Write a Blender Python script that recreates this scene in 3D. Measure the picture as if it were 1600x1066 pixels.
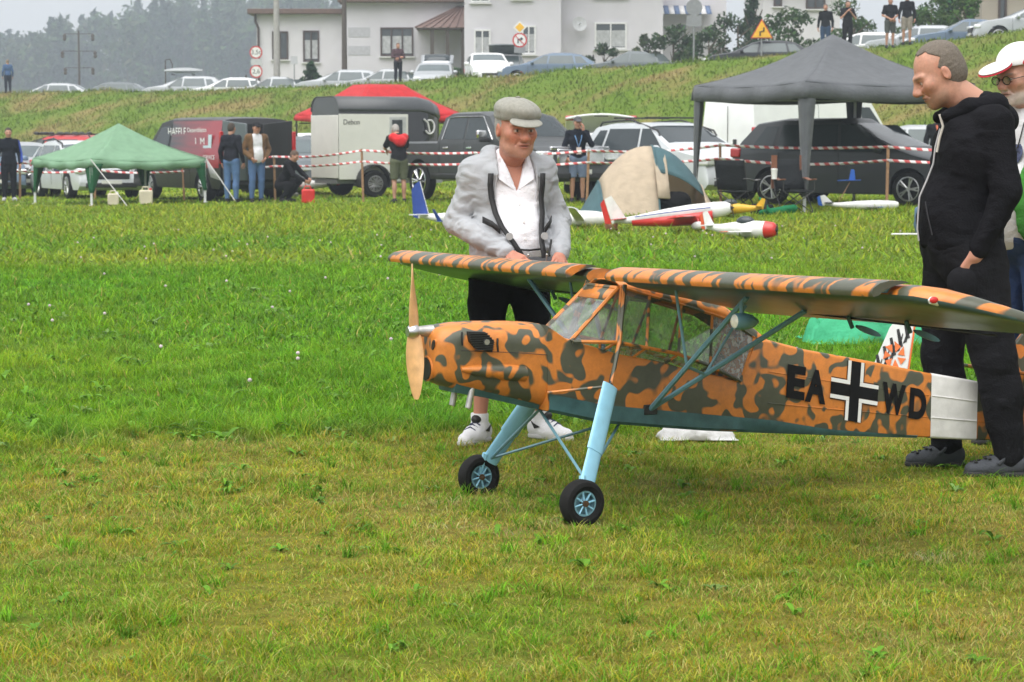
import bpy, bmesh, math, random
import numpy as np
from mathutils import Vector, Matrix, Quaternion
R = math.radians
random.seed(7); rng = np.random.default_rng(7)
for o in list(bpy.data.objects): bpy.data.objects.remove(o)
scene = bpy.context.scene
COL = scene.collection

# ------------------------------------------------------------------ camera
F_PX, CAM_H, Y_HOR = 3600.0, 1.43, 219.0
PITCH = math.atan((533 - Y_HOR) / F_PX)
cam_data = bpy.data.cameras.new('camera'); cam = bpy.data.objects.new('camera', cam_data); COL.objects.link(cam)
cam.location = (0, 0, CAM_H); cam.rotation_euler = (math.pi/2 - PITCH, 0, 0)
cam_data.sensor_width = 36; cam_data.lens = 36 * F_PX / 1600
cam_data.clip_start = 0.1; cam_data.clip_end = 6000
cam_data.dof.use_dof = True; cam_data.dof.focus_distance = 9.2; cam_data.dof.aperture_fstop = 13
scene.camera = cam

# ------------------------------------------------------------------ sky, sun, exposure (overcast)
SUN_EL, SUN_AZ = 64, 208         # the sun is behind the cloud, over the photographer's left shoulder
world = bpy.data.worlds.new('World'); scene.world = world; world.use_nodes = True
wn = world.node_tree.nodes; wl = world.node_tree.links
sky = wn.new('ShaderNodeTexSky'); sky.sky_type = 'NISHITA'; sky.sun_disc = False
sky.sun_elevation = R(SUN_EL); sky.sun_rotation = R(SUN_AZ); sky.air_density = 1.0; sky.dust_density = 6.0; sky.ozone_density = 1.0
hs = wn.new('ShaderNodeHueSaturation'); hs.inputs['Saturation'].default_value = 0.12
wl.new(sky.outputs[0], hs.inputs['Color'])
mx = wn.new('ShaderNodeMix'); mx.data_type = 'RGBA'; mx.inputs['Factor'].default_value = 0.88
wl.new(hs.outputs[0], mx.inputs['A']); mx.inputs['B'].default_value = (2.80, 2.86, 2.93, 1)     # even grey cloud cover
bgn = wn['Background']; bgn.inputs['Strength'].default_value = 0.12
wl.new(mx.outputs['Result'], bgn.inputs['Color'])
sd = bpy.data.lights.new('sun', 'SUN'); so = bpy.data.objects.new('sun', sd); COL.objects.link(so)
sd.energy = 1.5; sd.angle = R(80); sd.color = (1.0, 0.97, 0.93)
so.rotation_euler = (R(90 - SUN_EL), 0, R(180 - SUN_AZ)); so.location = (0, 0, 30)
vs = scene.view_settings
vs.view_transform = 'Standard'; vs.look = 'None'; vs.gamma = 1.0; vs.use_curve_mapping = False; vs.exposure = 1.5
scene.cycles.use_denoising = True; scene.cycles.max_bounces = 6; scene.cycles.volume_bounces = 0
scene.cycles.transparent_max_bounces = 12; scene.cycles.use_adaptive_sampling = True; scene.cycles.adaptive_threshold = 0.02
scene.render.film_transparent = False

# ------------------------------------------------------------------ helpers
def ray(px, py):
    u = (px-800)/F_PX; v = (533-py)/F_PX; c, s = math.cos(PITCH), math.sin(PITCH)
    return Vector((u, c+v*s, -s+v*c))
def at(px, py, D):                              # point of the place seen at a pixel, D metres away
    r = ray(px, py); return Vector((0, 0, CAM_H)) + r*(D/r.y)
def sstep(a, b, x):
    t = np.clip((np.asarray(x, float)-a)/(b-a), 0, 1); return t*t*(3-2*t)

MATS = {}
def nnode(nt, t, **kw):
    n = nt.nodes.new(t)
    for k, v in kw.items():
        if hasattr(n, k): setattr(n, k, v)
        else: n.inputs[k].default_value = v
    return n
def mat(name, col, rough=.5, metal=0., var=.12, scale=9., bump=0., bscale=60., coat=0., spec=.5, trans=0., alpha=1., sheen=0.):
    if name in MATS: return MATS[name]
    m = bpy.data.materials.new(name); m.use_nodes = True; nt = m.node_tree; b = nt.nodes['Principled BSDF']
    b.inputs['Roughness'].default_value = rough; b.inputs['Metallic'].default_value = metal
    b.inputs['Coat Weight'].default_value = coat; b.inputs['Specular IOR Level'].default_value = spec
    b.inputs['Transmission Weight'].default_value = trans; b.inputs['Alpha'].default_value = alpha
    b.inputs['Sheen Weight'].default_value = sheen
    tc = nnode(nt, 'ShaderNodeTexCoord'); nz = nnode(nt, 'ShaderNodeTexNoise'); nz.inputs['Scale'].default_value = scale; nz.inputs['Detail'].default_value = 5
    nt.links.new(tc.outputs['Object'], nz.inputs['Vector'])
    mr = nnode(nt, 'ShaderNodeMapRange'); mr.inputs[1].default_value = .25; mr.inputs[2].default_value = .75; mr.inputs[3].default_value = 1-var; mr.inputs[4].default_value = 1+var
    nt.links.new(nz.outputs['Fac'], mr.inputs[0])
    mu = nnode(nt, 'ShaderNodeVectorMath', operation='SCALE'); mu.inputs[0].default_value = col[:3]
    nt.links.new(mr.outputs[0], mu.inputs['Scale']); nt.links.new(mu.outputs[0], b.inputs['Base Color'])
    if bump:
        n2 = nnode(nt, 'ShaderNodeTexNoise'); n2.inputs['Scale'].default_value = bscale; n2.inputs['Detail'].default_value = 4
        nt.links.new(tc.outputs['Object'], n2.inputs['Vector'])
        bp = nnode(nt, 'ShaderNodeBump'); bp.inputs['Strength'].default_value = bump; bp.inputs['Distance'].default_value = .02
        nt.links.new(n2.outputs['Fac'], bp.inputs['Height']); nt.links.new(bp.outputs[0], b.inputs['Normal'])
    MATS[name] = m; return m
def srgb(r, g, b):
    f = lambda c: (c/255/12.92) if c/255 <= .04045 else ((c/255+.055)/1.055)**2.4
    return (f(r), f(g), f(b))
def mat_attr(name, rough=.6, attr='col', bump=0., bscale=60., sss=0., trans=0.):
    if name in MATS: return MATS[name]
    m = bpy.data.materials.new(name); m.use_nodes = True; nt = m.node_tree; b = nt.nodes['Principled BSDF']
    b.inputs['Roughness'].default_value = rough; b.inputs['Specular IOR Level'].default_value = .12 if trans else .4
    a = nnode(nt, 'ShaderNodeAttribute', attribute_name=attr); nt.links.new(a.outputs['Color'], b.inputs['Base Color'])
    if sss: b.inputs['Subsurface Weight'].default_value = sss; b.inputs['Subsurface Radius'].default_value = (.012, .004, .002); b.inputs['Subsurface Scale'].default_value = 1.
    if bump:
        tc = nnode(nt, 'ShaderNodeTexCoord'); n2 = nnode(nt, 'ShaderNodeTexNoise'); n2.inputs['Scale'].default_value = bscale; n2.inputs['Detail'].default_value = 4
        nt.links.new(tc.outputs['Object'], n2.inputs['Vector'])
        bp = nnode(nt, 'ShaderNodeBump'); bp.inputs['Strength'].default_value = bump; bp.inputs['Distance'].default_value = .01
        nt.links.new(n2.outputs['Fac'], bp.inputs['Height']); nt.links.new(bp.outputs[0], b.inputs['Normal'])
    if trans:
        tr = nnode(nt, 'ShaderNodeBsdfTranslucent'); nt.links.new(a.outputs['Color'], tr.inputs[0])
        ms = nnode(nt, 'ShaderNodeMixShader'); ms.inputs[0].default_value = trans
        nt.links.new(b.outputs[0], ms.inputs[1]); nt.links.new(tr.outputs[0], ms.inputs[2]); nt.links.new(ms.outputs[0], nt.nodes['Material Output'].inputs[0])
    MATS[name] = m; return m

def tag(o, label=None, cat=None, group=None, kind=None):
    if label: o['label'] = label
    if cat: o['category'] = cat
    if group: o['group'] = group
    if kind: o['kind'] = kind
    return o
def thing(name, label, cat, loc=(0,0,0), rz=0, group=None):
    o = bpy.data.objects.new(name, None); COL.objects.link(o); o.empty_display_size = .1
    o.location = loc; o.rotation_euler = (0, 0, rz); return tag(o, label, cat, group)
def link_mesh(name, me, m, parent=None, loc=None):
    o = bpy.data.objects.new(name, me); COL.objects.link(o)
    if m is not None: me.materials.append(m)
    if parent is not None: o.parent = parent
    if loc is not None: o.location = loc
    return o
def copy_tree(o, parent=None):
    c = o.copy(); COL.objects.link(c); c.parent = parent
    for ch in list(o.children): copy_tree(ch, c)
    return c

def basis(d):
    d = Vector(d).normalized(); a = Vector((0,0,1)) if abs(d.z) < .9 else Vector((1,0,0))
    x = a.cross(d).normalized(); y = d.cross(x); return x, y, d
class MB:
    def __init__(s): s.v = []; s.f = []
    def add(s, vs_, fs):
        n = len(s.v); s.v += [tuple(p) for p in vs_]; s.f += [tuple(i+n for i in f) for f in fs]; return s
    def box(s, c, sz, M=None, rz=0):
        x, y, z = sz[0]/2, sz[1]/2, sz[2]/2
        P = [Vector(p) for p in ((-x,-y,-z),(x,-y,-z),(x,y,-z),(-x,y,-z),(-x,-y,z),(x,-y,z),(x,y,z),(-x,y,z))]
        if rz: M = Matrix.Rotation(rz, 3, 'Z')
        if M is not None: P = [M @ p for p in P]
        return s.add([p+Vector(c) for p in P], [(0,3,2,1),(4,5,6,7),(0,1,5,4),(1,2,6,5),(2,3,7,6),(3,0,4,7)])
    def cyl(s, a, b, r0, r1=None, n=12, cap=True):
        a, b = Vector(a), Vector(b); r1 = r0 if r1 is None else r1
        return s.loft([s.ring(a, b-a, r0, n), s.ring(b, b-a, r1, n)], cap)
    @staticmethod
    def ring(c, d, r, n, ry=None, rot=0):
        x, y, _ = basis(d); ry = r if ry is None else ry
        return [Vector(c) + x*(r*math.cos(2*math.pi*i/n+rot)) + y*(ry*math.sin(2*math.pi*i/n+rot)) for i in range(n)]
    def loft(s, rings, cap=True, closed=True):
        n = len(rings[0]); V_ = [p for r in rings for p in r]; f = []
        for k in range(len(rings)-1):
            for i in range(n if closed else n-1):
                j = (i+1) % n; f.append((k*n+i, k*n+j, (k+1)*n+j, (k+1)*n+i))
        if cap: f.append(tuple(range(n-1, -1, -1))); f.append(tuple((len(rings)-1)*n+i for i in range(n)))
        return s.add(V_, f)
    def tube(s, pts, r, n=8, cap=True):
        pts = [Vector(p) for p in pts]; rings = []; rr = r if hasattr(r, '__len__') else [r]*len(pts)
        px_ = None
        for i, p in enumerate(pts):
            d = (pts[min(i+1, len(pts)-1)] - pts[max(i-1, 0)]).normalized()
            if px_ is None: x, y, _ = basis(d)
            else:
                x = (px_ - d*px_.dot(d)).normalized(); y = d.cross(x)
            px_ = x
            rings.append([p + x*(rr[i]*math.cos(2*math.pi*k/n)) + y*(rr[i]*math.sin(2*math.pi*k/n)) for k in range(n)])
        return s.loft(rings, cap)
    def lathe(s, prof, c, d, n=24, cap=True):
        c = Vector(c); dd = Vector(d).normalized()
        return s.loft([s.ring(c+dd*h, dd, max(r, 1e-4), n) for h, r in prof], cap)
    def prism(s, pts, off):
        off = Vector(off); n = len(pts); P = [Vector(p) for p in pts]
        return s.add(P + [p+off for p in P], [tuple(range(n-1,-1,-1)), tuple(range(n, 2*n))] + [(i, (i+1)%n, n+(i+1)%n, n+i) for i in range(n)])
    def ell(s, c, r, n=16, m=10):
        c = Vector(c); V_ = []; f = []
        for j in range(m+1):
            t = math.pi*j/m
            for i in range(n):
                a = 2*math.pi*i/n; V_.append(c + Vector((r[0]*math.sin(t)*math.cos(a), r[1]*math.sin(t)*math.sin(a), r[2]*math.cos(t))))
        for j in range(m):
            for i in range(n): f.append((j*n+i, (j+1)*n+i, (j+1)*n+(i+1)%n, j*n+(i+1)%n))
        return s.add(V_, f)
    def grid(s, P):                              # P[i][j] points
        a, b = len(P), len(P[0])
        return s.add([p for r in P for p in r], [(i*b+j, i*b+j+1, (i+1)*b+j+1, (i+1)*b+j) for i in range(a-1) for j in range(b-1)])
    def mesh(s, name, ang=35, weld=True):
        me = bpy.data.meshes.new(name); me.from_pydata(s.v, [], s.f)
        bm = bmesh.new(); bm.from_mesh(me)
        if weld: bmesh.ops.remove_doubles(bm, verts=bm.verts, dist=1e-5)
        bmesh.ops.recalc_face_normals(bm, faces=bm.faces); bm.to_mesh(me); bm.free()
        me.shade_smooth(); me.set_sharp_from_angle(angle=R(ang)); return me
    def build(s, name, m, parent=None, ang=35, bevel=0, thick=0, sub=0, loc=None):
        o = link_mesh(name, s.mesh(name, ang), m, parent, loc)
        if thick: md = o.modifiers.new('solid', 'SOLIDIFY'); md.thickness = thick; md.offset = 0
        if bevel: md = o.modifiers.new('bevel', 'BEVEL'); md.width = bevel; md.segments = 2; md.limit_method = 'ANGLE'; md.angle_limit = R(40)
        if sub: md = o.modifiers.new('sub', 'SUBSURF'); md.levels = sub; md.render_levels = sub
        return o
def text_mesh(txt, size, extrude=0.0, offset=0.0):
    cu = bpy.data.curves.new('t', 'FONT'); cu.body = txt; cu.size = size; cu.extrude = extrude; cu.offset = offset; cu.align_x = 'CENTER'; cu.align_y = 'CENTER'
    o = bpy.data.objects.new('t', cu); COL.objects.link(o); dg = bpy.context.evaluated_depsgraph_get()
    me = bpy.data.meshes.new_from_object(o.evaluated_get(dg)); bpy.data.objects.remove(o); bpy.data.curves.remove(cu); return me
def text(txt, size, m, parent, M, name='lettering', sx=1.0, bold=0):
    me = text_mesh(txt, size, .001 if not bold else .001)
    me.materials.clear()
    me.transform(M @ Matrix.Diagonal((sx, 1, 1, 1)))
    return link_mesh(name, me, m, parent)
def frame_M(o, x, y):                            # matrix with axes x (text right), y (text up)
    x = Vector(x).normalized(); z = x.cross(Vector(y)).normalized(); y = z.cross(x)
    M = Matrix((x, y, z)).transposed().to_4x4(); M.translation = Vector(o); return M

# value noise for shapes
def vnoise(p, seed=0):
    p = np.asarray(p, float); i = np.floor(p).astype(np.int64); f = p-i; f = f*f*(3-2*f); out = 0
    def hsh(a, b, c):
        n = (a*374761393 + b*668265263 + c*2147483647 + seed*974711) & 0xffffffff
        n = ((n ^ (n >> 13))*1274126177) & 0xffffffff; return ((n ^ (n >> 16)) & 0xffff)/65535.
    for dx in (0,1):
        for dy in (0,1):
            for dz in (0,1):
                w = (f[...,0] if dx else 1-f[...,0])*(f[...,1] if dy else 1-f[...,1])*(f[...,2] if dz else 1-f[...,2])
                out = out + w*hsh(i[...,0]+dx, i[...,1]+dy, i[...,2]+dz)
    return out
def n2(x, y, s=1., seed=0): return vnoise(np.stack([np.asarray(x)*s, np.asarray(y)*s, np.zeros_like(np.asarray(x)*1.)+.37], -1), seed)
# ------------------------------------------------------------------ terrain
CX = [-400, -60, -26.6, -11.8, -5.6, 0, 5.08, 9.7, 13.9, 17.8, 24, 60, 400]
CZ = [3.7, 3.75, 3.76, 3.77, 3.87, 4.12, 4.33, 4.63, 4.85, 5.25, 5.6, 6.5, 7]
def crest_y(x): return np.clip(96 - .89*np.asarray(x, float), 60, 150)
def gz(x, y):
    x = np.asarray(x, float); y = np.asarray(y, float)
    z = sstep(15, 44, y)*(.1 + .013*np.clip(x, -25, 25))
    cy = crest_y(x); cz = np.interp(x, CX, CZ)
    up = np.clip((y - (cy-15))/15, 0, 1); up = up*up*(3-2*up)*.35 + up*.65
    dn = sstep(cy+.5, cy+5, y)*(.72 - .35*np.exp(-((x+1)/5.)**2))
    rough = (n2(x, y, .35, 3)-.5)*.25*sstep(cy-16, cy-12, y)*(1-sstep(cy, cy+3, y))
    und = (n2(x, y, .5, 9)-.5)*.035*sstep(11, 16, y)
    return z + (cz-z)*up - dn + rough + und
def G(x, y): return float(gz(x, y))
def gp(px, D, dz=0):                            # ground point under pixel column px at distance D
    x = (px-800)/F_PX*D*1.0; return Vector((x, D, G(x, D)+dz))

def edge_y(x): return 11.35 + .28*np.asarray(x, float) + (n2(np.asarray(x, float), np.zeros_like(np.asarray(x, float)), .7, 4)-.5)*.9 + (n2(np.asarray(x, float), np.zeros_like(np.asarray(x, float)), 4.1, 6)-.5)*.55   # mown strip ends here

def grass_ground():
    m = bpy.data.materials.new('field_grass_base'); m.use_nodes = True; nt = m.node_tree; b = nt.nodes['Principled BSDF']; b.inputs['Roughness'].default_value = .9; b.inputs['Specular IOR Level'].default_value = .15
    at_ = nnode(nt, 'ShaderNodeAttribute', attribute_name='col')
    tc = nnode(nt, 'ShaderNodeTexCoord'); L = nt.links
    def noise(s, d=6):
        n = nnode(nt, 'ShaderNodeTexNoise'); n.inputs['Scale'].default_value = s; n.inputs['Detail'].default_value = d; n.inputs['Roughness'].default_value = .7
        L.new(tc.outputs['Object'], n.inputs['Vector']); return n
    a = noise(14.); mr = nnode(nt, 'ShaderNodeMapRange'); mr.inputs[1].default_value = .3; mr.inputs[2].default_value = .7; mr.inputs[3].default_value = .55; mr.inputs[4].default_value = 1.45
    L.new(a.outputs['Fac'], mr.inputs[0])
    mu = nnode(nt, 'ShaderNodeVectorMath', operation='SCALE'); L.new(at_.outputs['Color'], mu.inputs[0]); L.new(mr.outputs[0], mu.inputs['Scale']); L.new(mu.outputs[0], b.inputs['Base Color'])
    bp = nnode(nt, 'ShaderNodeBump'); bp.inputs['Strength'].default_value = .8; bp.inputs['Distance'].default_value = .06
    n3 = noise(9., 8); L.new(n3.outputs['Fac'], bp.inputs['Height']); L.new(bp.outputs[0], b.inputs['Normal'])
    return m
LUSH = np.array([.125, .295, .014]); LUSH2 = np.array([.185, .32, .018]); MOWN = np.array([.33, .315, .036]); STRAW = np.array([.50, .36, .11]); DARKG = np.array([.06, .13, .016])
def zone_col(x, y):
    """base colour of the turf by place: mown strip, lush meadow, rough bank"""
    x = np.asarray(x, float); y = np.asarray(y, float)
    lush = sstep(-.3, .3, y - edge_y(x) + (n2(x, y, 5., 61)-.5)*.9); cy = crest_y(x); bank = sstep(cy-17, cy-13, y)
    a = n2(x, y, .9, 1); b_ = n2(x, y, 3.1, 2); c = n2(x, y, .22, 5)
    mown = MOWN + (STRAW-MOWN)*(sstep(.35, .9, .55*a+.45*b_))[..., None]*.75; mown = mown + (LUSH-mown)*(sstep(.52, .85, n2(x, y, 1.6, 8)))[..., None]*.6
    lu = LUSH + (LUSH2-LUSH)*sstep(.3, .7, c)[..., None]; lu = lu + (MOWN-lu)*(sstep(.55, .9, n2(x, y, .25, 11))*sstep(16, 28, y)*.35)[..., None]
    far = sstep(22, 40, y)[..., None]*.35; lu = lu*(1-far) + (MOWN*.95)*far
    bk = np.array([.115, .19, .016]) + (np.array([.26, .20, .075])-np.array([.115, .19, .016]))*(sstep(.38, .8, .6*n2(x, y*1.6, .5, 21)+.4*n2(x, y*1.6, 2.2, 22)))[..., None]
    o = mown*(1-lush)[..., None] + lu*lush[..., None]
    return o*(1-bank)[..., None] + bk*bank[..., None]
def set_col(me, cols, dom='POINT'):
    c = np.ones((len(cols), 4), np.float32); c[:, :3] = cols
    a = me.color_attributes.new('col', 'FLOAT_COLOR', dom); a.data.foreach_set('color', c.ravel())
def quick_mesh(name, V_, tris, smooth=True):
    me = bpy.data.meshes.new(name); V_ = np.asarray(V_, np.float32); T = np.asarray(tris, np.int32); k = T.shape[1]
    me.vertices.add(len(V_)); me.vertices.foreach_set('co', V_.ravel())
    me.loops.add(T.size); me.loops.foreach_set('vertex_index', T.ravel()); me.polygons.add(len(T))
    me.polygons.foreach_set('loop_start', np.arange(0, T.size, k, dtype=np.int32)); me.polygons.foreach_set('loop_total', np.full(len(T), k, np.int32))
    me.update(calc_edges=True); me.validate()
    if smooth: me.shade_smooth()
    return me
def grid_axis(lo, hi, fine_lo, fine_hi, step, n_out):
    a = np.arange(fine_lo, fine_hi+1e-6, step)
    l = fine_lo - np.geomspace(step, fine_lo-lo, n_out)[::-1] if lo < fine_lo else []
    h = fine_hi + np.geomspace(step, hi-fine_hi, n_out)
    return np.concatenate([l, a, h])
def make_ground():
    xs = grid_axis(-900, 900, -34, 34, .5, 22); ys = np.concatenate([np.arange(-6, 20, .4), np.arange(20, 60, .8), np.arange(60, 130, .5), 130+np.geomspace(.5, 1500, 26)])
    X, Y = np.meshgrid(xs, ys, indexing='ij'); Z = gz(X, Y); nx, ny = X.shape
    V_ = np.stack([X, Y, Z], -1).reshape(-1, 3); I = np.arange(nx*ny).reshape(nx, ny)
    q = np.stack([I[:-1,:-1], I[1:,:-1], I[1:,1:], I[:-1,1:]], -1).reshape(-1, 4)
    me = quick_mesh('ground', V_, q); set_col(me, zone_col(V_[:,0], V_[:,1])*np.where(V_[:,1] < 60, .5, .85)[:, None])  # near ground colour darkened: painted shade in the gaps between blades
    return tag(link_mesh('ground', me, grass_ground()), kind='structure')
make_ground()

# ------------------------------------------------------------------ grass blades
def blades(P, h, w, lean, cols, seg, tipc=1.25):
    """P (n,3) roots; returns V, T(quads/tris as tris), per-vertex colour. seg segments, tapered, bent."""
    n = len(P); a = rng.uniform(0, 2*np.pi, n); la = rng.uniform(0, 2*np.pi, n)
    sx, sy = np.cos(a), np.sin(a); lx, ly = np.cos(la)*lean, np.sin(la)*lean
    rows = []; cl = []
    for k in range(seg+1):
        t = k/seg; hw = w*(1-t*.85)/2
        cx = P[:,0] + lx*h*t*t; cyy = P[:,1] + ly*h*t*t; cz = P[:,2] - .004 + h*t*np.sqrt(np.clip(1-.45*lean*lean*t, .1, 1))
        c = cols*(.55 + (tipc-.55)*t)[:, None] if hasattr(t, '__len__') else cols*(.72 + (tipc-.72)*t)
        if k < seg:
            rows += [np.stack([cx-sx*hw, cyy-sy*hw, cz], -1), np.stack([cx+sx*hw, cyy+sy*hw, cz], -1)]; cl += [c, c]
        else: rows.append(np.stack([cx, cyy, cz], -1)); cl.append(c)
    m = len(rows); V_ = np.stack(rows, 1).reshape(-1, 3); C = np.stack(cl, 1).reshape(-1, 3); base = np.arange(n)*m; T = []
    for k in range(seg-1):
        b = 2*k; T += [np.stack([base+b, base+b+1, base+b+3], -1), np.stack([base+b, base+b+3, base+b+2], -1)]
    b = 2*(seg-1); T.append(np.stack([base+b, base+b+1, base+b+2], -1))
    return V_, np.concatenate(T), C
def scatter(y0, y1, dens, margin=1.6):
    A = .46; n = int(dens*((A/2)*(y1*y1-y0*y0)*1.0 + 2*margin*(y1-y0))); y = np.sqrt(rng.uniform(y0*y0, y1*y1, n))
    x = (rng.uniform(-.5, .5, n))*(A*y + 2*margin); return x, y
FASTGRASS = False
def make_grass():
    VV, TT, CC = [], [], []; off = 0
    def put(r):
        nonlocal off
        VV.append(r[0]); TT.append(r[1]+off); CC.append(r[2]); off += len(r[0])
    def bands(y0, y1, dens, hl, hm, w, seg):
        x, y = scatter(y0, y1, dens); n = len(x); lush = sstep(-.2, .2, y-edge_y(x) + (n2(x, y, 5., 61)-.5)*.9)
        keep = rng.random(n) < np.where(lush > .5, 1., .95); x, y, lush = x[keep], y[keep], lush[keep]; n = len(x)
        clump = .25 + 1.4*n2(x, y, 9., 31)**1.3; c2 = .6+.8*n2(x, y, 2.6, 33)
        edge_tall = 1 + .7*np.exp(-((y-edge_y(x)-.35)/.45)**2)
        h = (hm + (hl-hm)*lush)*clump*c2*rng.uniform(.5, 1.35, n)*np.where(lush > .5, edge_tall, 1)
        col = zone_col(x, y)*rng.uniform(.6, 1.5, n)[:, None]; hue = rng.normal(0, .14, n); col[:,0] *= 1+hue; col[:,2] *= rng.uniform(.6, 1.8, n)
        patch = (.58 + .84*n2(x, y, 13., 35))*(.66+.68*n2(x, y, 4., 36)); col *= patch[:, None]; col[:,0] *= .82+.36*n2(x, y, 6., 37); col[:,2] *= .5+1.3*n2(x, y, 7., 38)**2
        dry = rng.random(n) < np.where(lush > .5, .02, .2); col[dry] = STRAW*rng.uniform(.7, 1.5, (dry.sum(), 1))
        grn = (rng.random(n) < .32) & (lush < .5); col[grn] = LUSH*rng.uniform(.7, 1.5, (grn.sum(), 1))
        put(blades(np.stack([x, y, gz(x, y)], -1), h, w*rng.uniform(.6, 1.4, n), rng.uniform(.35, 1.45, n), col, seg))
    if FASTGRASS: return
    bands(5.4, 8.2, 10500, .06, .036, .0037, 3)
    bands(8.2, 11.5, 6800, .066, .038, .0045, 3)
    # tufts of longer fresh grass in the mown strip and along its edge
    for i in range(420):
        y0 = math.sqrt(random.uniform(5.6**2, 13**2)); x0 = random.uniform(-.5, .5)*(.46*y0+2); n = random.randint(14, 34); rr_ = random.uniform(.02, .07); a_ = rng.uniform(0, 6.28, n); q = rng.random(n)**.5*rr_
        P = np.stack([x0+np.cos(a_)*q, y0+np.sin(a_)*q, np.full(n, 0.)], -1); P[:,2] = gz(P[:,0], P[:,1]); c0 = (LUSH if random.random() < .7 else LUSH2)*random.uniform(.7, 1.35); put(blades(P, rng.uniform(.035, .085, n), np.full(n, .0055), rng.uniform(.3, 1.5, n), c0*rng.uniform(.6, 1.4, (n, 1)), 3))
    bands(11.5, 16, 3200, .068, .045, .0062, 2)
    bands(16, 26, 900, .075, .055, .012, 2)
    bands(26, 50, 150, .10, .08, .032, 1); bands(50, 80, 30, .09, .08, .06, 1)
    V_ = np.concatenate(VV); T = np.concatenate(TT); C = np.concatenate(CC)
    me = quick_mesh('grass', V_, T, False); set_col(me, np.clip(C, .003, .5))
    o = link_mesh('meadow_grass', me, mat_attr('grass_blade', .55, trans=.3)); tag(o, 'short green and straw coloured grass covering the field', 'grass', kind='stuff')
    # rough tussocks on the bank
    n = 42000; x = rng.uniform(-30, 26, n); cy = crest_y(x); y = cy - 15 + 16.2*rng.random(n); col = zone_col(x, y)*rng.uniform(.7, 1.3, n)[:, None]
    cl = n2(x, y, .8, 41)
    r = blades(np.stack([x, y, gz(x, y)], -1), (.07+.24*cl)*rng.uniform(.5, 1.3, n), .042*rng.uniform(.6, 1.6, n), rng.uniform(.3, 1.3, n), col, 2)
    me = quick_mesh('bank_grass', r[0], r[1], False); set_col(me, np.clip(r[2], .003, .5))
    o = link_mesh('bank_grass', me, MATS['grass_blade']); tag(o, 'rough tufty grass on the road embankment', 'grass', kind='stuff')
make_grass()
def make_weeds():
    """broad leaves (dock, plantain, clover) among the grass, and clover heads"""
    VV, TT, CC = [], [], []; off = 0
    def leaf(p, d, ln, w, col, curl):
        nonlocal off
        s = np.array([-d[1], d[0], 0]); pts = []; prof = [.15, .75, 1, .8, .4, .02]
        for k, q in enumerate(prof):
            t = k/5; c = p + np.array([d[0]*ln*t, d[1]*ln*t, curl*ln*(t*1.1-t*t*.9)])
            pts += [c - s*w*q/2 + [0,0,.12*w*q], c, c + s*w*q/2 + [0,0,.12*w*q]]
        V_ = np.array(pts); f = []
        for k in range(5):
            for j in range(2): a = k*3+j; f += [(a, a+1, a+4), (a, a+4, a+3)]
        VV.append(V_); TT.append(np.array(f)+off); CC.append(np.tile(col, (18, 1))*rng.uniform(.85, 1.15, (18, 1))); off += 18
    n = 4200
    for i in range(n):
        y = math.sqrt(random.uniform(6*6, 22*22)); x = random.uniform(-.5, .5)*(.46*y+2)
        e = y - float(edge_y(x)); lush = e > 0
        if lush and random.random() > .16 + .84*math.exp(-((e-.3)/.8)**2): continue
        if not lush and random.random() > .22: continue
        p = np.array([x, y, G(x, y)+.0]); big = random.uniform(.6, 1.3)*(1. if lush else .6); kind = random.random()
        for k in range(random.randint(4, 8)):
            a = random.uniform(0, 6.28); col = np.array([.11, .25, .02])*random.uniform(.6, 1.3)
            if kind < .12: col = np.array([.16, .27, .07])*random.uniform(.7, 1.2)
            leaf(p, (math.cos(a), math.sin(a)), random.uniform(.05, .11)*big, random.uniform(.018, .04)*big, col, random.uniform(.5, 1.5))
    V_ = np.concatenate(VV); T = np.concatenate(TT); me = quick_mesh('weeds', V_, T); set_col(me, np.concatenate(CC))
    o = link_mesh('broadleaf_weeds', me, mat_attr('weed_leaf', .5, trans=.2)); tag(o, 'broad dock and plantain leaves among the grass', 'weeds', kind='stuff')
    b = MB()
    for i in range(90):
        y = math.sqrt(random.uniform(12.5**2, 34**2)); x = random.uniform(-.5, .5)*(.46*y+1); z = G(x, y)+random.uniform(.06, .1)
        b.ell((x, y, z), (.013, .013, .012), 6, 4)
    o = b.build('clover_heads', mat('clover_head', (.55, .45, .48), .8, var=.3)); tag(o, 'pale clover heads dotted through the meadow', 'clover', kind='stuff')
make_weeds()
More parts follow.
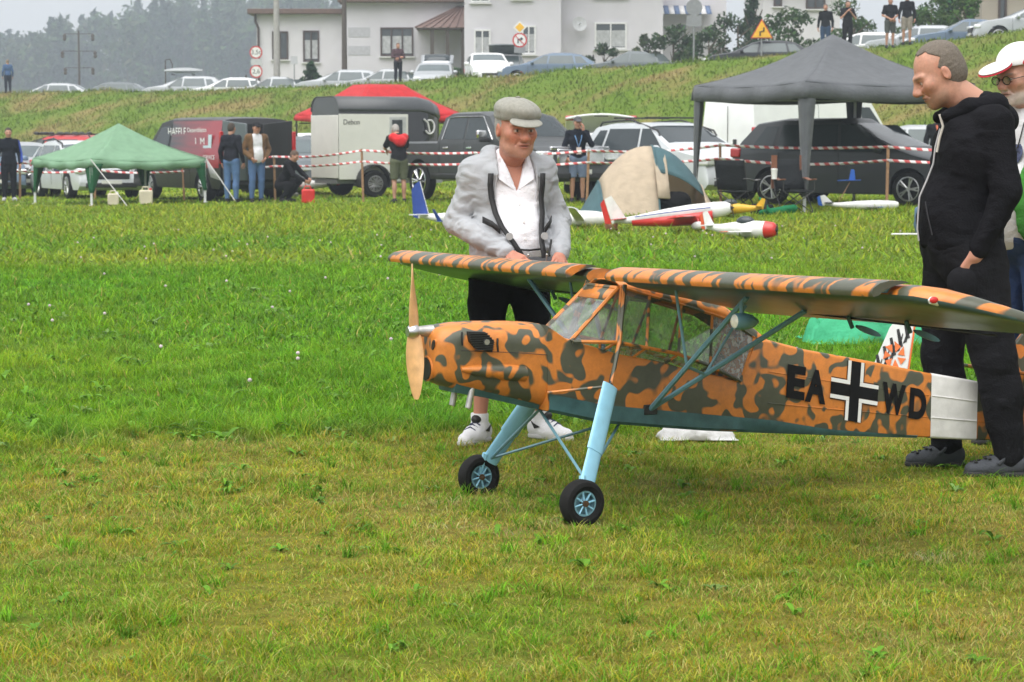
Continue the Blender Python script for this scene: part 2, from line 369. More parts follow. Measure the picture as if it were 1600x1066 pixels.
# ------------------------------------------------------------------ the big camouflaged model aeroplane (local: x to the tail, y to its far side, z up)
PSI = R(27)
plane = thing('model_aeroplane', 'large orange and green camouflaged high-wing model aeroplane with pale blue landing gear', 'model aeroplane', (.339, 9.05, 0), PSI)
def camo_mat(name, orange=(.60, .20, .032), green=(.070, .075, .050), seed=0., rough=.42, sc=(11.5, 11.5, 11.5), th=.495):
    m = bpy.data.materials.new(name); m.use_nodes = True; nt = m.node_tree; b = nt.nodes['Principled BSDF']; b.inputs['Roughness'].default_value = rough; b.inputs['Coat Weight'].default_value = .15; b.inputs['Coat Roughness'].default_value = .35
    L = nt.links; tc = nnode(nt, 'ShaderNodeTexCoord'); mp = nnode(nt, 'ShaderNodeMapping'); mp.inputs['Location'].default_value = (seed, seed*.7, seed*.3); mp.inputs['Scale'].default_value = sc
    L.new(tc.outputs['Object'], mp.inputs['Vector'])
    w = nnode(nt, 'ShaderNodeTexNoise'); w.inputs['Scale'].default_value = 1.1; w.inputs['Detail'].default_value = 0
    L.new(mp.outputs[0], w.inputs['Vector'])
    ad = nnode(nt, 'ShaderNodeVectorMath', operation='MULTIPLY_ADD'); ad.inputs[1].default_value = (2.1, 2.1, 2.1); L.new(w.outputs['Color'], ad.inputs[0]); L.new(mp.outputs[0], ad.inputs[2])
    n1 = nnode(nt, 'ShaderNodeTexNoise'); n1.inputs['Scale'].default_value = 1.0; n1.inputs['Detail'].default_value = 0.; L.new(ad.outputs[0], n1.inputs['Vector'])
    cr = nnode(nt, 'ShaderNodeMapRange'); cr.inputs[1].default_value = th; cr.inputs[2].default_value = th+.07; L.new(n1.outputs['Fac'], cr.inputs[0])
    gr = nnode(nt, 'ShaderNodeTexNoise'); gr.inputs['Scale'].default_value = 26; gr.inputs['Detail'].default_value = 8; gr.inputs['Roughness'].default_value = .7; L.new(tc.outputs['Object'], gr.inputs['Vector'])
    g2 = nnode(nt, 'ShaderNodeMapRange'); g2.inputs[1].default_value = .3; g2.inputs[2].default_value = .75; g2.inputs[3].default_value = .8; g2.inputs[4].default_value = 1.15; L.new(gr.outputs['Fac'], g2.inputs[0])
    mx_ = nnode(nt, 'ShaderNodeMix', data_type='RGBA'); L.new(cr.outputs[0], mx_.inputs['Factor']); mx_.inputs['A'].default_value = (*orange, 1); mx_.inputs['B'].default_value = (*green, 1)
    mu = nnode(nt, 'ShaderNodeVectorMath', operation='SCALE'); L.new(mx_.outputs['Result'], mu.inputs[0]); L.new(g2.outputs[0], mu.inputs['Scale']); L.new(mu.outputs[0], b.inputs['Base Color'])
    rg = nnode(nt, 'ShaderNodeMapRange'); rg.inputs[3].default_value = rough-.1; rg.inputs[4].default_value = rough+.2; L.new(gr.outputs['Fac'], rg.inputs[0]); L.new(rg.outputs[0], b.inputs['Roughness'])
    MATS[name] = m; return m
M_CAMO = camo_mat('camouflage_paint'); M_CAMO2 = camo_mat('camouflage_paint_wing', seed=3.3, rough=.3, th=.475, sc=(5.0, 13.0, 5.0))
M_BLUE = mat('pale_blue_paint', (.27, .55, .72), .4, var=.1, scale=20, bump=.03)
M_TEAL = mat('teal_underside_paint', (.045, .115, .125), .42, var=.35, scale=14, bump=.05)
M_STRUT = mat('strut_blue_grey', (.13, .27, .33), .4, var=.15)
M_BLK = mat('matt_black', (.012, .012, .012), .55, var=.2); M_RUB = mat('tyre_rubber', (.009, .009, .009), .85, spec=.25, var=.25, scale=30, bump=.1, bscale=90)
M_STEEL = mat('bright_metal', (.55, .55, .56), .3, 1.0, var=.08); M_SIL = mat('aluminium_pipe', (.5, .49, .47), .38, .85, var=.2, scale=30)
M_WHT = mat('white_gloss', (.78, .78, .77), .35, var=.05); M_PAPER = mat('off_white_band', (.72, .71, .70), .5, var=.16, scale=14, bump=.15, bscale=22)
M_LETTER = mat('black_lettering', (.008, .008, .009), .7, spec=.15); M_WOOD = mat('propeller_wood', (.66, .38, .17), .35, var=.2, scale=25, coat=.3)
M_RED = mat('red_gloss', (.55, .02, .02), .3, var=.05)
def glass_mat(name, tint=(.80, .86, .84), amt=.16, rough=.05, dirt_sheen=0.):
    m = bpy.data.materials.new(name); m.use_nodes = True; nt = m.node_tree; L = nt.links
    for n in list(nt.nodes):
        if n.type == 'BSDF_PRINCIPLED': nt.nodes.remove(n)
    tr = nnode(nt, 'ShaderNodeBsdfTransparent'); tr.inputs[0].default_value = (*tint, 1); gl = nnode(nt, 'ShaderNodeBsdfGlossy'); gl.inputs['Roughness'].default_value = rough; gl.inputs[0].default_value = (.9, .9, .9, 1)
    ms = nnode(nt, 'ShaderNodeMixShader'); lw = nnode(nt, 'ShaderNodeLayerWeight'); fr = nnode(nt, 'ShaderNodeMath', operation='POWER'); fr.inputs[1].default_value = 4.; L.new(lw.outputs['Facing'], fr.inputs[0])
    ad = nnode(nt, 'ShaderNodeMath', operation='ADD', use_clamp=True); ad.inputs[1].default_value = amt*.35; L.new(fr.outputs[0], ad.inputs[0]); L.new(ad.outputs[0], ms.inputs[0]); L.new(tr.outputs[0], ms.inputs[1]); L.new(gl.outputs[0], ms.inputs[2])
    df = nnode(nt, 'ShaderNodeBsdfDiffuse'); df.inputs[0].default_value = (.42, .43, .42, 1); m2 = nnode(nt, 'ShaderNodeMixShader')
    tc = nnode(nt, 'ShaderNodeTexCoord'); nz = nnode(nt, 'ShaderNodeTexNoise'); nz.inputs['Scale'].default_value = 55 if dirt_sheen > .3 else 9; nz.inputs['Detail'].default_value = 7; L.new(tc.outputs['Object'], nz.inputs['Vector'])
    mr = nnode(nt, 'ShaderNodeMapRange'); mr.inputs[1].default_value = .46; mr.inputs[2].default_value = .6; mr.inputs[3].default_value = dirt_sheen*.3; mr.inputs[4].default_value = dirt_sheen
    L.new(nz.outputs['Fac'], mr.inputs[0]); L.new(mr.outputs[0], m2.inputs[0]); L.new(ms.outputs[0], m2.inputs[1]); L.new(df.outputs[0], m2.inputs[2]); L.new(m2.outputs[0], nt.nodes['Material Output'].inputs[0])
    MATS[name] = m; return m
M_GLASS = glass_mat('cabin_glazing', tint=(.74,.80,.78), amt=.3, dirt_sheen=.3); M_GLASSL = glass_mat('lower_glazing', tint=(.7,.74,.74), amt=.7, dirt_sheen=.6); M_GLASSD = glass_mat('crazed_cabin_glazing', dirt_sheen=.75)  # grey film: dirt, and on the lower panes painted sky reflection
itp = lambda x, xs, ys: float(np.interp(x, xs, ys))
def rsect(x, zb, zt, hw, hwb, e=.35, n=7):
    """rounded-box ring at station x: e = corner rounding as share of the half size"""
    r = e*min(hw, (zt-zb)/2); out = []
    for (cy_, cz_, a0) in ((hw-r, zt-r, 0), (-(hw-r), zt-r, 90), (-(hwb-r), zb+r, 180), (hwb-r, zb+r, 270)):
        for k in range(n):
            a = R(a0 + 90*k/(n-1)); out.append(Vector((x, cy_ + r*math.cos(a), cz_ + r*math.sin(a))))
    return out
# -- cowling
b = MB(); rings = []
for x, k in ((-.742, .62), (-.738, .74), (-.728, .86), (-.708, .955), (-.68, .99), (-.64, 1), (-.56, 1), (-.46, 1), (-.38, 1), (-.292, 1)):
    zt = itp(x, [-.74, -.6, -.408, -.29], [.728, .738, .733, .724]); zb = itp(x, [-.74, -.65, -.514, -.29], [.508, .487, .458, .40]); hw = itp(x, [-.74, -.6, -.29], [.108, .12, .137])
    zc = (zt+zb)/2; rings.append(rsect(x, zc-(zc-zb)*k, zc+(zt-zc)*k, hw*k, hw*k*.92, .62))
b.loft(rings); cowl = b.build('engine_cowling', M_CAMO, plane, 50)
# belly strip under the cowling
b = MB(); rings = []
for x in (-.66, -.55, -.44, -.36, -.30): zb = itp(x, [-.65, -.514, -.29], [.487, .458, .40]); rings.append(rsect(x, zb-.012, zb+.03, .085, .07, .3, 3))
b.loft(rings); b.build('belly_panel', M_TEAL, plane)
# front openings, dark ducts recessed behind raised lips
def duct(cy_, cz_, ry, rz, x, name, tilt=0):
    d = MB(); P = []; n = 20
    for k, (xx, s) in enumerate(((x+.012, 1.12), (x-.006, 1.08), (x-.006, .96), (x+.05, .7))):
        P.append([Vector((xx, cy_ + ry*s*math.cos(2*math.pi*i/n)*math.cos(tilt) - rz*s*math.sin(2*math.pi*i/n)*math.sin(tilt), cz_ + ry*s*math.cos(2*math.pi*i/n)*math.sin(tilt) + rz*s*math.sin(2*math.pi*i/n)*math.cos(tilt))) for i in range(n)])
    d.loft(P, False); o = d.build(name, M_CAMO, cowl); e = MB(); e.loft([P[2], P[3]], True); e.v = [(vx-.0005*(i < n)-.003, vy, vz) for i, (vx, vy, vz) in enumerate(e.v)]; e.build('duct_opening', M_BLK, cowl); return o
duct(.0, .565, .05, .045, -.742, 'air_intake_lip'); duct(-.06, .66, .012, .022, -.737, 'cooling_slot_lip', .5); duct(.06, .66, .012, .022, -.737, 'cooling_slot_lip', -.5)
b = MB(); b.cyl((-.79, 0, .708), (-.72, 0, .708), .019, .024, 16); b.build('propeller_shaft', M_SIL, plane)
b = MB(); b.lathe([(-.012, .001), (-.012, .018), (0, .026), (.012, .028), (.026, .026), (.03, .02)], (-.812, 0, .708), (1, 0, 0), 20); b.build('propeller_hub', M_STEEL, plane)
# propeller at rest, two wooden blades
b = MB()
for sgn in (1, -1):
    rr = []
    for k in range(13):
        t = k/12; r = .012 + .245*t; ch = .045*(.55+1.2*t-1.35*t*t) if t < .97 else .012; tw = R(62-45*t); th = .012*(1-.75*t)
        ax = Vector((0, math.sin(R(4)), math.cos(R(4))))*sgn; tx = Vector((1, 0, 0)); ty = ax.cross(tx)
        e1 = tx*math.sin(tw) + ty*math.cos(tw); e2 = tx*math.cos(tw) - ty*math.sin(tw); c = Vector((-.796, 0, .708)) + ax*r
        rr.append([c + e1*(ch*math.cos(a)) + e2*(th*math.sin(a)) for a in [2*math.pi*i/12 for i in range(12)]])
    b.loft(rr)
b.build('propeller', M_WOOD, plane)
# cylinder head in the side opening
for s in (-1, 1):
    d = MB(); y0 = .124*s
    P = [(-.632, .713), (-.56, .708), (-.522, .672), (-.53, .628), (-.60, .645), (-.625, .672)]
    d.prism([(x, y0-.012*s, z) for x, z in P], (0, .02*s, 0)); h = d.build('cylinder_head', M_BLK, plane, bevel=.003)
    for k in range(8):
        f = MB(); z = .641+k*.0088; xa = itp(z, [.63, .672, .71], [-.60, -.623, -.628]); xb = itp(z, [.63, .672, .71], [-.532, -.525, -.56]); f.box(((xa+xb)/2, y0+.012*s, z-.0), (xb-xa, .009, .0032)); f.build('cooling_fin', mat('dark_cast_metal', (.05, .05, .05), .45, .6), h)
    f = MB(); f.cyl((-.56, y0, .67), (-.56, y0+.022*s, .67), .011, n=12); f.build('spark_plug', M_SIL, h)
    # exhaust air scoop
    d = MB(); rr = []
    for x, k in ((-.65, .25), (-.6, .6), (-.52, .9), (-.44, 1.0), (-.385, .98)): rr.append([Vector((x, s*(.105 + .042*k*math.cos(a)), .552-.12*(x+.5)*.8 + .034*k*math.sin(a))) for a in [2*math.pi*i/16 for i in range(16)]])
    d.loft(rr); sc_ = d.build('air_scoop', M_CAMO, plane, 60)
    d = MB(); d.loft([[Vector((-.3845, s*(.105+.036*math.cos(a)), .5407+.028*math.sin(a))) for a in [2*math.pi*i/16 for i in range(16)]], [Vector((-.382, s*(.105+.036*math.cos(a)), .5405+.028*math.sin(a))) for a in [2*math.pi*i/16 for i in range(16)]]]); d.build('scoop_outlet', M_BLK, sc_)
    for (x, z) in ((-.655, .69), (-.505, .66)): d = MB(); d.tube([(x, y0, z+.02), (x-.004, y0+.006*s, z), (x+.002, y0, z-.03)], .004, 6); d.build('cowl_latch', M_BLK, plane)
    d = MB(); d.tube([(-.66, y0+.0*s, .64), (-.45, .1325*s, .625), (-.30, .138*s, .61)], .0013, 4); d.build('cowl_seam', M_BLK, plane)
for y, x in ((-.07, -.585), (.04, -.6)): d = MB(); d.cyl((x, y, .50), (x-.02, y-.003, .415), .0125, .0125, 14); d.cyl((x-.0195, y-.003, .4149), (x-.021, y-.003, .4125), .0095, n=12); d.build('exhaust_pipe', M_SIL, plane)
# -- fuselage
WX = [-.30, -.1, .3, .7, 1.1, 1.55, 1.9, 2.25]; WW = [.137, .137, .135, .125, .105, .078, .056, .03]
ZBX = [-.317, -.05, .419, 1.037, 1.564, 1.836, 2.25]; ZB = [.398, .334, .277, .22, .173, .146, .118]
def wside(x): return itp(x, WX, WW)
b = MB(); rings = []
TX = [-.295, -.21, -.104, .01, .198, .404, .57, .585, .66, .706, .915, 1.235, 1.566, 1.838, 2.1, 2.25]
TZ = [.722, .665, .636, .601, .563, .508, .472, .475, .628, .63, .577, .516, .447, .396, .335, .30]
for x in sorted(set(TX + [.3, .5, .8, 1.0, 1.1, 1.4, 1.7])):
    rings.append(rsect(x, itp(x, ZBX, ZB), itp(x, TX, TZ), wside(x), wside(x)*.97, .16 if x > .58 else .06, 4))
b.loft(rings)
fus = b.build('fuselage', M_CAMO, plane, 30); fus.data.materials.append(M_TEAL); fus.data.materials.append(M_PAPER)
BDX = [-.3, -.044, .173, .743, 1.026, 1.5, 2.3]; BDZ = [.462, .403, .374, .299, .244, .185, .115]
# teal belly as its own skin, 2 mm proud of the fuselage
b = MB(); rr = []
for x in np.linspace(-.29, 1.5, 26):
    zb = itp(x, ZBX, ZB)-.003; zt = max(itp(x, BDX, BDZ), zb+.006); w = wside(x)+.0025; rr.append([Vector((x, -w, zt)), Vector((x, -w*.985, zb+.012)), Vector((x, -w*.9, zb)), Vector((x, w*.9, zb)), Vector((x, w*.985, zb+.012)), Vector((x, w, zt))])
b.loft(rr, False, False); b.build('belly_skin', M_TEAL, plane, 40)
# white fuselage band
b = MB(); rr = []
for x in (1.572, 1.66, 1.75, 1.83):
    g = rsect(x, itp(x, ZBX, ZB), itp(x, TX, TZ), wside(x), wside(x)*.97, .16, 4); c = sum(g, Vector())/len(g); rr.append([p + (p-c).normalized()*.0025 for p in g])
b.loft(rr, False); b.build('white_band', M_PAPER, plane)
for zf in (.32, .66):
    for s in (-1, 1):
        for seg_ in ((.72, 1.1, 1.56), (1.845, 2.0, 2.2)): d = MB(); d.tube([(x, s*(wside(x)-.0004), itp(x, ZBX, ZB)*(1-zf)+itp(x, TX, TZ)*zf) for x in seg_], .0021, 6); d.build('stringer_ridge', M_CAMO, plane)
        d = MB(); d.tube([(x, s*(wside(x)+.002), itp(x, ZBX, ZB)*(1-zf)+itp(x, TX, TZ)*zf) for x in (1.575, 1.7, 1.828)], .0022, 6); d.build('band_ridge', M_PAPER, plane)
# letters and crosses on both sides
def side_letters(s):
    slope = -.195
    def put(me, x0, z0, name, mt, lift):
        V_ = np.zeros(len(me.vertices)*3); me.vertices.foreach_get('co', V_); V_ = V_.reshape(-1, 3)
        a = V_[:,0]*(1 if s < 0 else -1); bz = V_[:,1]; x = x0 + a - bz*slope*.35; z = z0 + bz + a*slope
        y = np.array([wside(q) for q in x])*(-1 if s < 0 else 1) + (lift)*(-1 if s < 0 else 1) + V_[:,2]*(1 if s < 0 else -1)*0
        me.vertices.foreach_set('co', np.stack([x, y, z], -1).ravel()); me.materials.clear(); return link_mesh(name, me, mt, plane)
    def subdiv(me):
        bm = bmesh.new(); bm.from_mesh(me); bmesh.ops.triangulate(bm, faces=bm.faces); bmesh.ops.subdivide_edges(bm, edges=[e for e in bm.edges if e.calc_length() > .03], cuts=2); bm.to_mesh(me); bm.free(); return me
    def letter(ch, x0, z0, hgt, wid):
        me = text_mesh(ch, 1.0, offset=.055); V_ = np.zeros(len(me.vertices)*3); me.vertices.foreach_get('co', V_); V_ = V_.reshape(-1, 3)
        lo, hi = V_[:,:2].min(0), V_[:,:2].max(0); V_[:,0] = (V_[:,0]-(lo[0]+hi[0])/2)*wid/(hi[0]-lo[0]); V_[:,1] = (V_[:,1]-(lo[1]+hi[1])/2)*hgt/(hi[1]-lo[1])
        me.vertices.foreach_set('co', V_.ravel()); bm = bmesh.new(); bm.from_mesh(me)
        o = put(subdiv(me), x0, z0, 'registration_letter', M_LETTER, .0032); bm.free()
        md = o.modifiers.new('bold', 'SOLIDIFY'); md.thickness = .0006; md.offset = 1; o.data.shade_flat(); return o
    L4 = (('E', .857, .447, .136, .092), ('A', .958, .425, .136, .105), ('W', 1.365, .350, .13, .125), ('D', 1.497, .321, .13, .092))
    if s > 0: L4 = tuple((q, x, z, h, w) for q, (_, x, z, h, w) in zip('DWAE', L4))
    for q in L4: letter(*q)
    cx, cz = 1.158, .393; hs = .0245; ws = .0415; L_ = .124
    def rect(r, name, mt, lift):
        m = MB(); x0, x1, z0, z1 = r; nx = 6
        m.grid([[Vector((x0+(x1-x0)*i/nx, z0+(z1-z0)*j/2, 0)) for j in range(3)] for i in range(nx+1)]); o = put(m.mesh('q'), cx, cz, name, mt, lift); o.data.shade_flat(); o.modifiers.new('t', 'SOLIDIFY').thickness = .0006
    for r in ((-L_, L_, -hs, hs), (-hs, hs, -L_, L_)): rect(r, 'cross_bar', M_LETTER, .0022 + .0006*(r[0] > -.1))
    for sx in (-1, 1):
        for sz in (-1, 1):
            q = lambda a, c: tuple(sorted((sx*a[0], sx*a[1]))) + tuple(sorted((sz*c[0], sz*c[1])))
            rect(q((hs+.001, L_), (hs+.001, ws)), 'cross_edge', M_WHT, .0024); rect(q((hs+.001, ws), (ws+.0005, L_)), 'cross_edge', M_WHT, .0024)
            rect(q((ws+.001, L_), (ws+.001, ws+.0045)), 'cross_outline', M_LETTER, .0024); rect(q((ws+.001, ws+.0045), (ws+.005, L_)), 'cross_outline', M_LETTER, .0024)
side_letters(-1); side_letters(1)
# -- cabin: roof, windows, frames
RX = [.03, .284, .522, .653, .74]; REZ = [.862, .79, .718, .64, .60]; RCZ = [.885, .848, .785, .70, .632]; RW = [.12, .125, .125, .118, .11]
b = MB(); rr = []
for x in np.linspace(.03, .74, 14):
    w, ze, zc = itp(x, RX, RW), itp(x, RX, REZ), itp(x, RX, RCZ)
    rr.append([Vector((x, w*t, ze + (zc-ze)*math.sqrt(max(0, 1-t*t)) if abs(t) < 1 else ze)) for t in np.linspace(-1, 1, 11)])
b.loft(rr, False, False); b.build('cabin_roof', M_CAMO, plane, 50, thick=.006)
RLX = [-.195, -.019, .255, .433, .583]; RLZ = [.658, .651, .595, .531, .466]; RLW = [.15, .185, .185, .165, .128]
LWX = [-.195, -.104, .01, .198, .404, .583]; LWZ = [.655, .636, .601, .563, .508, .466]
def rail(x, s): return Vector((x, s*itp(x, RLX, RLW), itp(x, RLX, RLZ)))
def roofe(x, s): return Vector((x, s*itp(x, RX, RW), itp(x, RX, REZ)))
def loww(x, s): return Vector((x, s*.136, itp(x, LWX, LWZ)))
B = {s: Vector((.02, s*.12, .856)) for s in (-1, 1)}; A = {s: Vector((-.195, s*.135, .66)) for s in (-1, 1)}
def pane(pts, name='window_pane', m=None): d = MB(); d.add([Vector(p) for p in pts], [tuple(range(len(pts)))]); return d.build(name, m or M_GLASS, plane)
pane([A[-1], A[1], B[1], B[-1]], 'windscreen_pane')
def bar(pts, r=.0055, name='window_frame', m=M_CAMO): d = MB(); d.tube(pts, r, 6); return d.build(name, m, plane)
bar([A[-1], A[1]], .006); bar([B[-1], B[1]], .009)
b = MB(); b.add([B[-1]+Vector((-.002, 0, -.0)), B[1]+Vector((-.002, 0, 0)), (-.03, .112, .812), (-.03, -.112, .812)], [(0, 1, 2, 3)]); b.build('windscreen_top_strip', M_CAMO, plane, thick=.004)
for s in (-1, 1):
    bar([A[s], B[s]], .008); bar([rail(x, s) for x in (-.195, -.1, -.019, .1, .255, .35, .433, .52, .583)], .008)
    cols = [(-.019, .035), (.113, .161), (.259, .307), (.416, .45)]
    pane([A[s], rail(-.019, s), roofe(.035, s)], 'side_window_pane')
    tops = [c[1] for c in cols] + [.655]; bots = [c[0] for c in cols] + [.583]
    for k in range(len(tops)-1):
        last = k == len(tops)-2
        pane([rail(bots[k], s), rail(bots[k+1], s), roofe(tops[k+1], s), roofe(tops[k], s)], 'side_window_pane', M_GLASSD if last else None)
        pane([loww(bots[k], s), loww(bots[k+1], s), rail(bots[k+1], s), rail(bots[k], s)], 'lower_window_pane', M_GLASSL) if not last else None
    for xb, xt in zip(bots, tops): bar([rail(xb, s), roofe(xt, s)], .006); bar([loww(xb-.03, s), rail(xb, s)], .006)
    bar([roofe(x, s) for x in (.03, .284, .522, .653)], .007)
    # pillar from wing root to landing leg
    bar([(.035, s*.15, .87), (-.02, s*.205, .65), (-.085, s*.25, .485)], .0085, 'cabin_pillar')
    bar([(-.30, s*.142, .465), (-.085, s*.25, .49)], .006, 'landing_leg_brace')
# simple cockpit inside: seat, instrument board
b = MB(); b.box((-.165, 0, .645), (.02, .22, .05)); b.build('instrument_board', M_BLK, plane)
# -- wings
def zle(w): return .897 + .017*w + .0074*abs(w)
AF_U = [(0, 0), (.01, .018), (.04, .035), (.10, .05), (.2, .058), (.35, .055), (.55, .042), (.8, .02), (1, .002)]
AF_L = [(1, -.001), (.8, -.004), (.55, -.01), (.3, -.018), (.12, -.022), (.04, -.018), (.01, -.010)]
def wsec(w, s, x0, ch, thk=1., dz=0.):
    inc = R(14.5); o = []
    for (a, z) in AF_U + AF_L:
        X = a*ch; Z = z*.62*thk*1.5; o.append(Vector((x0 + X*math.cos(inc)+Z*math.sin(inc), -w, zle(w) + dz - (x0*math.tan(inc)) - X*math.sin(inc) + Z*math.cos(inc))))
    return o
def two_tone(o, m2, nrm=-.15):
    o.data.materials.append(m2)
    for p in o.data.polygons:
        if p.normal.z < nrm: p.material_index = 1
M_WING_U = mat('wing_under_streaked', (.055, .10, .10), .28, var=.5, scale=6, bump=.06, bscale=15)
for s in (-1, 1):
    b = MB(); rr = []
    for w, x0, ch, th in ((.15, .03, .60, 1), (.6, .03, .60, 1), (1.2, .03, .60, 1), (1.7, .03, .60, 1), (1.93, .03, .60, 1), (1.99, .035, .60, .95), (2.06, .10, .535, .8), (2.12, .20, .43, .6), (2.16, .31, .31, .4), (2.18, .42, .18, .2)):
        rr.append(wsec(w*s, s, x0, ch, th))
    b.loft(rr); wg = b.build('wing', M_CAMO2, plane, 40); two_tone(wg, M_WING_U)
    # fixed leading edge slat, held ahead of and above the wing
    b = MB(); rr = []
    for w in np.linspace(.16, 1.90, 8):
        z0 = zle(w*s); rr.append([Vector((x, -w*s, z0 + z)) for x, z in ((-.055, -.012), (-.062, .002), (-.056, .016), (-.03, .031), (.01, .039), (.06, .037), (.085, .03), (.03, .022), (-.01, .008), (-.035, -.008))])
    b.loft(rr); sl = b.build('leading_edge_slat', M_CAMO2, plane, 50)
    for w in (.3, .85, 1.4, 1.85):
        d = MB(); d.box((.01, -w*s, zle(w*s)+.012), (.07, .006, .03)); d.build('slat_bracket', M_STRUT, sl)
    # aileron / flap hinge horns under the trailing edge
    for w in (.98, 1.33):
        z0 = zle(w*s) - .165; d = MB(); d.tube([(.50, -w*s, z0+.03), (.52, -w*s, z0-.012)], .008, 6); d.loft([[Vector((.59+.055*math.cos(a), -w*s + .006*q, z0-.025+.012*math.sin(a) - .02*math.cos(a))) for a in [2*math.pi*i/14 for i in range(14)]] for q in (-1, 1)]); d.build('aileron_horn', M_TEAL, plane, 50)
    b = MB(); b.box((.52, -1.0*s, zle(s)-.142), (.012, 1.6, .006), M=Matrix.Rotation(R(14.5), 3, 'Y')); b.build('flap_hinge_line', M_BLK, wg)
    # struts
    FT = Vector((.161, -.132*s, .374)); T1 = Vector((.14, -.86*s, zle(.86*s)-.055)); T2 = Vector((.42, -.82*s, zle(.82*s)-.118))
    def lerp(p, q, t): return p + (q-p)*t
    bar([FT, T1], .0105, 'wing_strut', M_STRUT); bar([FT, T2], .0105, 'wing_strut', M_STRUT)
    J1, J2 = lerp(FT, T1, .40), lerp(FT, T2, .37)
    bar([J1, (.10, -.42*s, zle(.42*s)-.03)], .006, 'jury_strut', M_STRUT); bar([J2, (.40, -.45*s, zle(.45*s)-.11)], .006, 'jury_strut', M_STRUT); bar([J1, J2], .006, 'jury_strut', M_STRUT)
    d = MB(); d.box(tuple(FT), (.06, .02, .04)); d.build('strut_fitting', M_BLK, plane, bevel=.004)
    # landing gear
    up = .015*(-s)*-1; up = .018 if s < 0 else 0
    s_ = -s if False else s
# landing gear, both sides (near side y<0 stands 3 cm higher on the ground)
for s, lift in ((-1, -.008), (1, -.022)):
    hub = Vector((-.31, s*.436, .088+lift)); top = Vector((-.085, s*.25, .492)); foot = Vector((-.272, s*.408, .155+lift)); ax = (foot-top).normalized()
    def fair(t0, t1, w0, w1, th, name, m):
        d = MB(); rr = []
        for t, w in ((t0, w0), (t1, w1)):
            c = top + (foot-top)*t; fx = Vector((.93, s*-.25, -.05)).normalized(); fx = (fx - ax*fx.dot(ax)).normalized(); fy = ax.cross(fx)
            rr.append([c + fx*(w*math.cos(a)) + fy*(th*math.sin(a)) for a in [2*math.pi*i/16 for i in range(16)]])
        d.loft(rr); return d.build(name, m, plane, 50)
    fair(.0, .68, .038, .040, .011, 'upper_leg_fairing', M_BLUE); fair(.66, 1.02, .035, .036, .009, 'lower_leg_fairing', M_BLUE)
    d = MB(); d.cyl(top, (top.x+.02, top.y-s*.02, top.z+.04), .008); d.build('leg_bolt', M_BLK, plane)
    KF, KR = Vector((-.26, 0, .383)), Vector((.09, s*.02, .315)); e = foot + Vector((0, -s*.01, .01))
    bar([e, KF], .0062, 'axle_strut', M_STRUT); bar([e, KR], .0062, 'axle_strut', M_STRUT)
    bar([foot + Vector((-.02, 0, .03)), hub], .013, 'axle_arm', M_BLUE)
    wh = thing('x', None, None); wh.name = 'wheel'; wh.parent = plane; wh.location = hub; wh.rotation_euler = (0, 0, R(4))
    d = MB(); d.lathe([(-.026, .05), (-.034, .066), (-.03, .081), (-.016, .088), (.016, .088), (.03, .081), (.034, .066), (.026, .05), (.02, .047), (-.02, .047)], (0, 0, 0), (0, 1, 0), 36); d.f.pop(); d.f.pop(); rg = d.f
    n = 36; d.f += [(9*n+i, 9*n+(i+1) % n, (i+1) % n, i) for i in range(n)]; d.build('tyre', M_RUB, wh)
    d = MB(); d.lathe([(-.023, .041), (-.023, .05), (-.015, .05), (-.006, .042), (.006, .042), (.015, .05), (.023, .05), (.023, .041), (.004, .038), (-.004, .038)], (0, 0, 0), (0, 1, 0), 32, False); d.cyl((0,-.004,0), (0,.004,0), .040, n=32); d.build('rim', M_STRUT, wh)
    d = MB()
    for side in (-1, 1):
        for k in range(8):
            a = 2*math.pi*k/8 + .2; u = Vector((math.cos(a), 0, math.sin(a))); d.tube([u*.008+Vector((0, .02*side, 0)), u*.045+Vector((0, .021*side, 0))], .0038, 5)
    d.build('spokes', M_BLUE, wh); d = MB(); d.cyl((0, -.031, 0), (0, .031, 0), .012, n=14); d.cyl((0, -.034, 0), (0, -.031, 0), .006, n=6); d.build('hub_cap', mat('rusty_hub', (.12, .07, .04), .5, .6), wh)
# landing light, tip lamp
b = MB(); b.lathe([(0, .026), (.012, .031), (.04, .032), (.075, .024), (.10, .008), (.105, .001)], (.07, -.885, .778), (1, 0, -.05), 20); b.build('landing_light', M_STRUT, plane)
b = MB(); b.lathe([(-.008, .002), (-.006, .018), (.001, .026)], (.07, -.885, .778), (1, 0, -.05), 20); b.build('lamp_lens', mat('frosted_lens', (.75, .72, .62), .2, var=.2, scale=60), plane)
b = MB(); b.cyl((.10, -.885, .80), (.10, -.885, .85), .008); b.build('lamp_stalk', M_STRUT, plane)
for s, c in ((-1, M_RED), (1, mat('green_lamp', (.02, .3, .08), .3))):
    w = 2.02*(-s); z = zle(w)-.02
    b = MB(); b.lathe([(0, .001), (.01, .012), (.04, .014), (.085, .001)], (.06, -w+s*.012, z), (1, 0, -.18), 12); b.build('tip_lamp_fairing', M_WHT, plane)
    b = MB(); b.ell((.075, -w+s*.022, z), (.017, .008, .011), 10, 8); b.build('tip_lamp', c, plane)
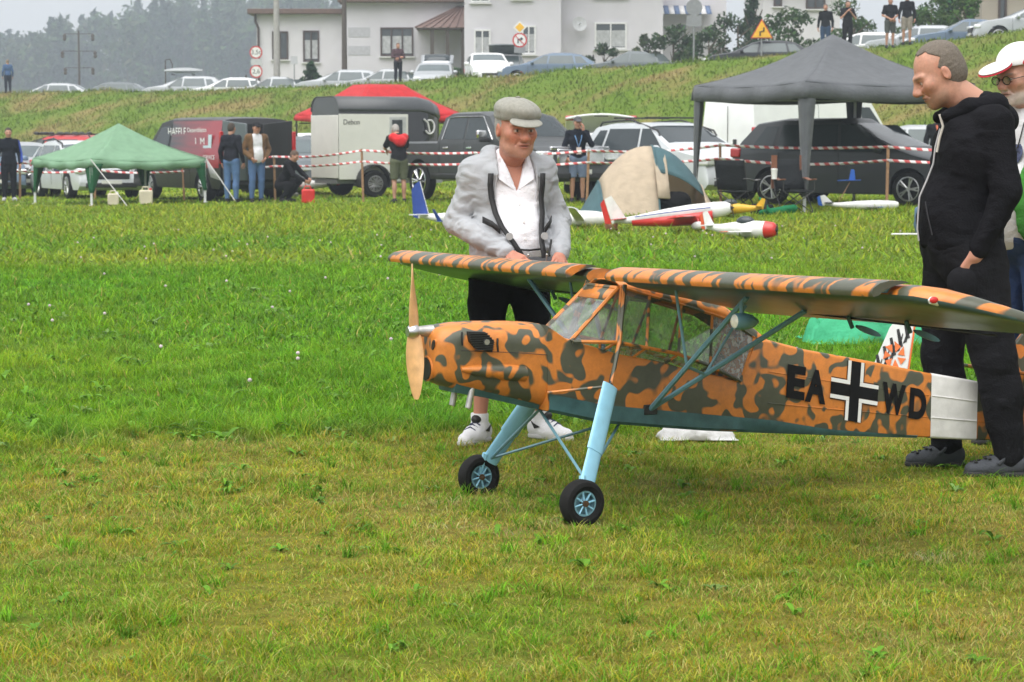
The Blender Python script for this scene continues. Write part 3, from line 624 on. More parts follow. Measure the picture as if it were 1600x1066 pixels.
# tail: fin, rudder, tailplane, skid
def slab(P, y, t, name, m): d = MB(); d.prism([(x, y-t/2, z) for x, z in P], (0, t, 0)); return d.build(name, m, plane, bevel=.004)
slab([(1.93, .37), (2.03, .50), (2.14, .62), (2.20, .64), (2.20, .27), (2.10, .30)], 0, .02, 'tail_fin', M_CAMO)
slab([(2.205, .20), (2.205, .645), (2.27, .655), (2.35, .60), (2.40, .45), (2.37, .28), (2.30, .18)], 0, .018, 'rudder', M_CAMO)
for s in (-1, 1):
    d = MB(); d.prism([(1.98, s*.03, .43), (2.03, s*.45, .425), (2.10, s*.55, .415), (2.33, s*.52, .37), (2.34, s*.03, .37)], (0, 0, .014)); d.build('tailplane', M_CAMO, plane, bevel=.004)
b = MB(); b.tube([(2.0, 0, .14), (2.12, 0, .05), (2.2, 0, .012)], .008); b.build('tail_skid', M_STRUT, plane)
# ------------------------------------------------------------------ organic shapes: smooth unions of round forms, meshed with surface nets
def surfnet(D, org, h):
    S = D < 0; c = S.astype(np.int8); sx, sy, sz = D.shape
    tot = sum(c[i:sx-1+i, j:sy-1+j, k:sz-1+k] for i in (0,1) for j in (0,1) for k in (0,1))
    act = np.argwhere((tot > 0) & (tot < 8)); ids = -np.ones((sx-1, sy-1, sz-1), np.int64); ids[act[:,0], act[:,1], act[:,2]] = np.arange(len(act))
    acc = np.zeros((len(act), 3)); cnt = np.zeros(len(act)); cor = [(i, j, k) for i in (0,1) for j in (0,1) for k in (0,1)]
    val = {q: D[act[:,0]+q[0], act[:,1]+q[1], act[:,2]+q[2]] for q in cor}
    for a in cor:
        for ax in range(3):
            if a[ax]: continue
            b = list(a); b[ax] = 1; b = tuple(b); da, db = val[a], val[b]; m = (da < 0) != (db < 0)
            t = np.where(m, da/np.where(m, da-db, 1), 0); p = np.array(a, float)[None, :].repeat(len(act), 0); p[:, ax] += t
            acc += p*m[:, None]; cnt += m
    V_ = (act + acc/np.maximum(cnt, 1)[:, None])*h + org; Q = []
    for ax in range(3):
        o1, o2 = [(1,2),(2,0),(0,1)][ax]; sl0 = [slice(1, -1)]*3; sl0[ax] = slice(0, -1); sl1 = list(sl0); sl1[ax] = slice(1, None)
        A, Bv = S[tuple(sl0)], S[tuple(sl1)]; e = np.argwhere(A != Bv)
        if not len(e): continue
        flip = A[e[:,0], e[:,1], e[:,2]]; off = [1, 1, 1]; off[ax] = 0; g = e + off
        def cid(d1, d2): q = g.copy(); q[:, o1] += d1; q[:, o2] += d2; return ids[q[:,0], q[:,1], q[:,2]]
        q = np.stack([cid(-1,-1), cid(0,-1), cid(0,0), cid(-1,0)], -1); q[~flip] = q[~flip][:, ::-1]; Q.append(q)
    return V_, np.concatenate(Q)
def C_(a, b, ra, rb=None, op='u', k=.02, sc=(1,1,1)): return ('c', np.array(a, float), np.array(b, float), ra, ra if rb is None else rb, op, k, np.array(sc, float))
def E_(c, r, op='u', k=.02, rot=None): return ('e', np.array(c, float), np.array(r, float), rot, None, op, k, None)
def B_(c, r, rd=.01, op='u', k=.01, rot=None): return ('b', np.array(c, float), np.array(r, float), rot, rd, op, k, None)
def bbox_of(p):
    if p[0] == 'c':
        r = max(p[3], p[4])*p[7]; return np.minimum(p[1], p[2])-r, np.maximum(p[1], p[2])+r
    r = p[2] if p[3] is None else np.full(3, np.linalg.norm(p[2])); return p[1]-r, p[1]+r
def sdf(prims, h, disp=None, clip=None, post=None):
    bb = [bbox_of(p) for p in prims if p[5] == 'u']; lo = np.min([b[0] for b in bb], 0)-5*h; hi = np.max([b[1] for b in bb], 0)+5*h
    n = np.ceil((hi-lo)/h).astype(int)+1; D = np.full(n, .25, np.float32); ax = [lo[i]+h*np.arange(n[i]) for i in range(3)]
    for p in prims:
        a, b = bbox_of(p); k = p[6]; m = k + 4*h + .01
        i0 = np.clip(np.floor((a-m-lo)/h).astype(int), 0, n-1); i1 = np.clip(np.ceil((b+m-lo)/h).astype(int)+1, 1, n)
        if (i1 <= i0).any(): continue
        sl = tuple(slice(i0[q], i1[q]) for q in range(3)); X, Y, Z = np.meshgrid(*[ax[q][sl[q]] for q in range(3)], indexing='ij', sparse=True)
        if p[0] == 'c':
            sc = p[7]; A = p[1]/sc; Bq = p[2]/sc; ba = Bq-A; px_, py_, pz_ = X/sc[0]-A[0], Y/sc[1]-A[1], Z/sc[2]-A[2]
            t = np.clip((px_*ba[0]+py_*ba[1]+pz_*ba[2])/max(ba@ba, 1e-9), 0, 1)
            d = (np.sqrt((px_-ba[0]*t)**2+(py_-ba[1]*t)**2+(pz_-ba[2]*t)**2) - (p[3]+(p[4]-p[3])*t))*sc.min()
        else:
            q = [X-p[1][0], Y-p[1][1], Z-p[1][2]]
            if p[3] is not None: Rm = p[3]; q = [q[0]*Rm[0][i]+q[1]*Rm[1][i]+q[2]*Rm[2][i] for i in range(3)]
            if p[0] == 'e':
                r = p[2]; k0 = np.sqrt((q[0]/r[0])**2+(q[1]/r[1])**2+(q[2]/r[2])**2); k1 = np.sqrt((q[0]/r[0]**2)**2+(q[1]/r[1]**2)**2+(q[2]/r[2]**2)**2); d = k0*(k0-1)/np.maximum(k1, 1e-6)
            else:
                rd = p[4]; e = [np.abs(q[i])-p[2][i]+rd for i in range(3)]; d = np.sqrt(sum(np.maximum(v, 0)**2 for v in e)) + np.minimum(np.maximum(np.maximum(e[0], e[1]), e[2]), 0) - rd
        old = D[sl]
        if p[5] == 'u': hh = np.clip(.5+.5*(old-d)/k, 0, 1); D[sl] = old*(1-hh)+d*hh - k*hh*(1-hh)
        else: d = -d; hh = np.clip(.5+.5*(d-old)/k, 0, 1); D[sl] = old*(1-hh)+d*hh + k*hh*(1-hh)
    if disp is not None or clip is not None:
        near = np.abs(D) < .06; I = np.argwhere(near); P = lo + I*h; v = D[near]
        if disp is not None: v = v + disp(P)
        if clip is not None: v = np.maximum(v, clip(P))
        D[near] = v
        if clip is not None:
            rest = ~near & (D < 0)
            if rest.any(): I = np.argwhere(rest); D[rest] = np.maximum(D[rest], clip(lo+I*h))
    return surfnet(D, lo, h)
def rotm(rx=0, ry=0, rz=0): return np.array((Matrix.Rotation(rz, 3, 'Z') @ Matrix.Rotation(ry, 3, 'Y') @ Matrix.Rotation(rx, 3, 'X')))
def sdf_obj(name, parts, m, parent, cols=None, smooth=2):
    """parts: list of (V,Q) joined in one mesh"""
    VV, QQ, off = [], [], 0
    for V_, Q in parts: VV.append(V_); QQ.append(Q+off); off += len(V_)
    V_ = np.concatenate(VV); Q = np.concatenate(QQ); me = quick_mesh(name, V_, Q)
    if cols is not None: set_col(me, np.concatenate(cols))
    o = link_mesh(name, me, m, parent)
    if smooth: md = o.modifiers.new('smooth', 'SMOOTH'); md.iterations = smooth; md.factor = .5
    return o
def head_prims(nose=1., jaw=1., ears=True):
    P = [E_((0,.018,.035), (.077,.096,.085)), E_((0,-.018,-.03), (.067,.075,.088), k=.03), E_((0,-.032,-.078), (.053*jaw,.054,.042), k=.03), E_((0,-.072,-.1), (.022,.018,.018), k=.025)]
    for s in (-1, 1):
        P += [E_((s*.043,-.06,-.018), (.026,.024,.022), k=.03), C_((s*.012,-.087,.022), (s*.048,-.072,.024), .010, .008, k=.018), E_((s*.033,-.094,.0), (.018,.016,.011), 's', .014), E_((s*.032,-.074,.0), (.014,.0135,.0125), k=.006)]
        P += [C_((s*.017,-.084,.0125), (s*.047,-.076,.009), .0045, .004, k=.006), E_((s*.014,-.099,-.034), (.010,.012,.009), k=.01), C_((s*.021,-.096,-.034), (s*.034,-.080,-.060), .0025, .0025, 's', .007), C_((s*.02,-.089,-.013), (s*.045,-.076,-.013), .0018, .0018, 's', .006)]
        if ears: P += [E_((s*.077,.014,-.006), (.010,.018,.029), k=.008, rot=rotm(0, 0, s*.35)), E_((s*.088,.006,-.004), (.006,.011,.018), 's', .006)]
    P += [C_((0,-.088,.015), (0,-.112*nose,-.026), .008, .0135, k=.014), E_((0,-.108*nose,-.03), (.014,.013,.011), k=.012), E_((0,-.088,-.058), (.024,.012,.006), k=.008), E_((0,-.086,-.068), (.021,.012,.007), k=.008), E_((0,-.101,-.0635), (.024,.01,.0018), 's', .004)]
    return P
def head_cols(V_, skin, brow, stubble=None, eyes=True):
    s = np.array(skin); c = np.tile(s, (len(V_), 1)); x, y, z = np.abs(V_[:,0]), V_[:,1], V_[:,2]
    red = np.exp(-((x-.045)/.02)**2-((z+.025)/.025)**2)*(y < -.03) + np.exp(-(x/.016)**2-((z+.028)/.016)**2)*(y < -.09) + .6*(x > .072)*(np.abs(z) < .05)
    c *= 1 + red[:, None]*np.array([.05, -.09, -.10])
    if stubble is not None: w = sstep(-.045, -.07, z)*sstep(.0, -.035, y)*sstep(-.125, -.105, z)*(1-np.exp(-(x/.022)**2-((z+.063)/.009)**2)); w = np.maximum(w, np.exp(-(x/.03)**2-((z+.046)/.007)**2)*(y < -.07)); c = c*(1-w[:, None]*.6) + np.array(stubble)*w[:, None]*.6
    c = c*(1+.22*(vnoise(V_*140, 3)-.5)+.14*(vnoise(V_*45, 4)-.5))[:, None]
    lip = np.exp(-(x/.024)**4-((z+.063)/.009)**4)*(y < -.075); c = c*(1-lip[:, None]*.55) + np.array([.3, .1, .09])*lip[:, None]*.55
    mo = np.exp(-(x/.025)**4-((z+.0635)/.0022)**2)*(y < -.07); c *= 1-mo[:, None]*.8
    br = np.exp(-((x-.031)/.021)**4-((z-.024-.1*(.03-x)*0)/.005)**2)*(y < -.055); c = c*(1-br[:, None]*.8) + np.array(brow)*br[:, None]*.8
    if eyes:
        ey = np.exp(-((x-.032)/.0125)**4-((z-.001)/.0055)**4)*(y < -.07); c = c*(1-ey[:, None]) + np.array([.5, .46, .42])*ey[:, None]
        ir = np.exp(-((x-.032)/.0055)**4-((z-.001)/.0055)**4)*(y < -.07); c = c*(1-ir[:, None]) + np.array([.03, .025, .02])*ir[:, None]
        li = np.exp(-((x-.032)/.017)**4-((z-.0075)/.0022)**2)*(y < -.065); c *= 1-li[:, None]*.65
    return c
def hand_prims(w, d, nrm, side, curl=.5, sc=1.):
    """w wrist point, d direction of the fingers, nrm back-of-hand normal, side +1 / -1 on which the thumb leaves"""
    w = np.array(w, float); d = np.array(d, float)/np.linalg.norm(d); nrm = np.array(nrm, float); nrm -= d*(nrm@d); nrm /= np.linalg.norm(nrm); sd_ = np.cross(d, nrm)*side
    P = [C_(w, w+d*.035*sc, .026*sc, .026*sc, k=.012)]
    for q in (-.027, -.009, .009, .027): P.append(C_(w+d*.025*sc+sd_*q*.7*sc, w+d*.09*sc+sd_*q*sc, .0145*sc, .0125*sc, k=.012))
    for i, q in enumerate((.029, .0098, -.0098, -.028)):
        p = w+d*.09*sc+sd_*q*sc; a = curl*.5; ln = (1., 1.1, 1.03, .82)[i]*sc
        for L_ in (.042, .027, .022):
            dd = d*math.cos(a) - nrm*math.sin(a); e = p+dd*L_*ln; P.append(C_(p, e, .0092*sc, .0082*sc, k=.004)); p = e; a += curl
    p = w+d*.03*sc+sd_*.028*sc; dd = d*.6+sd_*.75-nrm*.25; dd /= np.linalg.norm(dd)
    for L_ in (.042, .032, .026): e = p+dd*L_*sc; P.append(C_(p, e, .0115*sc, .0095*sc, k=.006)); p = e; dd = dd*.75+d*.35-nrm*.3*curl; dd /= np.linalg.norm(dd)
    return P
def fold_noise(amp, sx, sz, seed):
    def f(P): 
        q = np.stack([P[:,0]*sx+3, P[:,1]*sx+7, P[:,2]*sz+11], -1); a = vnoise(q, seed)-.5; b = vnoise(q*2.3+5, seed+1)-.5
        return amp*(a*1.4 + .7*b - .35*np.abs(b)*2)
    return f
def cloth(name, c, bs=120, wr=.22):
    if name in MATS: return MATS[name]
    m = mat(name, c, .88, var=.14, scale=6, bump=.25, bscale=bs, sheen=.1 if c[0] > .1 else 0., spec=.25 if c[0] > .1 else .08); nt = m.node_tree; b = nt.nodes['Principled BSDF']
    tc = nnode(nt, 'ShaderNodeTexCoord'); mp = nnode(nt, 'ShaderNodeMapping'); mp.inputs['Scale'].default_value = (9, 9, 17); n = nnode(nt, 'ShaderNodeTexNoise'); n.inputs['Scale'].default_value = 1.; n.inputs['Detail'].default_value = 1.; n.inputs['Distortion'].default_value = .8
    bp = nnode(nt, 'ShaderNodeBump'); bp.inputs['Strength'].default_value = wr; bp.inputs['Distance'].default_value = .05
    old = b.inputs['Normal'].links[0].from_node; nt.links.new(tc.outputs['Object'], mp.inputs[0]); nt.links.new(mp.outputs[0], n.inputs[0]); nt.links.new(n.outputs['Fac'], bp.inputs['Height']); nt.links.new(bp.outputs[0], old.inputs['Normal']); return m
J0 = dict(hip=(.095,0,.90), knee=(.105,-.015,.49), ank=(.11,.02,.085), sho=(.178,.01,1.415), elb=(.25,.04,1.13), wri=(.265,-.06,.89), head=(0,-.02,1.632), chest=(0,0,1.30), waist=(0,0,1.06))
def person(name, label, loc, rz, ht=1.75, J=None, build=1., belly=0., skin=(.42,.225,.155), top=(.02,.02,.02), sleeve='long', bottom=(.02,.02,.03), legs='long', shoe=(.03,.03,.03), hair=(.06,.045,.03), hat=None, yaw=0., pitch=.1, roll=0., toe=(.25,-.25), vox=.013, hv=.006, curl=.6, thumb=1, group=None, brow=(.06,.04,.03), stubble=None, hairfn='short', hem=.86, fold=.006, socks=None, hands=((None, None), (None, None)), extra=None, top_mat=None, nose=1., jaw=1., shoes='shoe', topclip=None, top_extra=(), bottom_mat=None, cat='person', hk=None, shrink=0., lw=1.):
    k = ht/1.75; pr = thing(name, label, cat, loc, rz, group); j = {}
    for key, v in J0.items():
        if key in ('head', 'chest', 'waist'): j[key] = np.array((J or {}).get(key, v), float)*k
        else:
            for s, t in ((1, 'L'), (-1, 'R')):
                q = (J or {}).get(key+t); q = np.array(q, float) if q is not None else np.array(v, float)*[s, 1, 1]; j[key+t] = q*k
    hk = hk or max(k, 1.0)
    H_ = j['head']; ch = j['chest']; wa = j['waist']; b = build; hm = rotm(0, roll, 0); hm = rotm(0, 0, yaw) @ rotm(pitch, 0, 0) @ hm
    pel = (j['hipL']+j['hipR'])/2 + [0, 0, .04*k]; nb = (j['shoL']+j['shoR'])/2 + np.array([0, .0, .045*k])
    def torso(o):
        P = [C_(pel-[.05*k,0,0], pel+[.05*k,0,0], .115*k*b+o, sc=(1,.9,1)), C_(wa-[.05*k,0,0], wa+[.05*k,0,0], .105*k*b+o, k=.06, sc=(1,.88,1.15)), C_(ch-[.06*k,0,0], ch+[.06*k,0,0], .118*k*b+o, k=.06, sc=(1.05,.85,1.2)), C_(j['shoL'], j['shoR'], .06*k+o, k=.05), C_(nb+[0,.01,-.03], nb+[0,.0,.02], .075*k+o*.6, .06*k+o*.4, k=.05)]
        if belly: P.append(E_(wa+[0,-.055-belly*.5,-.02], (.155*k*b+o, .10+belly+o, .19*k+o), k=.05))
        return P
    def arm(t, o, full=True, upto=1.):
        s_, e_, w_ = j['sho'+t], j['elb'+t], j['wri'+t]
        if not full: return [C_(s_, s_+(e_-s_)*.72, .056*k+o, .056*k+o, k=.04)]
        return [C_(s_, e_, .052*k+o, .044*k+o, k=.03), C_(e_, e_+(w_-e_)*upto, .043*k+o, .029*k+o*.8, k=.009)]
    def leg(t, o, full=True, upto=1.):
        h_, n_, a_ = j['hip'+t], j['knee'+t], j['ank'+t]
        P = [C_(h_, n_, .086*k*lw+o, .056*k*lw+o, k=.04)]
        if full: P += [C_(n_, n_+(a_-n_)*upto, .055*k*lw+o, .037*k*lw+o, k=.02), E_(n_*.65+a_*.35+[0,.022,0], (.052*k+o,.052*k+o,.13*k), k=.03)]
        return P
    # body: trunk, limbs, neck; finely meshed head and hands run into it
    P = torso(-.006-shrink) + arm('L', -.003) + arm('R', -.003) + leg('L', -.003) + leg('R', -.003); nk = H_ + hm @ np.array([0,.022,-.075])*hk; P.append(C_(nb+[0,.01,.0], nk, .060*k, .056*k, k=.02))
    for t in 'LR': f = j['ank'+t]; q_ = toe['LR'.index(t)]; P.append(C_(f+[0,0,-.04], f+[.07*math.sin(q_),-.07*math.cos(q_),-.052], .03, .024, k=.02))
    parts = [sdf(P, vox)]; cols = [np.tile(skin, (len(parts[0][0]), 1))]
    hp = head_prims(nose, jaw) + [C_((0,.022,-.07), (0,.03,-.12), .057, .058, k=.03)]; V_, Q = sdf(hp, hv)
    cols.append(head_cols(V_, skin, brow, stubble, hv < .0045)); parts.append(((V_*hk) @ hm.T + H_, Q))
    for i, t in enumerate('LR'):
        d, nrm = hands[i]; fw = j['wri'+t]-j['elb'+t]; d = fw if d is None else np.array(d); nrm = np.array([1 if t == 'L' else -1, .2, .2]) if nrm is None else nrm
        c_ = curl[i] if hasattr(curl, '__len__') else curl
        sgn = -1 if t == 'L' else 1
        V_, Q = sdf(hand_prims(j['wri'+t], d, nrm, sgn*thumb if not hasattr(thumb, '__len__') else thumb[i], c_, k*.98), .0045 if hv > .0045 else .003); parts.append((V_, Q)); cols.append(np.tile(np.array(skin)*[1, .93, .92], (len(V_), 1)))
    body = sdf_obj('body', parts, mat_attr('skin', .5, bump=.08, bscale=180, sss=.08), pr, cols, 1)
    # clothes
    cl = lambda nm, c, bs=120: cloth('cloth_%s_%d' % (nm, abs(hash((round(c[0],3), round(c[1],3), round(c[2],3)))) % 9999), c, bs)
    P = torso(.014)
    for t in ('LR' if sleeve != 'none' else ''): P += arm(t, .013, sleeve == 'long', .97)
    P += list(top_extra)
    hz = hem*k
    def clipf(Q_):
        v = hz - Q_[:,2] + .006*np.sin(Q_[:,0]*30); arm_z = ((Q_[:,0] > .19*k*b) | (Q_[:,0] < -.19*k*b)) if sleeve == 'long' else np.zeros(len(Q_), bool)
        hd = np.zeros(len(Q_), bool)
        for t in 'LR':
            a, c = j['elb'+t], j['wri'+t]; tt = np.clip(((Q_-a)@(c-a))/((c-a)@(c-a)), 0, 1); hd |= np.linalg.norm(Q_-(a+tt[:,None]*(c-a)), axis=1) < .075*k
        v = np.where((arm_z | hd) & (Q_[:,2] > hz-.25), np.where(hd, -.2, v), v)
        if topclip is not None: v = np.maximum(v, topclip(Q_))
        return v
    shirt = sdf_obj('top', [sdf(P, vox*.9, fold_noise(fold, 9, 16, 3), clipf)], top_mat or cl('top', top), pr)
    P = [C_(pel-[.05*k,0,.02], pel+[.05*k,0,-.02], .117*k*b+.008, sc=(1,.9,1))]
    if belly: P.append(E_(wa+[0,-.05-belly*.5,-.06*k], (.15*k*b, .095+belly, .17*k), k=.05))
    for t in 'LR': P += leg(t, .017 if legs != 'shorts' else .024, legs != 'shorts', .98)
    trous = sdf_obj('trousers' if legs != 'shorts' else 'shorts', [sdf(P, vox*.9, fold_noise(fold*1.2, 11, 9, 5), (lambda Q_: (j['kneeL'][2]+.03*k) - Q_[:,2]) if legs == 'shorts' else None)], bottom_mat or cl('bottom', bottom), pr)
    for i, t in enumerate('LR'):
        f = j['ank'+t]; dv = np.array([math.sin(toe[i]), -math.cos(toe[i]), 0]); sd_ = np.array([dv[1], -dv[0], 0]); g = np.array([f[0], f[1], 0]); z0 = f[2]-.085*k
        P = [C_(g-dv*.035+[0,0,z0+.045], g+dv*.06+[0,0,z0+.042], .042, .045, k=.02), C_(g+dv*.06+[0,0,z0+.035], g+dv*.15+[0,0,z0+.028], .046, .036, k=.03, sc=(1,1,.9)), C_(g-dv*.03+[0,0,z0+.06], g+[0,0,z0+.085], .04, .043, k=.02)]
        sh = sdf_obj('shoe', [sdf(P, vox*.6, None, lambda Q_: np.maximum(z0+.012-Q_[:,2], Q_[:,2]-(z0+.118)))], cl('shoe', shoe), pr)
        P = [C_(g-dv*.03+[0,0,z0+.012], g+dv*.15+[0,0,z0+.012], .045, .04, k=.02)]; sdf_obj('sole', [sdf(P, vox*.6, None, lambda Q_: np.maximum(z0-Q_[:,2], Q_[:,2]-(z0+.022)))], cl('sole', (.5,.5,.5) if shoe[0] > .3 else (.05,.05,.05)), sh)
    # hair
    hob = None
    if hair is not None:
        def hclip(Q_):
            x, y, z = Q_[:,0], Q_[:,1], Q_[:,2]
            if hairfn == 'receding': front = -.030 + .022*sstep(.015, .05, np.abs(x)) + np.interp(z, [-.05, .0, .03, .06, .09, .12], [.012, .008, .0, .028, .0, -.02]) 
            elif hairfn == 'sides': return np.maximum(np.maximum((-.02 + .25*np.clip(z, -.1, .1)) - y, z-.075), -(z+.045+.5*np.clip(.06-y, -.05, .1)))
            else: front = np.where(z > .062, -.085 - .2*(z-.062), -.045 + np.where(z < .0, .04, 0.))
            front = front + .014*(vnoise(Q_*70, 9)-.5); low = -.055 - .25*np.clip(y, -.03, .1)
            return np.maximum(front - y, low - z)
        V_, Q = sdf([E_((0,.019,.037), (.0795,.0985,.088)), E_((0,.04,-.02), (.070,.074,.07), k=.03)], hv, (lambda Q_: .0028*(vnoise(Q_*[260, 50, 160], 7)-.6)), hclip)
        hob = sdf_obj('hair', [((V_*hk) @ hm.T + H_, Q)], mat('hair_%d' % (int(hair[0]*1000)), hair, .7, var=.5, scale=220, bump=.5, bscale=420), body, None, 1)
    def headobj(nm, prims, m, par=body, h=None, disp=None, clip=None, sm=1):
        V_, Q = sdf(prims, h or hv, disp, clip); return sdf_obj(nm, [((V_*hk) @ hm.T + H_, Q)], m, par, None, sm)
    if hat is not None and hat[0] == 'cap':
        c = cl('hat', hat[1], 200)
        ho = headobj('cap', [E_((0,.015,.055), (.088,.106,.082))], c, pr, None, None, lambda Q_: .045 - Q_[:,2])
        headobj('cap_peak', [E_((0,-.12,.058), (.07,.075,.018), rot=rotm(.22))], c if len(hat) < 3 else cl('hat', hat[2]), ho, None, None, lambda Q_: np.maximum(.052+.24*(Q_[:,1]+.1) - .35*Q_[:,0]**2/.07 - .004 - Q_[:,2]*1. + .0, -.3 + 0*Q_[:,0]))
    return dict(pr=pr, body=body, j=j, hm=hm, ho=headobj, cl=cl, k=k, hk=hk, torso=torso, arm=arm, leg=leg, H=H_, top=shirt, bottom=trous, pel=pel, nb=nb)

def front(o, x, z, r=.02, lift=.004, sgn=-1):
    """y of the outermost surface of a garment at (x, z), in its own space"""
    n = len(o.data.vertices); V_ = np.zeros(n*3); o.data.vertices.foreach_get('co', V_); V_ = V_.reshape(-1, 3)
    m = (np.abs(V_[:,0]-x) < r) & (np.abs(V_[:,2]-z) < r)
    return (float((V_[m,1]*-sgn).min())*-sgn if m.any() else 0.) + sgn*lift
def frontpts(o, xz, lift=.004): return [(x, front(o, x, z, lift=lift), z) for x, z in xz]
# ------------------------------------------------------------------ the three people by the aeroplane
def ribbon(name, pts, wdir, w, m, parent, th=.003):
    d = MB(); wd = [Vector(q) for q in wdir] if isinstance(wdir, list) else [Vector(wdir)]*len(pts)
    d.grid([[Vector(p)-u.normalized()*w/2, Vector(p)+u.normalized()*w/2] for p, u in zip(pts, wd)]); return d.build(name, m, parent, thick=th)
M_STRAP = mat('black_webbing', (.012, .012, .013), .7, bump=.2, bscale=300)
# -- pilot in the flat cap
c = person('person', 'man in grey flat cap, open pale grey hoodie and white shirt steering the aeroplane', (-.015, 10.94, G(0, 10.94)), .3, 1.60,
    J=dict(wriR=(-.10,-.30,.992), elbR=(-.27,.04,1.14), wriL=(.185,-.29,.978), elbL=(.28,.02,1.14), shoL=(.178,.01,1.40), shoR=(-.178,.01,1.40), kneeL=(.15,-.02,.49), ankL=(.19,.03,.085), kneeR=(-.14,-.02,.49), ankR=(-.165,-.02,.085), head=(.015,-.075,1.62)),
    build=1.12, belly=.04, shrink=.006, hk=1.10, skin=(.44,.195,.13), top=(.76,.76,.80), sleeve='none', bottom=(.008,.008,.010), legs='shorts', shoe=(.72,.72,.74), hair=(.34,.32,.30), hairfn='sides', yaw=.12, pitch=.10, toe=(.55,-.75), vox=.0085, hv=.0032, curl=(.7,.7), brow=(.2,.15,.11), stubble=(.42,.24,.18), hem=.84, fold=.008, hands=(((-.35,-.8,-.25), (.5,-.3,.9)), ((.5,-.75,-.3), (-.3,-.35,.9))), jaw=1.16, nose=1.0,
    topclip=lambda Q: np.where((Q[:,1] < -.03) & (Q[:,2] > 1.13), (.008 + .34*(Q[:,2]-1.205)) - np.abs(Q[:,0]-.008), -.1))
k = c['k']; P = c['torso'](.024) + c['arm']('L', .017, True, .96) + c['arm']('R', .017, True, .96)
nb = c['nb']; j = c['j']
for s in (-1, 1):
    P += [C_((s*.085, -.10, nb[2]-.055), (s*.105, -.02, nb[2]+.015), .028, .034, k=.03), C_((s*.105, -.02, nb[2]+.015), (s*.07, .085, nb[2]+.03), .034, .045, k=.03), C_((s*.07,.085,nb[2]+.03), (0,.12,nb[2]+.0), .045, .055, k=.03)]
fnz = fold_noise(.009, 13, 20, 13)
def hood_disp(Q):
    v = fnz(Q)
    for t in 'LR':
        for a, w, fr_ in ((j['elb'+t], j['wri'+t], 7.), (j['sho'+t], j['elb'+t], 5.)):
            tt = ((Q-a)@(w-a))/((w-a)@(w-a)); near = (np.linalg.norm(Q-(a+np.clip(tt, 0, 1)[:,None]*(w-a)), axis=1) < .085) & (tt > .0) & (tt < 1); v = v + near*.0035*np.sin(6.28*(tt*fr_*.8 + 3.5*vnoise(Q*[14, 14, 9], 5)))
    return v
def hood_clip(Q):
    x, y, z = Q[:,0]-.005, Q[:,1], Q[:,2]; half = np.interp(z, [.78, .95, 1.15, 1.30, 1.40], [.125, .105, .105, .088, .075])
    op = np.where(y < .0, half - np.abs(x), -.1); v = .80*k - z; hd = np.zeros(len(Q), bool)
    for t in 'LR':
        a, w = j['elb'+t], j['wri'+t]; tt = np.clip(((Q-a)@(w-a))/((w-a)@(w-a)), 0, 1); hd |= np.linalg.norm(Q-(a+tt[:,None]*(w-a)), axis=1) < .068
    neck = .068 - np.hypot(x, (y+.01)); neck = np.where(z > nb[2]-.03, neck, -.1)
    return np.where(hd & (np.abs(x) > .06), -.1, np.maximum(np.maximum(op, v), neck))
hoodie = sdf_obj('hoodie', [sdf(P, .0085, hood_disp, hood_clip)], cloth('pale_grey_jersey', (.34,.352,.372), 200, .35), c['pr'], None, 2)
for s in (-1, 1):
    pts = frontpts(hoodie, [(s*.128, 1.275), (s*.128, 1.22), (s*.122, 1.16), (s*.115, 1.09), (s*.10, 1.03)], .008)
    pts += [(s*.07+.015, front(c['top'], s*.07, .96, lift=.02), .96), (s*.05+.03, -.30, .885)]
    ribbon('shoulder_strap', pts, (1, .25*s, 0), .027, M_STRAP, c['pr'])
    y = front(c['top'], s*.075, .985, lift=.03); d = MB(); d.cyl((s*.085+.01, y, .985), (s*.085+.01, y-.008, .985), .017, n=16); d.build('strap_buckle', mat('grey_plastic', (.35,.36,.36), .5), c['pr'])
    ribbon('side_strap', frontpts(hoodie, [(s*.17, 1.06), (s*.14, 1.04), (s*.11, 1.01)], .012), (0, 0, 1), .03, M_STRAP, c['pr'])
y = front(c['top'], .0, .93, lift=.02); ribbon('cross_strap', [(-.05, y, .925), (.02, y-.004, .92), (.085, y, .925)], (0, 0, 1), .009, M_STRAP, c['pr'])
for s in (-1, 1):                                # shirt collar
    d = MB(); zc = nb[2]; F = [(s*.012, -.118, zc-.125), (s*.085, -.125, zc-.075), (s*.10, -.07, zc-.005), (s*.075, -.02, zc+.035), (s*.062, -.06, zc+.02)]
    d.add([Vector(p) for p in F] , [(0,1,2,3,4)]); d.build('collar', c['cl']('top', (.76,.76,.80)), c['top'], thick=.005, bevel=.002)
    d = MB(); d.tube(frontpts(hoodie, [(s*.10, 1.27), (s*.102, 1.21), (s*.10, 1.14)], .003), .003, 6); d.build('hood_cord', mat('cord_grey', (.45,.46,.48), .8), hoodie)
for z in (1.13, 1.05, .97): d = MB(); yb = front(c['top'], .008, z, .012, 0); d.cyl((.008, yb+.004, z), (.008, yb-.004, z), .0055, n=10); d.build('button', M_WHT, c['top'])
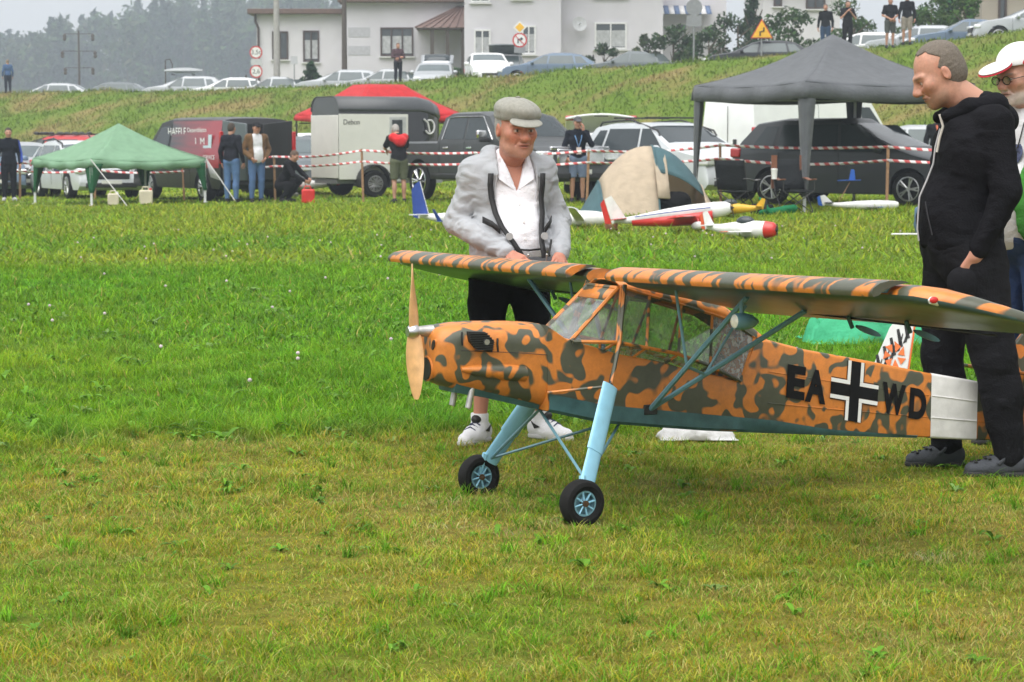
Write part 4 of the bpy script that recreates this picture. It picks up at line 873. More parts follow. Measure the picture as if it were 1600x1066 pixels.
# flat cap of eight panels
M_CAP = mat('grey_wool_cap', (.27,.265,.23), .9, var=.14, scale=60, bump=.35, bscale=260, sheen=.15)
def cap_disp(Q): th = np.arctan2(Q[:,0], -(Q[:,1]-.01)); return -.0035*np.abs(np.cos(4*th)) + .005*(vnoise(Q*22, 3)-.5)
cap = c['ho']('cap', [E_((.006,.004,.078), (.098,.114,.054), rot=rotm(.04, .10)), E_((0,.012,.056), (.087,.106,.036), k=.012)], M_CAP, c['pr'], .0032, cap_disp, lambda Q: (.036 - .10*Q[:,1]) - Q[:,2])
c['ho']('cap_peak', [E_((0,-.103,.038), (.074,.05,.010), rot=rotm(.36))], M_CAP, cap, .0028)
c['ho']('cap_button', [E_((.004,.002,.136), (.010,.010,.005))], M_CAP, cap, .0025)
# socks, black shoe tongue and laces
for t, ty in (('L', .55), ('R', -.75)):
    f = j['ank'+t]; d = MB(); d.lathe([(-.03, .047), (.02, .042), (.055, .043), (.06, .041)], (f[0], f[1], f[2]), (0, 0, 1), 18); d.build('sock', mat('white_sock', (.7,.7,.71), .9, bump=.3, bscale=300), c['pr'])
    dv = Vector((math.sin(ty), -math.cos(ty), 0)); sd_ = Vector((dv.y, -dv.x, 0)); g = Vector((f[0], f[1], 0))
    d = MB(); d.ell(g+dv*.035+Vector((0,0,.112)), (.026,.026,.022), 10, 8); d.build('shoe_tongue', M_BLK, c['pr'])
    for q in (.05, .075, .10): d = MB(); p = g+dv*q+Vector((0,0,.098-.28*(q-.05)-.1*(q-.05))); d.tube([p-sd_*.028+Vector((0,0,-.012)), p+Vector((0,0,.004)), p+sd_*.028+Vector((0,0,-.012))], .0035, 5); d.build('shoelace', mat('navy_lace', (.03,.035,.08), .7), c['pr'])
    for s in (-1, 1): d = MB(); d.prism([g+dv*a+sd_*s*(.047)+Vector((0,0,z)) for a, z in ((-.03,.09), (-.005,.05), (.03,.06), (-.01,.075))], tuple(sd_*s*.003)); d.build('shoe_stripe', M_BLK, c['pr'])
# the radio transmitter is a thing of its own, held in both hands
tx = thing('radio_transmitter', 'black radio control transmitter held at the pilot\'s waist', 'transmitter', c['pr'].location, .3)
d = MB(); d.box((.035, -.325, .852), (.19, .11, .04), M=Matrix.Rotation(.45, 3, 'X')); d.build('case', mat('dark_grey_plastic', (.035,.036,.04), .45, bump=.05), tx, bevel=.008)
for s in (-1, 1): d = MB(); d.tube([(.035+s*.045, -.325, .87), (.035+s*.045, -.335, .90)], .0035, 6); d.ell((.035+s*.045, -.336, .902), (.006,.006,.006), 8, 6); d.build('stick', M_SIL, tx)
d = MB(); d.tube([(.10, -.29, .87), (.115, -.285, .945), (.12, -.28, .97)], .005, 6); d.build('aerial', M_BLK, tx)
d = MB(); d.box((.035, -.345, .862), (.06, .035, .008), M=Matrix.Rotation(.45, 3, 'X')); d.build('display', mat('lcd_grey', (.12,.14,.12), .2), tx)

# -- man in the black hoodie, straddling the tail
mx0, my0 = 1.95, 9.885
kk = 1.9/1.75
def L2(y, z, x): return (x/kk, y/kk, z/kk)
c = person('person', 'balding man in black hoodie and black trousers standing astride the aeroplane tail', (mx0, my0, 0), R(-90), 1.9,
    J=dict(head=L2(-.135,1.712,.0), hipL=L2(.015,.95,.10), hipR=L2(-.035,.95,-.10), kneeL=L2(.10,.50,.145), ankL=L2(.165,.095,.15), kneeR=L2(-.065,.50,-.165), ankR=L2(-.035,.095,-.165),
           shoL=L2(.075,1.50,.19), shoR=L2(.055,1.50,-.19), elbL=L2(.115,1.21,.255), wriL=L2(.01,.975,.228), elbR=L2(.02,1.21,-.25), wriR=L2(-.02,.955,-.205), chest=L2(.0,1.36,0), waist=L2(-.0,1.12,0)),
    build=1.2, belly=.028, lw=1.24, shrink=.02, skin=(.47,.245,.17), top=(.0085,.0085,.0105), bottom=(.011,.011,.013), shoe=(.065,.07,.08), hair=(.15,.125,.10), hairfn='receding', yaw=.06, pitch=.52, toe=(-.05,.05), vox=.0085, hv=.0032, curl=(.3,.4), brow=(.13,.085,.055), stubble=(.26,.17,.12), hem=.895, fold=.009, jaw=1.08, nose=1.0, hands=(((-.16,-.38,-.9), (1,.05,-.1)), ((.42,-.35,-.85), (-1,.1,-.3))))
j = c['j']; k = c['k']; nb = c['nb']; M_HOOD = c['cl']('top', (.0085,.0085,.0105))
P = []
for s in (-1, 1): P += [C_((s*.085,-.11,nb[2]-.02), (s*.11,-.02,nb[2]+.02), .026, .034, k=.03), C_((s*.11,-.02,nb[2]+.02), (s*.10,.09,nb[2]+.02), .036, .05, k=.03), C_((s*.10,.09,nb[2]+.02), (0,.14,nb[2]-.03), .05, .062, k=.04)]
hd_ = sdf_obj('hood', [sdf(P, .0085, fold_noise(.008, 14, 14, 19))], M_HOOD, c['top'])
for s in (1,): d = MB(); d.tube([(s*.085,-.14,nb[2]-.01)] + frontpts(c['top'], [(s*.085, nb[2]-.06), (s*.08, nb[2]-.11), (s*.075, nb[2]-.17)], .004), .0055, 8); d.build('drawstring', mat('cream_cord', (.55,.52,.47), .8), c['top'])
d = MB(); d.tube(frontpts(c['top'], [(.014, z) for z in (nb[2]-.07, 1.40, 1.33, 1.26, 1.19, 1.12, 1.05, 1.0)], .002), .004, 6); d.build('zip', mat('pale_zip', (.45,.45,.46), .5), c['top'])
d = MB(); d.tube(frontpts(c['top'], [(.10, 1.17), (.135, 1.11), (.15, 1.03)], .001), .003, 6); d.build('pocket_seam', mat('seam_black', (.02,.02,.024), .8), c['top'])
w_ = j['wriL']; hv_ = np.array((-.16,-.38,-.9)); hv_ = hv_/np.linalg.norm(hv_); pc = w_+hv_*.15; P = [E_(pc+[.005,.0,-.005], (.032,.060,.062), rot=rotm(.35)), C_(pc+[-.03,0,-.0], pc+[-.06,.02,-.16], .055, .07, k=.06)]; sdf_obj('trouser_pocket', [sdf(P, .0085, fold_noise(.006, 14, 10, 31))], c['cl']('bottom', (.011,.011,.013)), c['bottom'])
# clog straps and vent holes
for t, ty in (('L', -.05), ('R', .05)):
    f = j['ank'+t]; dv = Vector((math.sin(ty), -math.cos(ty), 0)); sd_ = Vector((dv.y, -dv.x, 0)); g = Vector((f[0], f[1], 0)); MC = c['cl']('shoe', (.065,.07,.08)); SV = np.concatenate([np.array([v.co[:] for v in o.data.vertices]) for o in c['pr'].children if o.name.startswith('shoe')])
    d = MB(); d.tube([g+dv*.05+sd_*.05+Vector((0,0,.06)), g+dv*.02+sd_*.052+Vector((0,0,.085)), g+dv*.0+Vector((0,0,.125))+sd_*.0+dv*.055, g+dv*.02-sd_*.052+Vector((0,0,.085)), g+dv*.05-sd_*.05+Vector((0,0,.06))], .010, 8); d.build('clog_strap', MC, c['pr'])
    for (a, w, z) in ((.075,.0,.078), (.10,.018,.067), (.10,-.018,.067), (.125,0,.063), (.14,.02,.05), (.14,-.02,.05), (.155,0,.05), (.085,.034,.058), (.115,.036,.048), (.085,-.034,.058)):
        q = g+dv*a+sd_*w; m_ = (np.hypot(SV[:,0]-q.x, SV[:,1]-q.y) < .012); zt_ = SV[m_,2].max() if m_.any() else z; d = MB(); d.ell((q.x, q.y, zt_), (.0085,.0085,.0045), 8, 6); d.build('vent_hole', M_BLK, c['pr'])

# -- man in the white and red cap at the right edge
c = person('person', 'bearded man in white and red cap, glasses and green jacket at right edge', (2.40, 10.75, 0), R(-52), 1.87, J=dict(head=(0,-.07,1.615), waist=(0,-.02,1.06)),
    build=1.15, belly=.04, skin=(.45,.24,.17), top=(.62,.62,.63), sleeve='none', bottom=(.035,.06,.14), shoe=(.05,.05,.05), hair=(.38,.37,.36), hairfn='sides', yaw=-.12, pitch=.22, vox=.010, hv=.0034, brow=(.2,.19,.18), stubble=(.62,.60,.58), fold=.007, jaw=1.05)
k = c['k']; nb = c['nb']; j = c['j']; P = c['torso'](.032) + c['arm']('L', .022, True, .97) + c['arm']('R', .022, True, .97)
for s in (-1, 1): P += [C_((s*.095,-.08,nb[2]-.04), (s*.10,.05,nb[2]+.015), .02, .03, k=.03), C_((s*.10,.05,nb[2]+.015), (0,.09,nb[2]+.02), .03, .035, k=.03)]
def gclip(Q):
    x, y, z = Q[:,0], Q[:,1], Q[:,2]; half = np.interp(z, [.8, 1.1, 1.5], [.15, .12, .09]); op = np.where(y < .02, half - np.abs(x), -.1); v = .88 - z; hd = np.zeros(len(Q), bool)
    for t in 'LR':
        a, w = j['elb'+t], j['wri'+t]; tt = np.clip(((Q-a)@(w-a))/((w-a)@(w-a)), 0, 1); hd |= np.linalg.norm(Q-(a+tt[:,None]*(w-a)), axis=1) < .075
    return np.where(hd & (np.abs(x) > .2), -.1, np.maximum(op, v))
sdf_obj('jacket', [sdf(P, .010, fold_noise(.010, 9, 13, 23), gclip)], cloth('green_jacket', (.05,.19,.035)), c['pr'])
M_CW = mat('white_cap', (.74,.73,.73), .8, var=.06, bump=.2, bscale=260); M_CR = mat('red_cap', (.42,.012,.03), .8, bump=.2, bscale=260)
cap = c['ho']('cap', [E_((0,.012,.06), (.089,.108,.085))], M_CW, c['pr'], .0034, None, lambda Q: (.052 - .06*Q[:,1]) - Q[:,2])
c['ho']('cap_peak', [E_((0,-.13,.062), (.074,.072,.010), rot=rotm(.26))], M_CW, cap, .003); c['ho']('cap_peak_edge', [E_((0,-.13,.0535), (.0775,.0755,.007), rot=rotm(.26))], M_CR, cap, .003)
for s in (-1, 1): c['ho']('cap_flash', [E_((s*.082,.0,.082), (.014,.05,.012), rot=rotm(.5))], M_CR, cap, .003)
def hp(p): q = c['hm'] @ (np.array(p)*c['hk']) + c['H']; return Vector(q)
for s in (-1, 1):
    d = MB(); d.tube([hp((s*(.034+.023*math.cos(a)), -.106, .0+.018*math.sin(a))) for a in np.linspace(0, 2*math.pi, 17)], .0022, 6); d.build('spectacle_rim', M_BLK, c['pr'])
    d = MB(); d.tube([hp((s*.057,-.104,.004)), hp((s*.08,-.05,.006)), hp((s*.084,.01,.004))], .0022, 6); d.build('spectacle_arm', M_BLK, c['pr'])
    d = MB(); d.add([hp((s*(.034+.022*math.cos(a)), -.106, .017*math.sin(a))) for a in np.linspace(0, 2*math.pi, 13)[:-1]], [tuple(range(12))]); d.build('lens', M_GLASS, c['pr'])
d = MB(); d.tube([hp((-.011,-.107,.004)), hp((.011,-.107,.004))], .002, 6); d.build('spectacle_bridge', M_BLK, c['pr'])
d = MB(); d.tube([(.06,.02,nb[2]+.03)] + frontpts(c['top'], [(.075, nb[2]-.05), (.055, nb[2]-.16), (.02, nb[2]-.30)], .006), .003, 6); d.build('lanyard', M_BLK, c['pr'])
d = MB(); d.lathe([(0, .001), (0, .062), (.002, .062), (.002, .001)], (.02, front(c['top'], .02, nb[2]-.19, lift=.004), nb[2]-.19), (0,-1,.2), 24, False); d.build('shirt_print', mat('navy_print', (.05,.06,.12), .8, var=.9, scale=70), c['top'])
# ------------------------------------------------------------------ vehicles (local: x forward, y left, z up)
def paint(name, col, metal=.35): return mat('paint_'+name, col, .42, metal, var=.05, scale=3, coat=.2)
M_CGLASS = mat('car_glass', (.03, .04, .045), .16, 0, var=.1, spec=.5)
M_LGLASS = mat('car_glass_pale', (.085, .11, .115), .16, 0, var=.15, scale=2, spec=.6)
M_PLAST = mat('black_trim', (.02, .02, .021), .55, var=.15); M_LAMP = mat('headlamp', (.75, .77, .8), .12, .3, var=.25, scale=25, coat=1.)
M_TAIL = mat('tail_lamp', (.42, .012, .012), .2, coat=.8); M_RIM = mat('alloy_rim', (.52, .53, .54), .32, .85, var=.1); M_PLATE = mat('number_plate', (.68, .68, .64), .5, var=.05)
M_CHROME = mat('chrome', (.75, .75, .76), .12, 1.0); M_UNDER = mat('underbody_black', (.008, .008, .008), .9)
def wheel(par, c, r, w, s, spokes=5, rim=M_RIM, frac=.70):
    wh = bpy.data.objects.new('wheel', None); COL.objects.link(wh); wh.parent = par; wh.location = c; wh.empty_display_size = .1
    d = MB(); d.lathe([(-w/2, r*frac), (-w/2, r*.93), (-w*.38, r), (w*.38, r), (w/2, r*.93), (w/2, r*frac), (w*.3, r*(frac-.03))], (0,0,0), (0,s,0), 24, True); d.build('tyre', M_RUB, wh)
    d = MB(); d.lathe([(w*.44, r*(frac-.01)), (w*.5, r*(frac-.0)), (w*.52, r*(frac-.05)), (w*.36, r*(frac-.08))], (0,0,0), (0,s,0), 24, False)
    for k in range(spokes):
        for q in (-.14, .14):
            a0 = 2*math.pi*k/spokes; a1 = a0+q; u0 = Vector((math.cos(a0), 0, math.sin(a0))); u1 = Vector((math.cos(a1), 0, math.sin(a1))); d.tube([u0*r*.10+Vector((0,s*w*.42,0)), u1*r*(frac-.04)+Vector((0,s*w*.47,0))], r*.05, 5)
    d.cyl((0,s*w*.36,0), (0,s*w*.46,0), r*.14, n=10); d.build('rim', rim, wh); return wh
class Car:
    def __init__(s, L, W, H, wb, xr, prof, belt=.95, r=.33, sill=.24, tumble=.32, taper=.10, rear_taper=.05, arch=1.17, step=.07, edge=.05, pw=4):
        s.__dict__.update(locals()); s.px = [p[0] for p in prof]; s.pz = [p[1] for p in prof]; s.xw = (xr, xr+wb)     # xr: rear axle x
    def zt(s, x): return itp(x, s.px, s.pz)
    def w(s, x):
        t = x/(s.L/2); return s.W/2*(1 - (s.taper if t > 0 else s.rear_taper)*abs(t)**s.pw)
    def be(s, x): return min(s.belt, s.zt(x)-s.edge-.01)
    def wr(s, x): return s.w(x)*.975 - s.tumble*max(0, s.zt(x)-s.edge-s.be(x))
    def top(s, x, y): t = min(1, abs(y)/s.wr(x)); return s.zt(x) - s.edge*t**6
    def side(s, x, z):
        b = s.be(x); t = s.zt(x)-s.edge
        if z <= b: f = (z-s.sill)/max(.1, b-s.sill); return s.w(x)*(.965 + .035*math.sin(math.pi*max(0, min(1, .15+f*.75))))
        return s.w(x)*.978 + (s.wr(x)-s.w(x)*.978)*min(1, (z-b)/max(.02, t-b))
    def body(s):
        lo, hi = s.px[0], s.px[-1]; xs = sorted(set([round(v, 3) for v in np.linspace(lo, hi, int((hi-lo)/s.step))] + [round(p, 3) for p in s.px])); rr = []; R_ = s.r*s.arch
        for x in xs:
            zb = s.sill
            for xw in s.xw:
                dx = abs(x-xw)
                if dx < R_: zb = max(zb, s.r + math.sqrt(R_*R_-dx*dx)*1.0)
            e = min(x-lo, hi-x); zb = max(zb, s.sill + max(0, .12-e)*.9)
            b = max(s.be(x), zb+.03); half = [(0, zb), (s.w(x)*.86, zb)] + [(s.side(x, zb+(b-zb)*f), zb+(b-zb)*f) for f in (.02, .25, .5, .75, .92, 1.)] + [(s.side(x, b+(s.zt(x)-s.edge-b)*f), b+max(0, s.zt(x)-s.edge-b)*f) for f in (.5,)] + [(s.wr(x)*f, s.top(x, s.wr(x)*f)) for f in (1, .96, .88, .7, .35, 0)]
            rr.append([Vector((x, y, z)) for y, z in half] + [Vector((x, -y, z)) for y, z in half[-2:0:-1]])
        d = MB(); d.loft(rr); return d
    def sidewin(s, xb0, xb1, xt0, xt1, z0, z1, sg, lift=.006, n=6, m=3):
        P = []
        for i in range(n+1):
            row = []
            for k in range(m+1):
                f = k/m; z = z0+(z1-z0)*f; x = (xb0+(xb1-xb0)*i/n)*(1-f)+(xt0+(xt1-xt0)*i/n)*f; row.append(Vector((x, sg*(s.side(x, min(z, s.zt(x)-s.edge))+lift), z)))
            P.append(row)
        d = MB(); d.grid(P); return d
    def topwin(s, x0, x1, f0=.88, f1=.88, lift=.006, n=8, m=8):
        P = [[Vector((x, s.wr(x)*(f0+(f1-f0)*i/n)*t, s.top(x, s.wr(x)*.9*t)+lift)) for t in np.linspace(-1, 1, m+1)] for i, x in ((i, x0+(x1-x0)*i/n) for i in range(n+1))]
        d = MB(); d.grid(P); return d
def make_car(name, label, loc, head, car, pm, wins=(), ws=None, rw=None, cat='car', group=None, lamps='plain', grille=None, rails=None, mirrors=True, seams=(), handles=(), plate=True, spokes=5, glass=M_CGLASS, wglass=None, trim=True, rim=M_RIM, lowtrim=False, hatch=False, rearlamps=True, lampz=.68, lampsz=(.24,.34,.13), grz=.55, grsz=(.10,.9,.22), nowheels=False):
    t = thing(name, label, cat, loc, R(head), group); c = car; hx, lx = c.px[-1], c.px[0]
    bo = c.body().build('body', pm, t, 32)
    for sg in (1, -1):
        for q in wins: c.sidewin(*q, sg).build('side_window', glass, t)
        for x, z0, z1 in seams: d = MB(); d.tube([(x, sg*(c.side(x, z)+.0), z) for z in np.linspace(z0, z1, 5)], .006, 4); d.build('door_seam', M_UNDER, bo)
        for x, z in handles: d = MB(); d.box((x, sg*(c.side(x, z)+.012), z), (.2, .03, .035)); d.build('door_handle', pm if handles and len(handles) < 9 else M_CHROME, bo, bevel=.01)
        if mirrors and wins:
            mxx = wins[-1][1]-.12 if mirrors is True else mirrors; d = MB(); y = sg*(c.side(mxx, c.belt+.02)+.11); d.ell((mxx, y, c.belt+.06), (.07, .12, .085), 12, 8); d.tube([(mxx, y-sg*.12, c.belt+.01), (mxx, y, c.belt+.03)], .025, 6); d.build('wing_mirror', pm, t)
        if not nowheels:
            for xw in c.xw: wheel(t, (xw, sg*(c.W/2-.12), c.r), c.r, .22, sg, spokes, rim)
        yl = c.w(hx-.2)-lampsz[1]/2+.015; d = MB(); d.box((hx-lampsz[0]/2-.035, sg*yl, lampz), lampsz, rz=-sg*.22); d.build('headlamp', M_LAMP, t, bevel=.03)
        if rearlamps: d = MB(); d.box((lx+.10, sg*(c.w(lx+.1)-.10), lampz+.17), (.22, .24, .18)); d.build('tail_lamp', M_TAIL, t, bevel=.03)
        if lowtrim: c.sidewin(c.xw[0]+c.r*1.2, c.xw[1]-c.r*1.2, c.xw[0]+c.r*1.2, c.xw[1]-c.r*1.2, c.sill+.01, c.sill+.14, sg, .012).build('sill_trim', M_PLAST, t, thick=.01)
    d = MB(); d.box((0, 0, c.sill+.12), (c.L*.9, c.W*.62, .2)); d.build('underbody', M_UNDER, t)
    if ws: c.topwin(*ws).build('windscreen', wglass or glass, t)
    if rw: c.topwin(*rw).build('rear_window', glass, t)
    if grille is not None:
        d = MB(); d.box((hx-grsz[0]/2+.02, 0, grz), grsz); d.build('grille', grille, t, bevel=.03)
        d = MB(); d.box((hx-.03, 0, c.sill+.13), (.12, c.W*.72, .12)); d.build('lower_grille', M_PLAST, t, bevel=.02)
    if plate:
        for x in ((hx+.02), (lx-.006)): d = MB(); d.box((x, 0, c.sill+.20 if x > 0 else lampz+.08), (.02, .52, .11)); d.build('number_plate', M_PLATE, t)
    if rails:
        for sg in (1, -1): d = MB(); x0, x1 = rails; y = lambda x: sg*(c.wr(x)-.06); d.tube([(x0, y(x0), c.zt(x0)-.02), (x0+.08, y(x0+.08), c.zt(x0+.08)+.05), ((x0+x1)/2, y((x0+x1)/2), c.zt((x0+x1)/2)+.05), (x1-.08, y(x1-.08), c.zt(x1-.08)+.05), (x1, y(x1), c.zt(x1)-.02)], .022, 6); d.build('roof_rail', M_PLAST, t)
    return t, bo
def hatch_prof(L, H, hood=.98, kind='hatch'):
    h = L/2
    if kind == 'suv': return [(-h,.70),(-h+.04,1.0),(-h+.22,1.28),(-h+.55,H-.06),(-h+1.0,H),(-.1,H+.005),(h-2.2,H-.05),(h-1.35,hood+.14),(h-1.15,hood+.06),(h-.45,hood-.05),(h-.12,hood-.2),(h-.02,.62),(h,.5)]
    if kind == 'mpv': return [(-h,.7),(-h+.03,.98),(-h+.2,1.25),(-h+.5,H-.08),(-h+1.1,H),(-.1,H),(h-2.35,H-.08),(h-1.15,hood+.10),(h-.95,hood+.03),(h-.4,hood-.1),(h-.1,.72),(h,.5)]
    if kind == 'sedan': return [(-h,.65),(-h+.03,.95),(-h+.5,1.02),(-h+.75,1.07),(-h+1.45,H-.03),(-h+2.0,H),(0,H-.01),(h-2.0,H-.1),(h-1.3,hood+.05),(h-1.1,hood),(h-.4,hood-.1),(h-.08,.68),(h,.48)]
    return [(-h,.65),(-h+.03,.92),(-h+.2,1.1),(-h+.7,H-.08),(-h+1.2,H),(-.2,H),(h-2.0,H-.09),(h-1.25,hood+.06),(h-1.05,hood),(h-.4,hood-.1),(h-.08,.68),(h,.48)]
def std_wins(c, belt, kind):
    h = c.L/2; H = c.H; zt = H-.13
    fx = h-1.42 if kind != 'sedan' else h-1.4
    return [(-h+.42, -h+.92, -h+.72, -h+1.0, belt+.05, zt-.03), (-h+1.0, -.05, -h+1.08, -.12, belt+.03, zt), (.02, fx, -.05, fx-.62, belt+.02, zt)]
def basic(name, label, px, D, head, pm, kind='hatch', L=4.35, W=1.8, H=1.48, belt=.95, group=None, dz=0., step=.09, loc=None, **kw):
    c = Car(L, W, H, L*.61, -L*.305-.02, hatch_prof(L, H, .98 if kind != 'suv' else 1.08, kind), belt if kind != 'suv' else 1.04, .33 if kind != 'suv' else .36, .22 if kind != 'suv' else .28, step=step)
    h = L/2; loc = gp(px, D, dz) if loc is None else loc
    wsx = {'hatch': (h-1.98, h-1.3), 'sedan': (h-1.98, h-1.34), 'suv': (h-2.16, h-1.42), 'mpv': (h-2.3, h-1.22)}[kind]; rwx = {'hatch': (-h+.23, -h+.68), 'sedan': (-h+.8, -h+1.42), 'suv': (-h+.24, -h+.52), 'mpv': (-h+.22, -h+.48)}[kind]
    return make_car(name, label, loc, head, c, pm, std_wins(c, c.belt, kind), ws=wsx, rw=rwx, group=group, grille=kw.pop('grille', M_PLAST), seams=[(-.02, .35, c.belt), (-h+1.05+.02, .75, c.belt), (h-1.35, .45, c.belt)], **kw), c
P_SIL = paint('silver', (.42,.44,.46), .5); P_WHT = paint('white', (.74,.75,.76), .0); P_DGR = paint('dark_grey', (.04,.045,.05), .3); P_BLU = paint('blue_grey', (.12,.17,.24), .4); P_RED = paint('red', (.45,.03,.035), .2); P_GRY = paint('grey', (.13,.15,.16), .4)
P_NAVY = paint('black_blue', (.012,.014,.02), .2); P_PICK = paint('pickup_grey', (.07,.075,.078), .45); P_WS = paint('pearl_silver', (.60,.63,.65), .3)
# field, left side
basic('parked_car', 'blue grey car cut off by the left edge behind the standing man', -22, 63, -70, P_BLU)
(t, bo), c = basic('parked_car', 'silver car with star badge on its nose beside the standing man', 28, 64, -68, P_SIL, 'sedan', L=4.7, H=1.46, W=1.83, glass=M_LGLASS, grille=M_PLAST, grsz=(.1,.85,.3), grz=.62)
d = MB(); d.tube([(c.px[-1]+.045, .13*math.cos(a), .64+.13*math.sin(a)) for a in np.linspace(0, 2*math.pi, 17)], .014, 6)
for a in (90, 210, 330): d.tube([(c.px[-1]+.045, 0, .64), (c.px[-1]+.045, .13*math.cos(R(a)), .64+.13*math.sin(R(a)))], .013, 5)
d.build('star_badge', M_CHROME, bo)
(t, bo), c = basic('parked_car', 'red estate car with dark roof rails and crossbars at the foot of the bank', 88, 71, 165, P_RED, 'suv', L=4.4, H=1.66, W=1.82, rails=(-1.5, .6))
for x in (-1.0, -.5, 0., .3):
    d = MB(); d.box((x, 0, 1.685), (.06, 1.3, .04)); d.build('roof_crossbar', M_PLAST, t)
    for y in (-.45, .1, .5): d = MB(); d.ell((x+.05, y, 1.72), (.10,.09,.045), 10, 6); d.build('carrier_clamp', M_PLAST, t)
(t, bo), c = basic('parked_car', 'silver white estate car with black grille behind the green gazebo', 136, 60, -64, P_WS, 'hatch', L=4.69, H=1.47, W=1.83, belt=.96, spokes=7, glass=M_LGLASS, grsz=(.1,.95,.24), grz=.62, lampz=.70, rails=(-1.6, .5))
c.sidewin(-1.2, .9, -1.2, .9, .62, .88, -1, .008).build('door_sign', mat('dark_blue_sign', (.02,.03,.07), .5), t)
text('ŠKOLA', .20, M_WHT, t, frame_M((-.15, -(c.side(-.15, .75)+.016), .74), (1,0,0), (0,0,1)), 'door_sign_lettering', 1.4)
# van with open rear doors
VP = [(-2.48,.60),(-2.47,1.2),(-2.44,1.75),(-2.36,1.93),(-1.6,1.97),(.4,1.97),(.85,1.90),(1.62,1.20),(1.75,1.14),(2.25,1.0),(2.42,.80),(2.49,.5)]
vloc = gp(330, 56); V = Car(4.97, 1.99, 1.97, 2.93, -1.55, VP, 1.12, .34, .28, tumble=.16, taper=.10, rear_taper=.01, step=.09, edge=.07)
P_VAN = paint('van_black', (.012,.012,.014), .1)
t, bo = make_car('delivery_van', 'black and red lettered delivery van with its rear doors open', vloc, 124, V, P_VAN, [(.35, 1.35, .30, .78, 1.16, 1.75)], ws=(.95, 1.56), cat='van', grille=M_PLAST, spokes=8, seams=[(.28, .4, 1.8), (-.9, .4, 1.8), (1.36, .4, 1.1)], rearlamps=False, lampz=.85, plate=False)
def grad_mat(name, c0, c1, x0, x1):
    m = bpy.data.materials.new(name); m.use_nodes = True; nt = m.node_tree; b = nt.nodes['Principled BSDF']; b.inputs['Roughness'].default_value = .3; b.inputs['Coat Weight'].default_value = .6
    tc = nnode(nt, 'ShaderNodeTexCoord'); sp = nnode(nt, 'ShaderNodeSeparateXYZ'); mr = nnode(nt, 'ShaderNodeMapRange'); mr.inputs[1].default_value = x0; mr.inputs[2].default_value = x1; nz = nnode(nt, 'ShaderNodeTexNoise'); nz.inputs['Scale'].default_value = 2.
    mp = nnode(nt, 'ShaderNodeMapping'); mp.inputs['Scale'].default_value = (.5, 1, 5); nt.links.new(tc.outputs['Object'], mp.inputs[0]); nt.links.new(mp.outputs[0], nz.inputs[0]); ad = nnode(nt, 'ShaderNodeMath', operation='MULTIPLY_ADD'); ad.inputs[1].default_value = .9; nt.links.new(nz.outputs['Fac'], ad.inputs[0])
    nt.links.new(tc.outputs['Object'], sp.inputs[0]); nt.links.new(sp.outputs[0], mr.inputs[0]); sb = nnode(nt, 'ShaderNodeMath', operation='SUBTRACT'); sb.inputs[1].default_value = .45; nt.links.new(mr.outputs[0], sb.inputs[0]); nt.links.new(sb.outputs[0], ad.inputs[2])
    mx_ = nnode(nt, 'ShaderNodeMix', data_type='RGBA'); mx_.inputs['A'].default_value = (*c0, 1); mx_.inputs['B'].default_value = (*c1, 1); nt.links.new(ad.outputs[0], mx_.inputs['Factor']); nt.links.new(mx_.outputs['Result'], b.inputs['Base Color']); MATS[name] = m; return m
for sg in (1, -1): V.sidewin(-2.40, .22, -2.36, .22, .78, 1.88, sg, .006, 10, 5).build('side_wrap', grad_mat('van_wrap%d' % sg, (.022,.022,.026), (.30,.018,.03), .3, -1.9), t)
for tx_, x, z, sz, w in (('HAFELE', -.05, 1.62, .26, 1.15), ('Qesemblatto', -1.1, 1.66, .15, 1.3), ('L M', -1.35, 1.38, .26, 1.3), ('SERVICE', -1.9, 1.02, .14, 1.2)):
    text(tx_, sz, M_WHT, t, frame_M((x, V.side(x, z)+.013, z), (-1,0,0), (0,0,1)), 'van_lettering', w)
d = MB(); d.prism([(-1.55, V.side(-1.5,1.3)+.012, 1.18), (-1.95, V.side(-1.9,1.3)+.012, 1.15), (-2.0, V.side(-2,1.3)+.012, 1.55), (-1.82, V.side(-2,1.3)+.012, 1.55), (-1.8, V.side(-2,1.3)+.012, 1.3), (-1.55, V.side(-1.5,1.3)+.012, 1.3)], (0,.004,0)); d.build('wrap_print', mat('pale_print', (.5,.62,.66), .5), t)
d = MB(); d.box((-2.482, 0, 1.12), (.012, 1.62, 1.35)); d.build('load_opening', M_UNDER, t)
for sg, ang in ((1, 78), (-1, 9)):
    hx = Vector((-2.47, sg*.92, 0)); dv = Vector((-math.sin(R(ang)), -sg*math.cos(R(ang)), 0)); nv = Vector((-dv.y, dv.x, 0))*sg; d = MB()
    d.add([hx+dv*a+nv*o+Vector((0,0,z)) for o in (0,.05) for a, z in ((.0,.5),(.86,.5),(.86,1.80),(.0,1.88))], [(0,1,2,3),(7,6,5,4),(0,4,5,1),(1,5,6,2),(2,6,7,3),(3,7,4,0)]); dr = d.build('rear_door', P_VAN if sg < 0 else P_GRY, t, bevel=.015)
    d = MB(); d.add([hx+dv*a+nv*(.057 if True else 0)+Vector((0,0,z)) for a, z in ((.08,1.15),(.78,1.15),(.76,1.70),(.1,1.76))], [(0,1,2,3)]); d.build('door_window', M_CGLASS, dr)
    d = MB(); d.box((-2.47, sg*.95, 1.25), (.06,.10,.75)); d.build('tail_lamp', M_TAIL, t, bevel=.02)
(t, bo), c = basic('parked_car', 'silver hatchback with open bonnet shade behind the crouching man', 462, 61, -58, P_GRY, 'hatch', L=4.2, H=1.5, glass=M_LGLASS)
basic('parked_car', 'white car mostly hidden behind the cargo trailer', 492, 74, -35, P_WHT, 'suv', L=4.4, H=1.62)
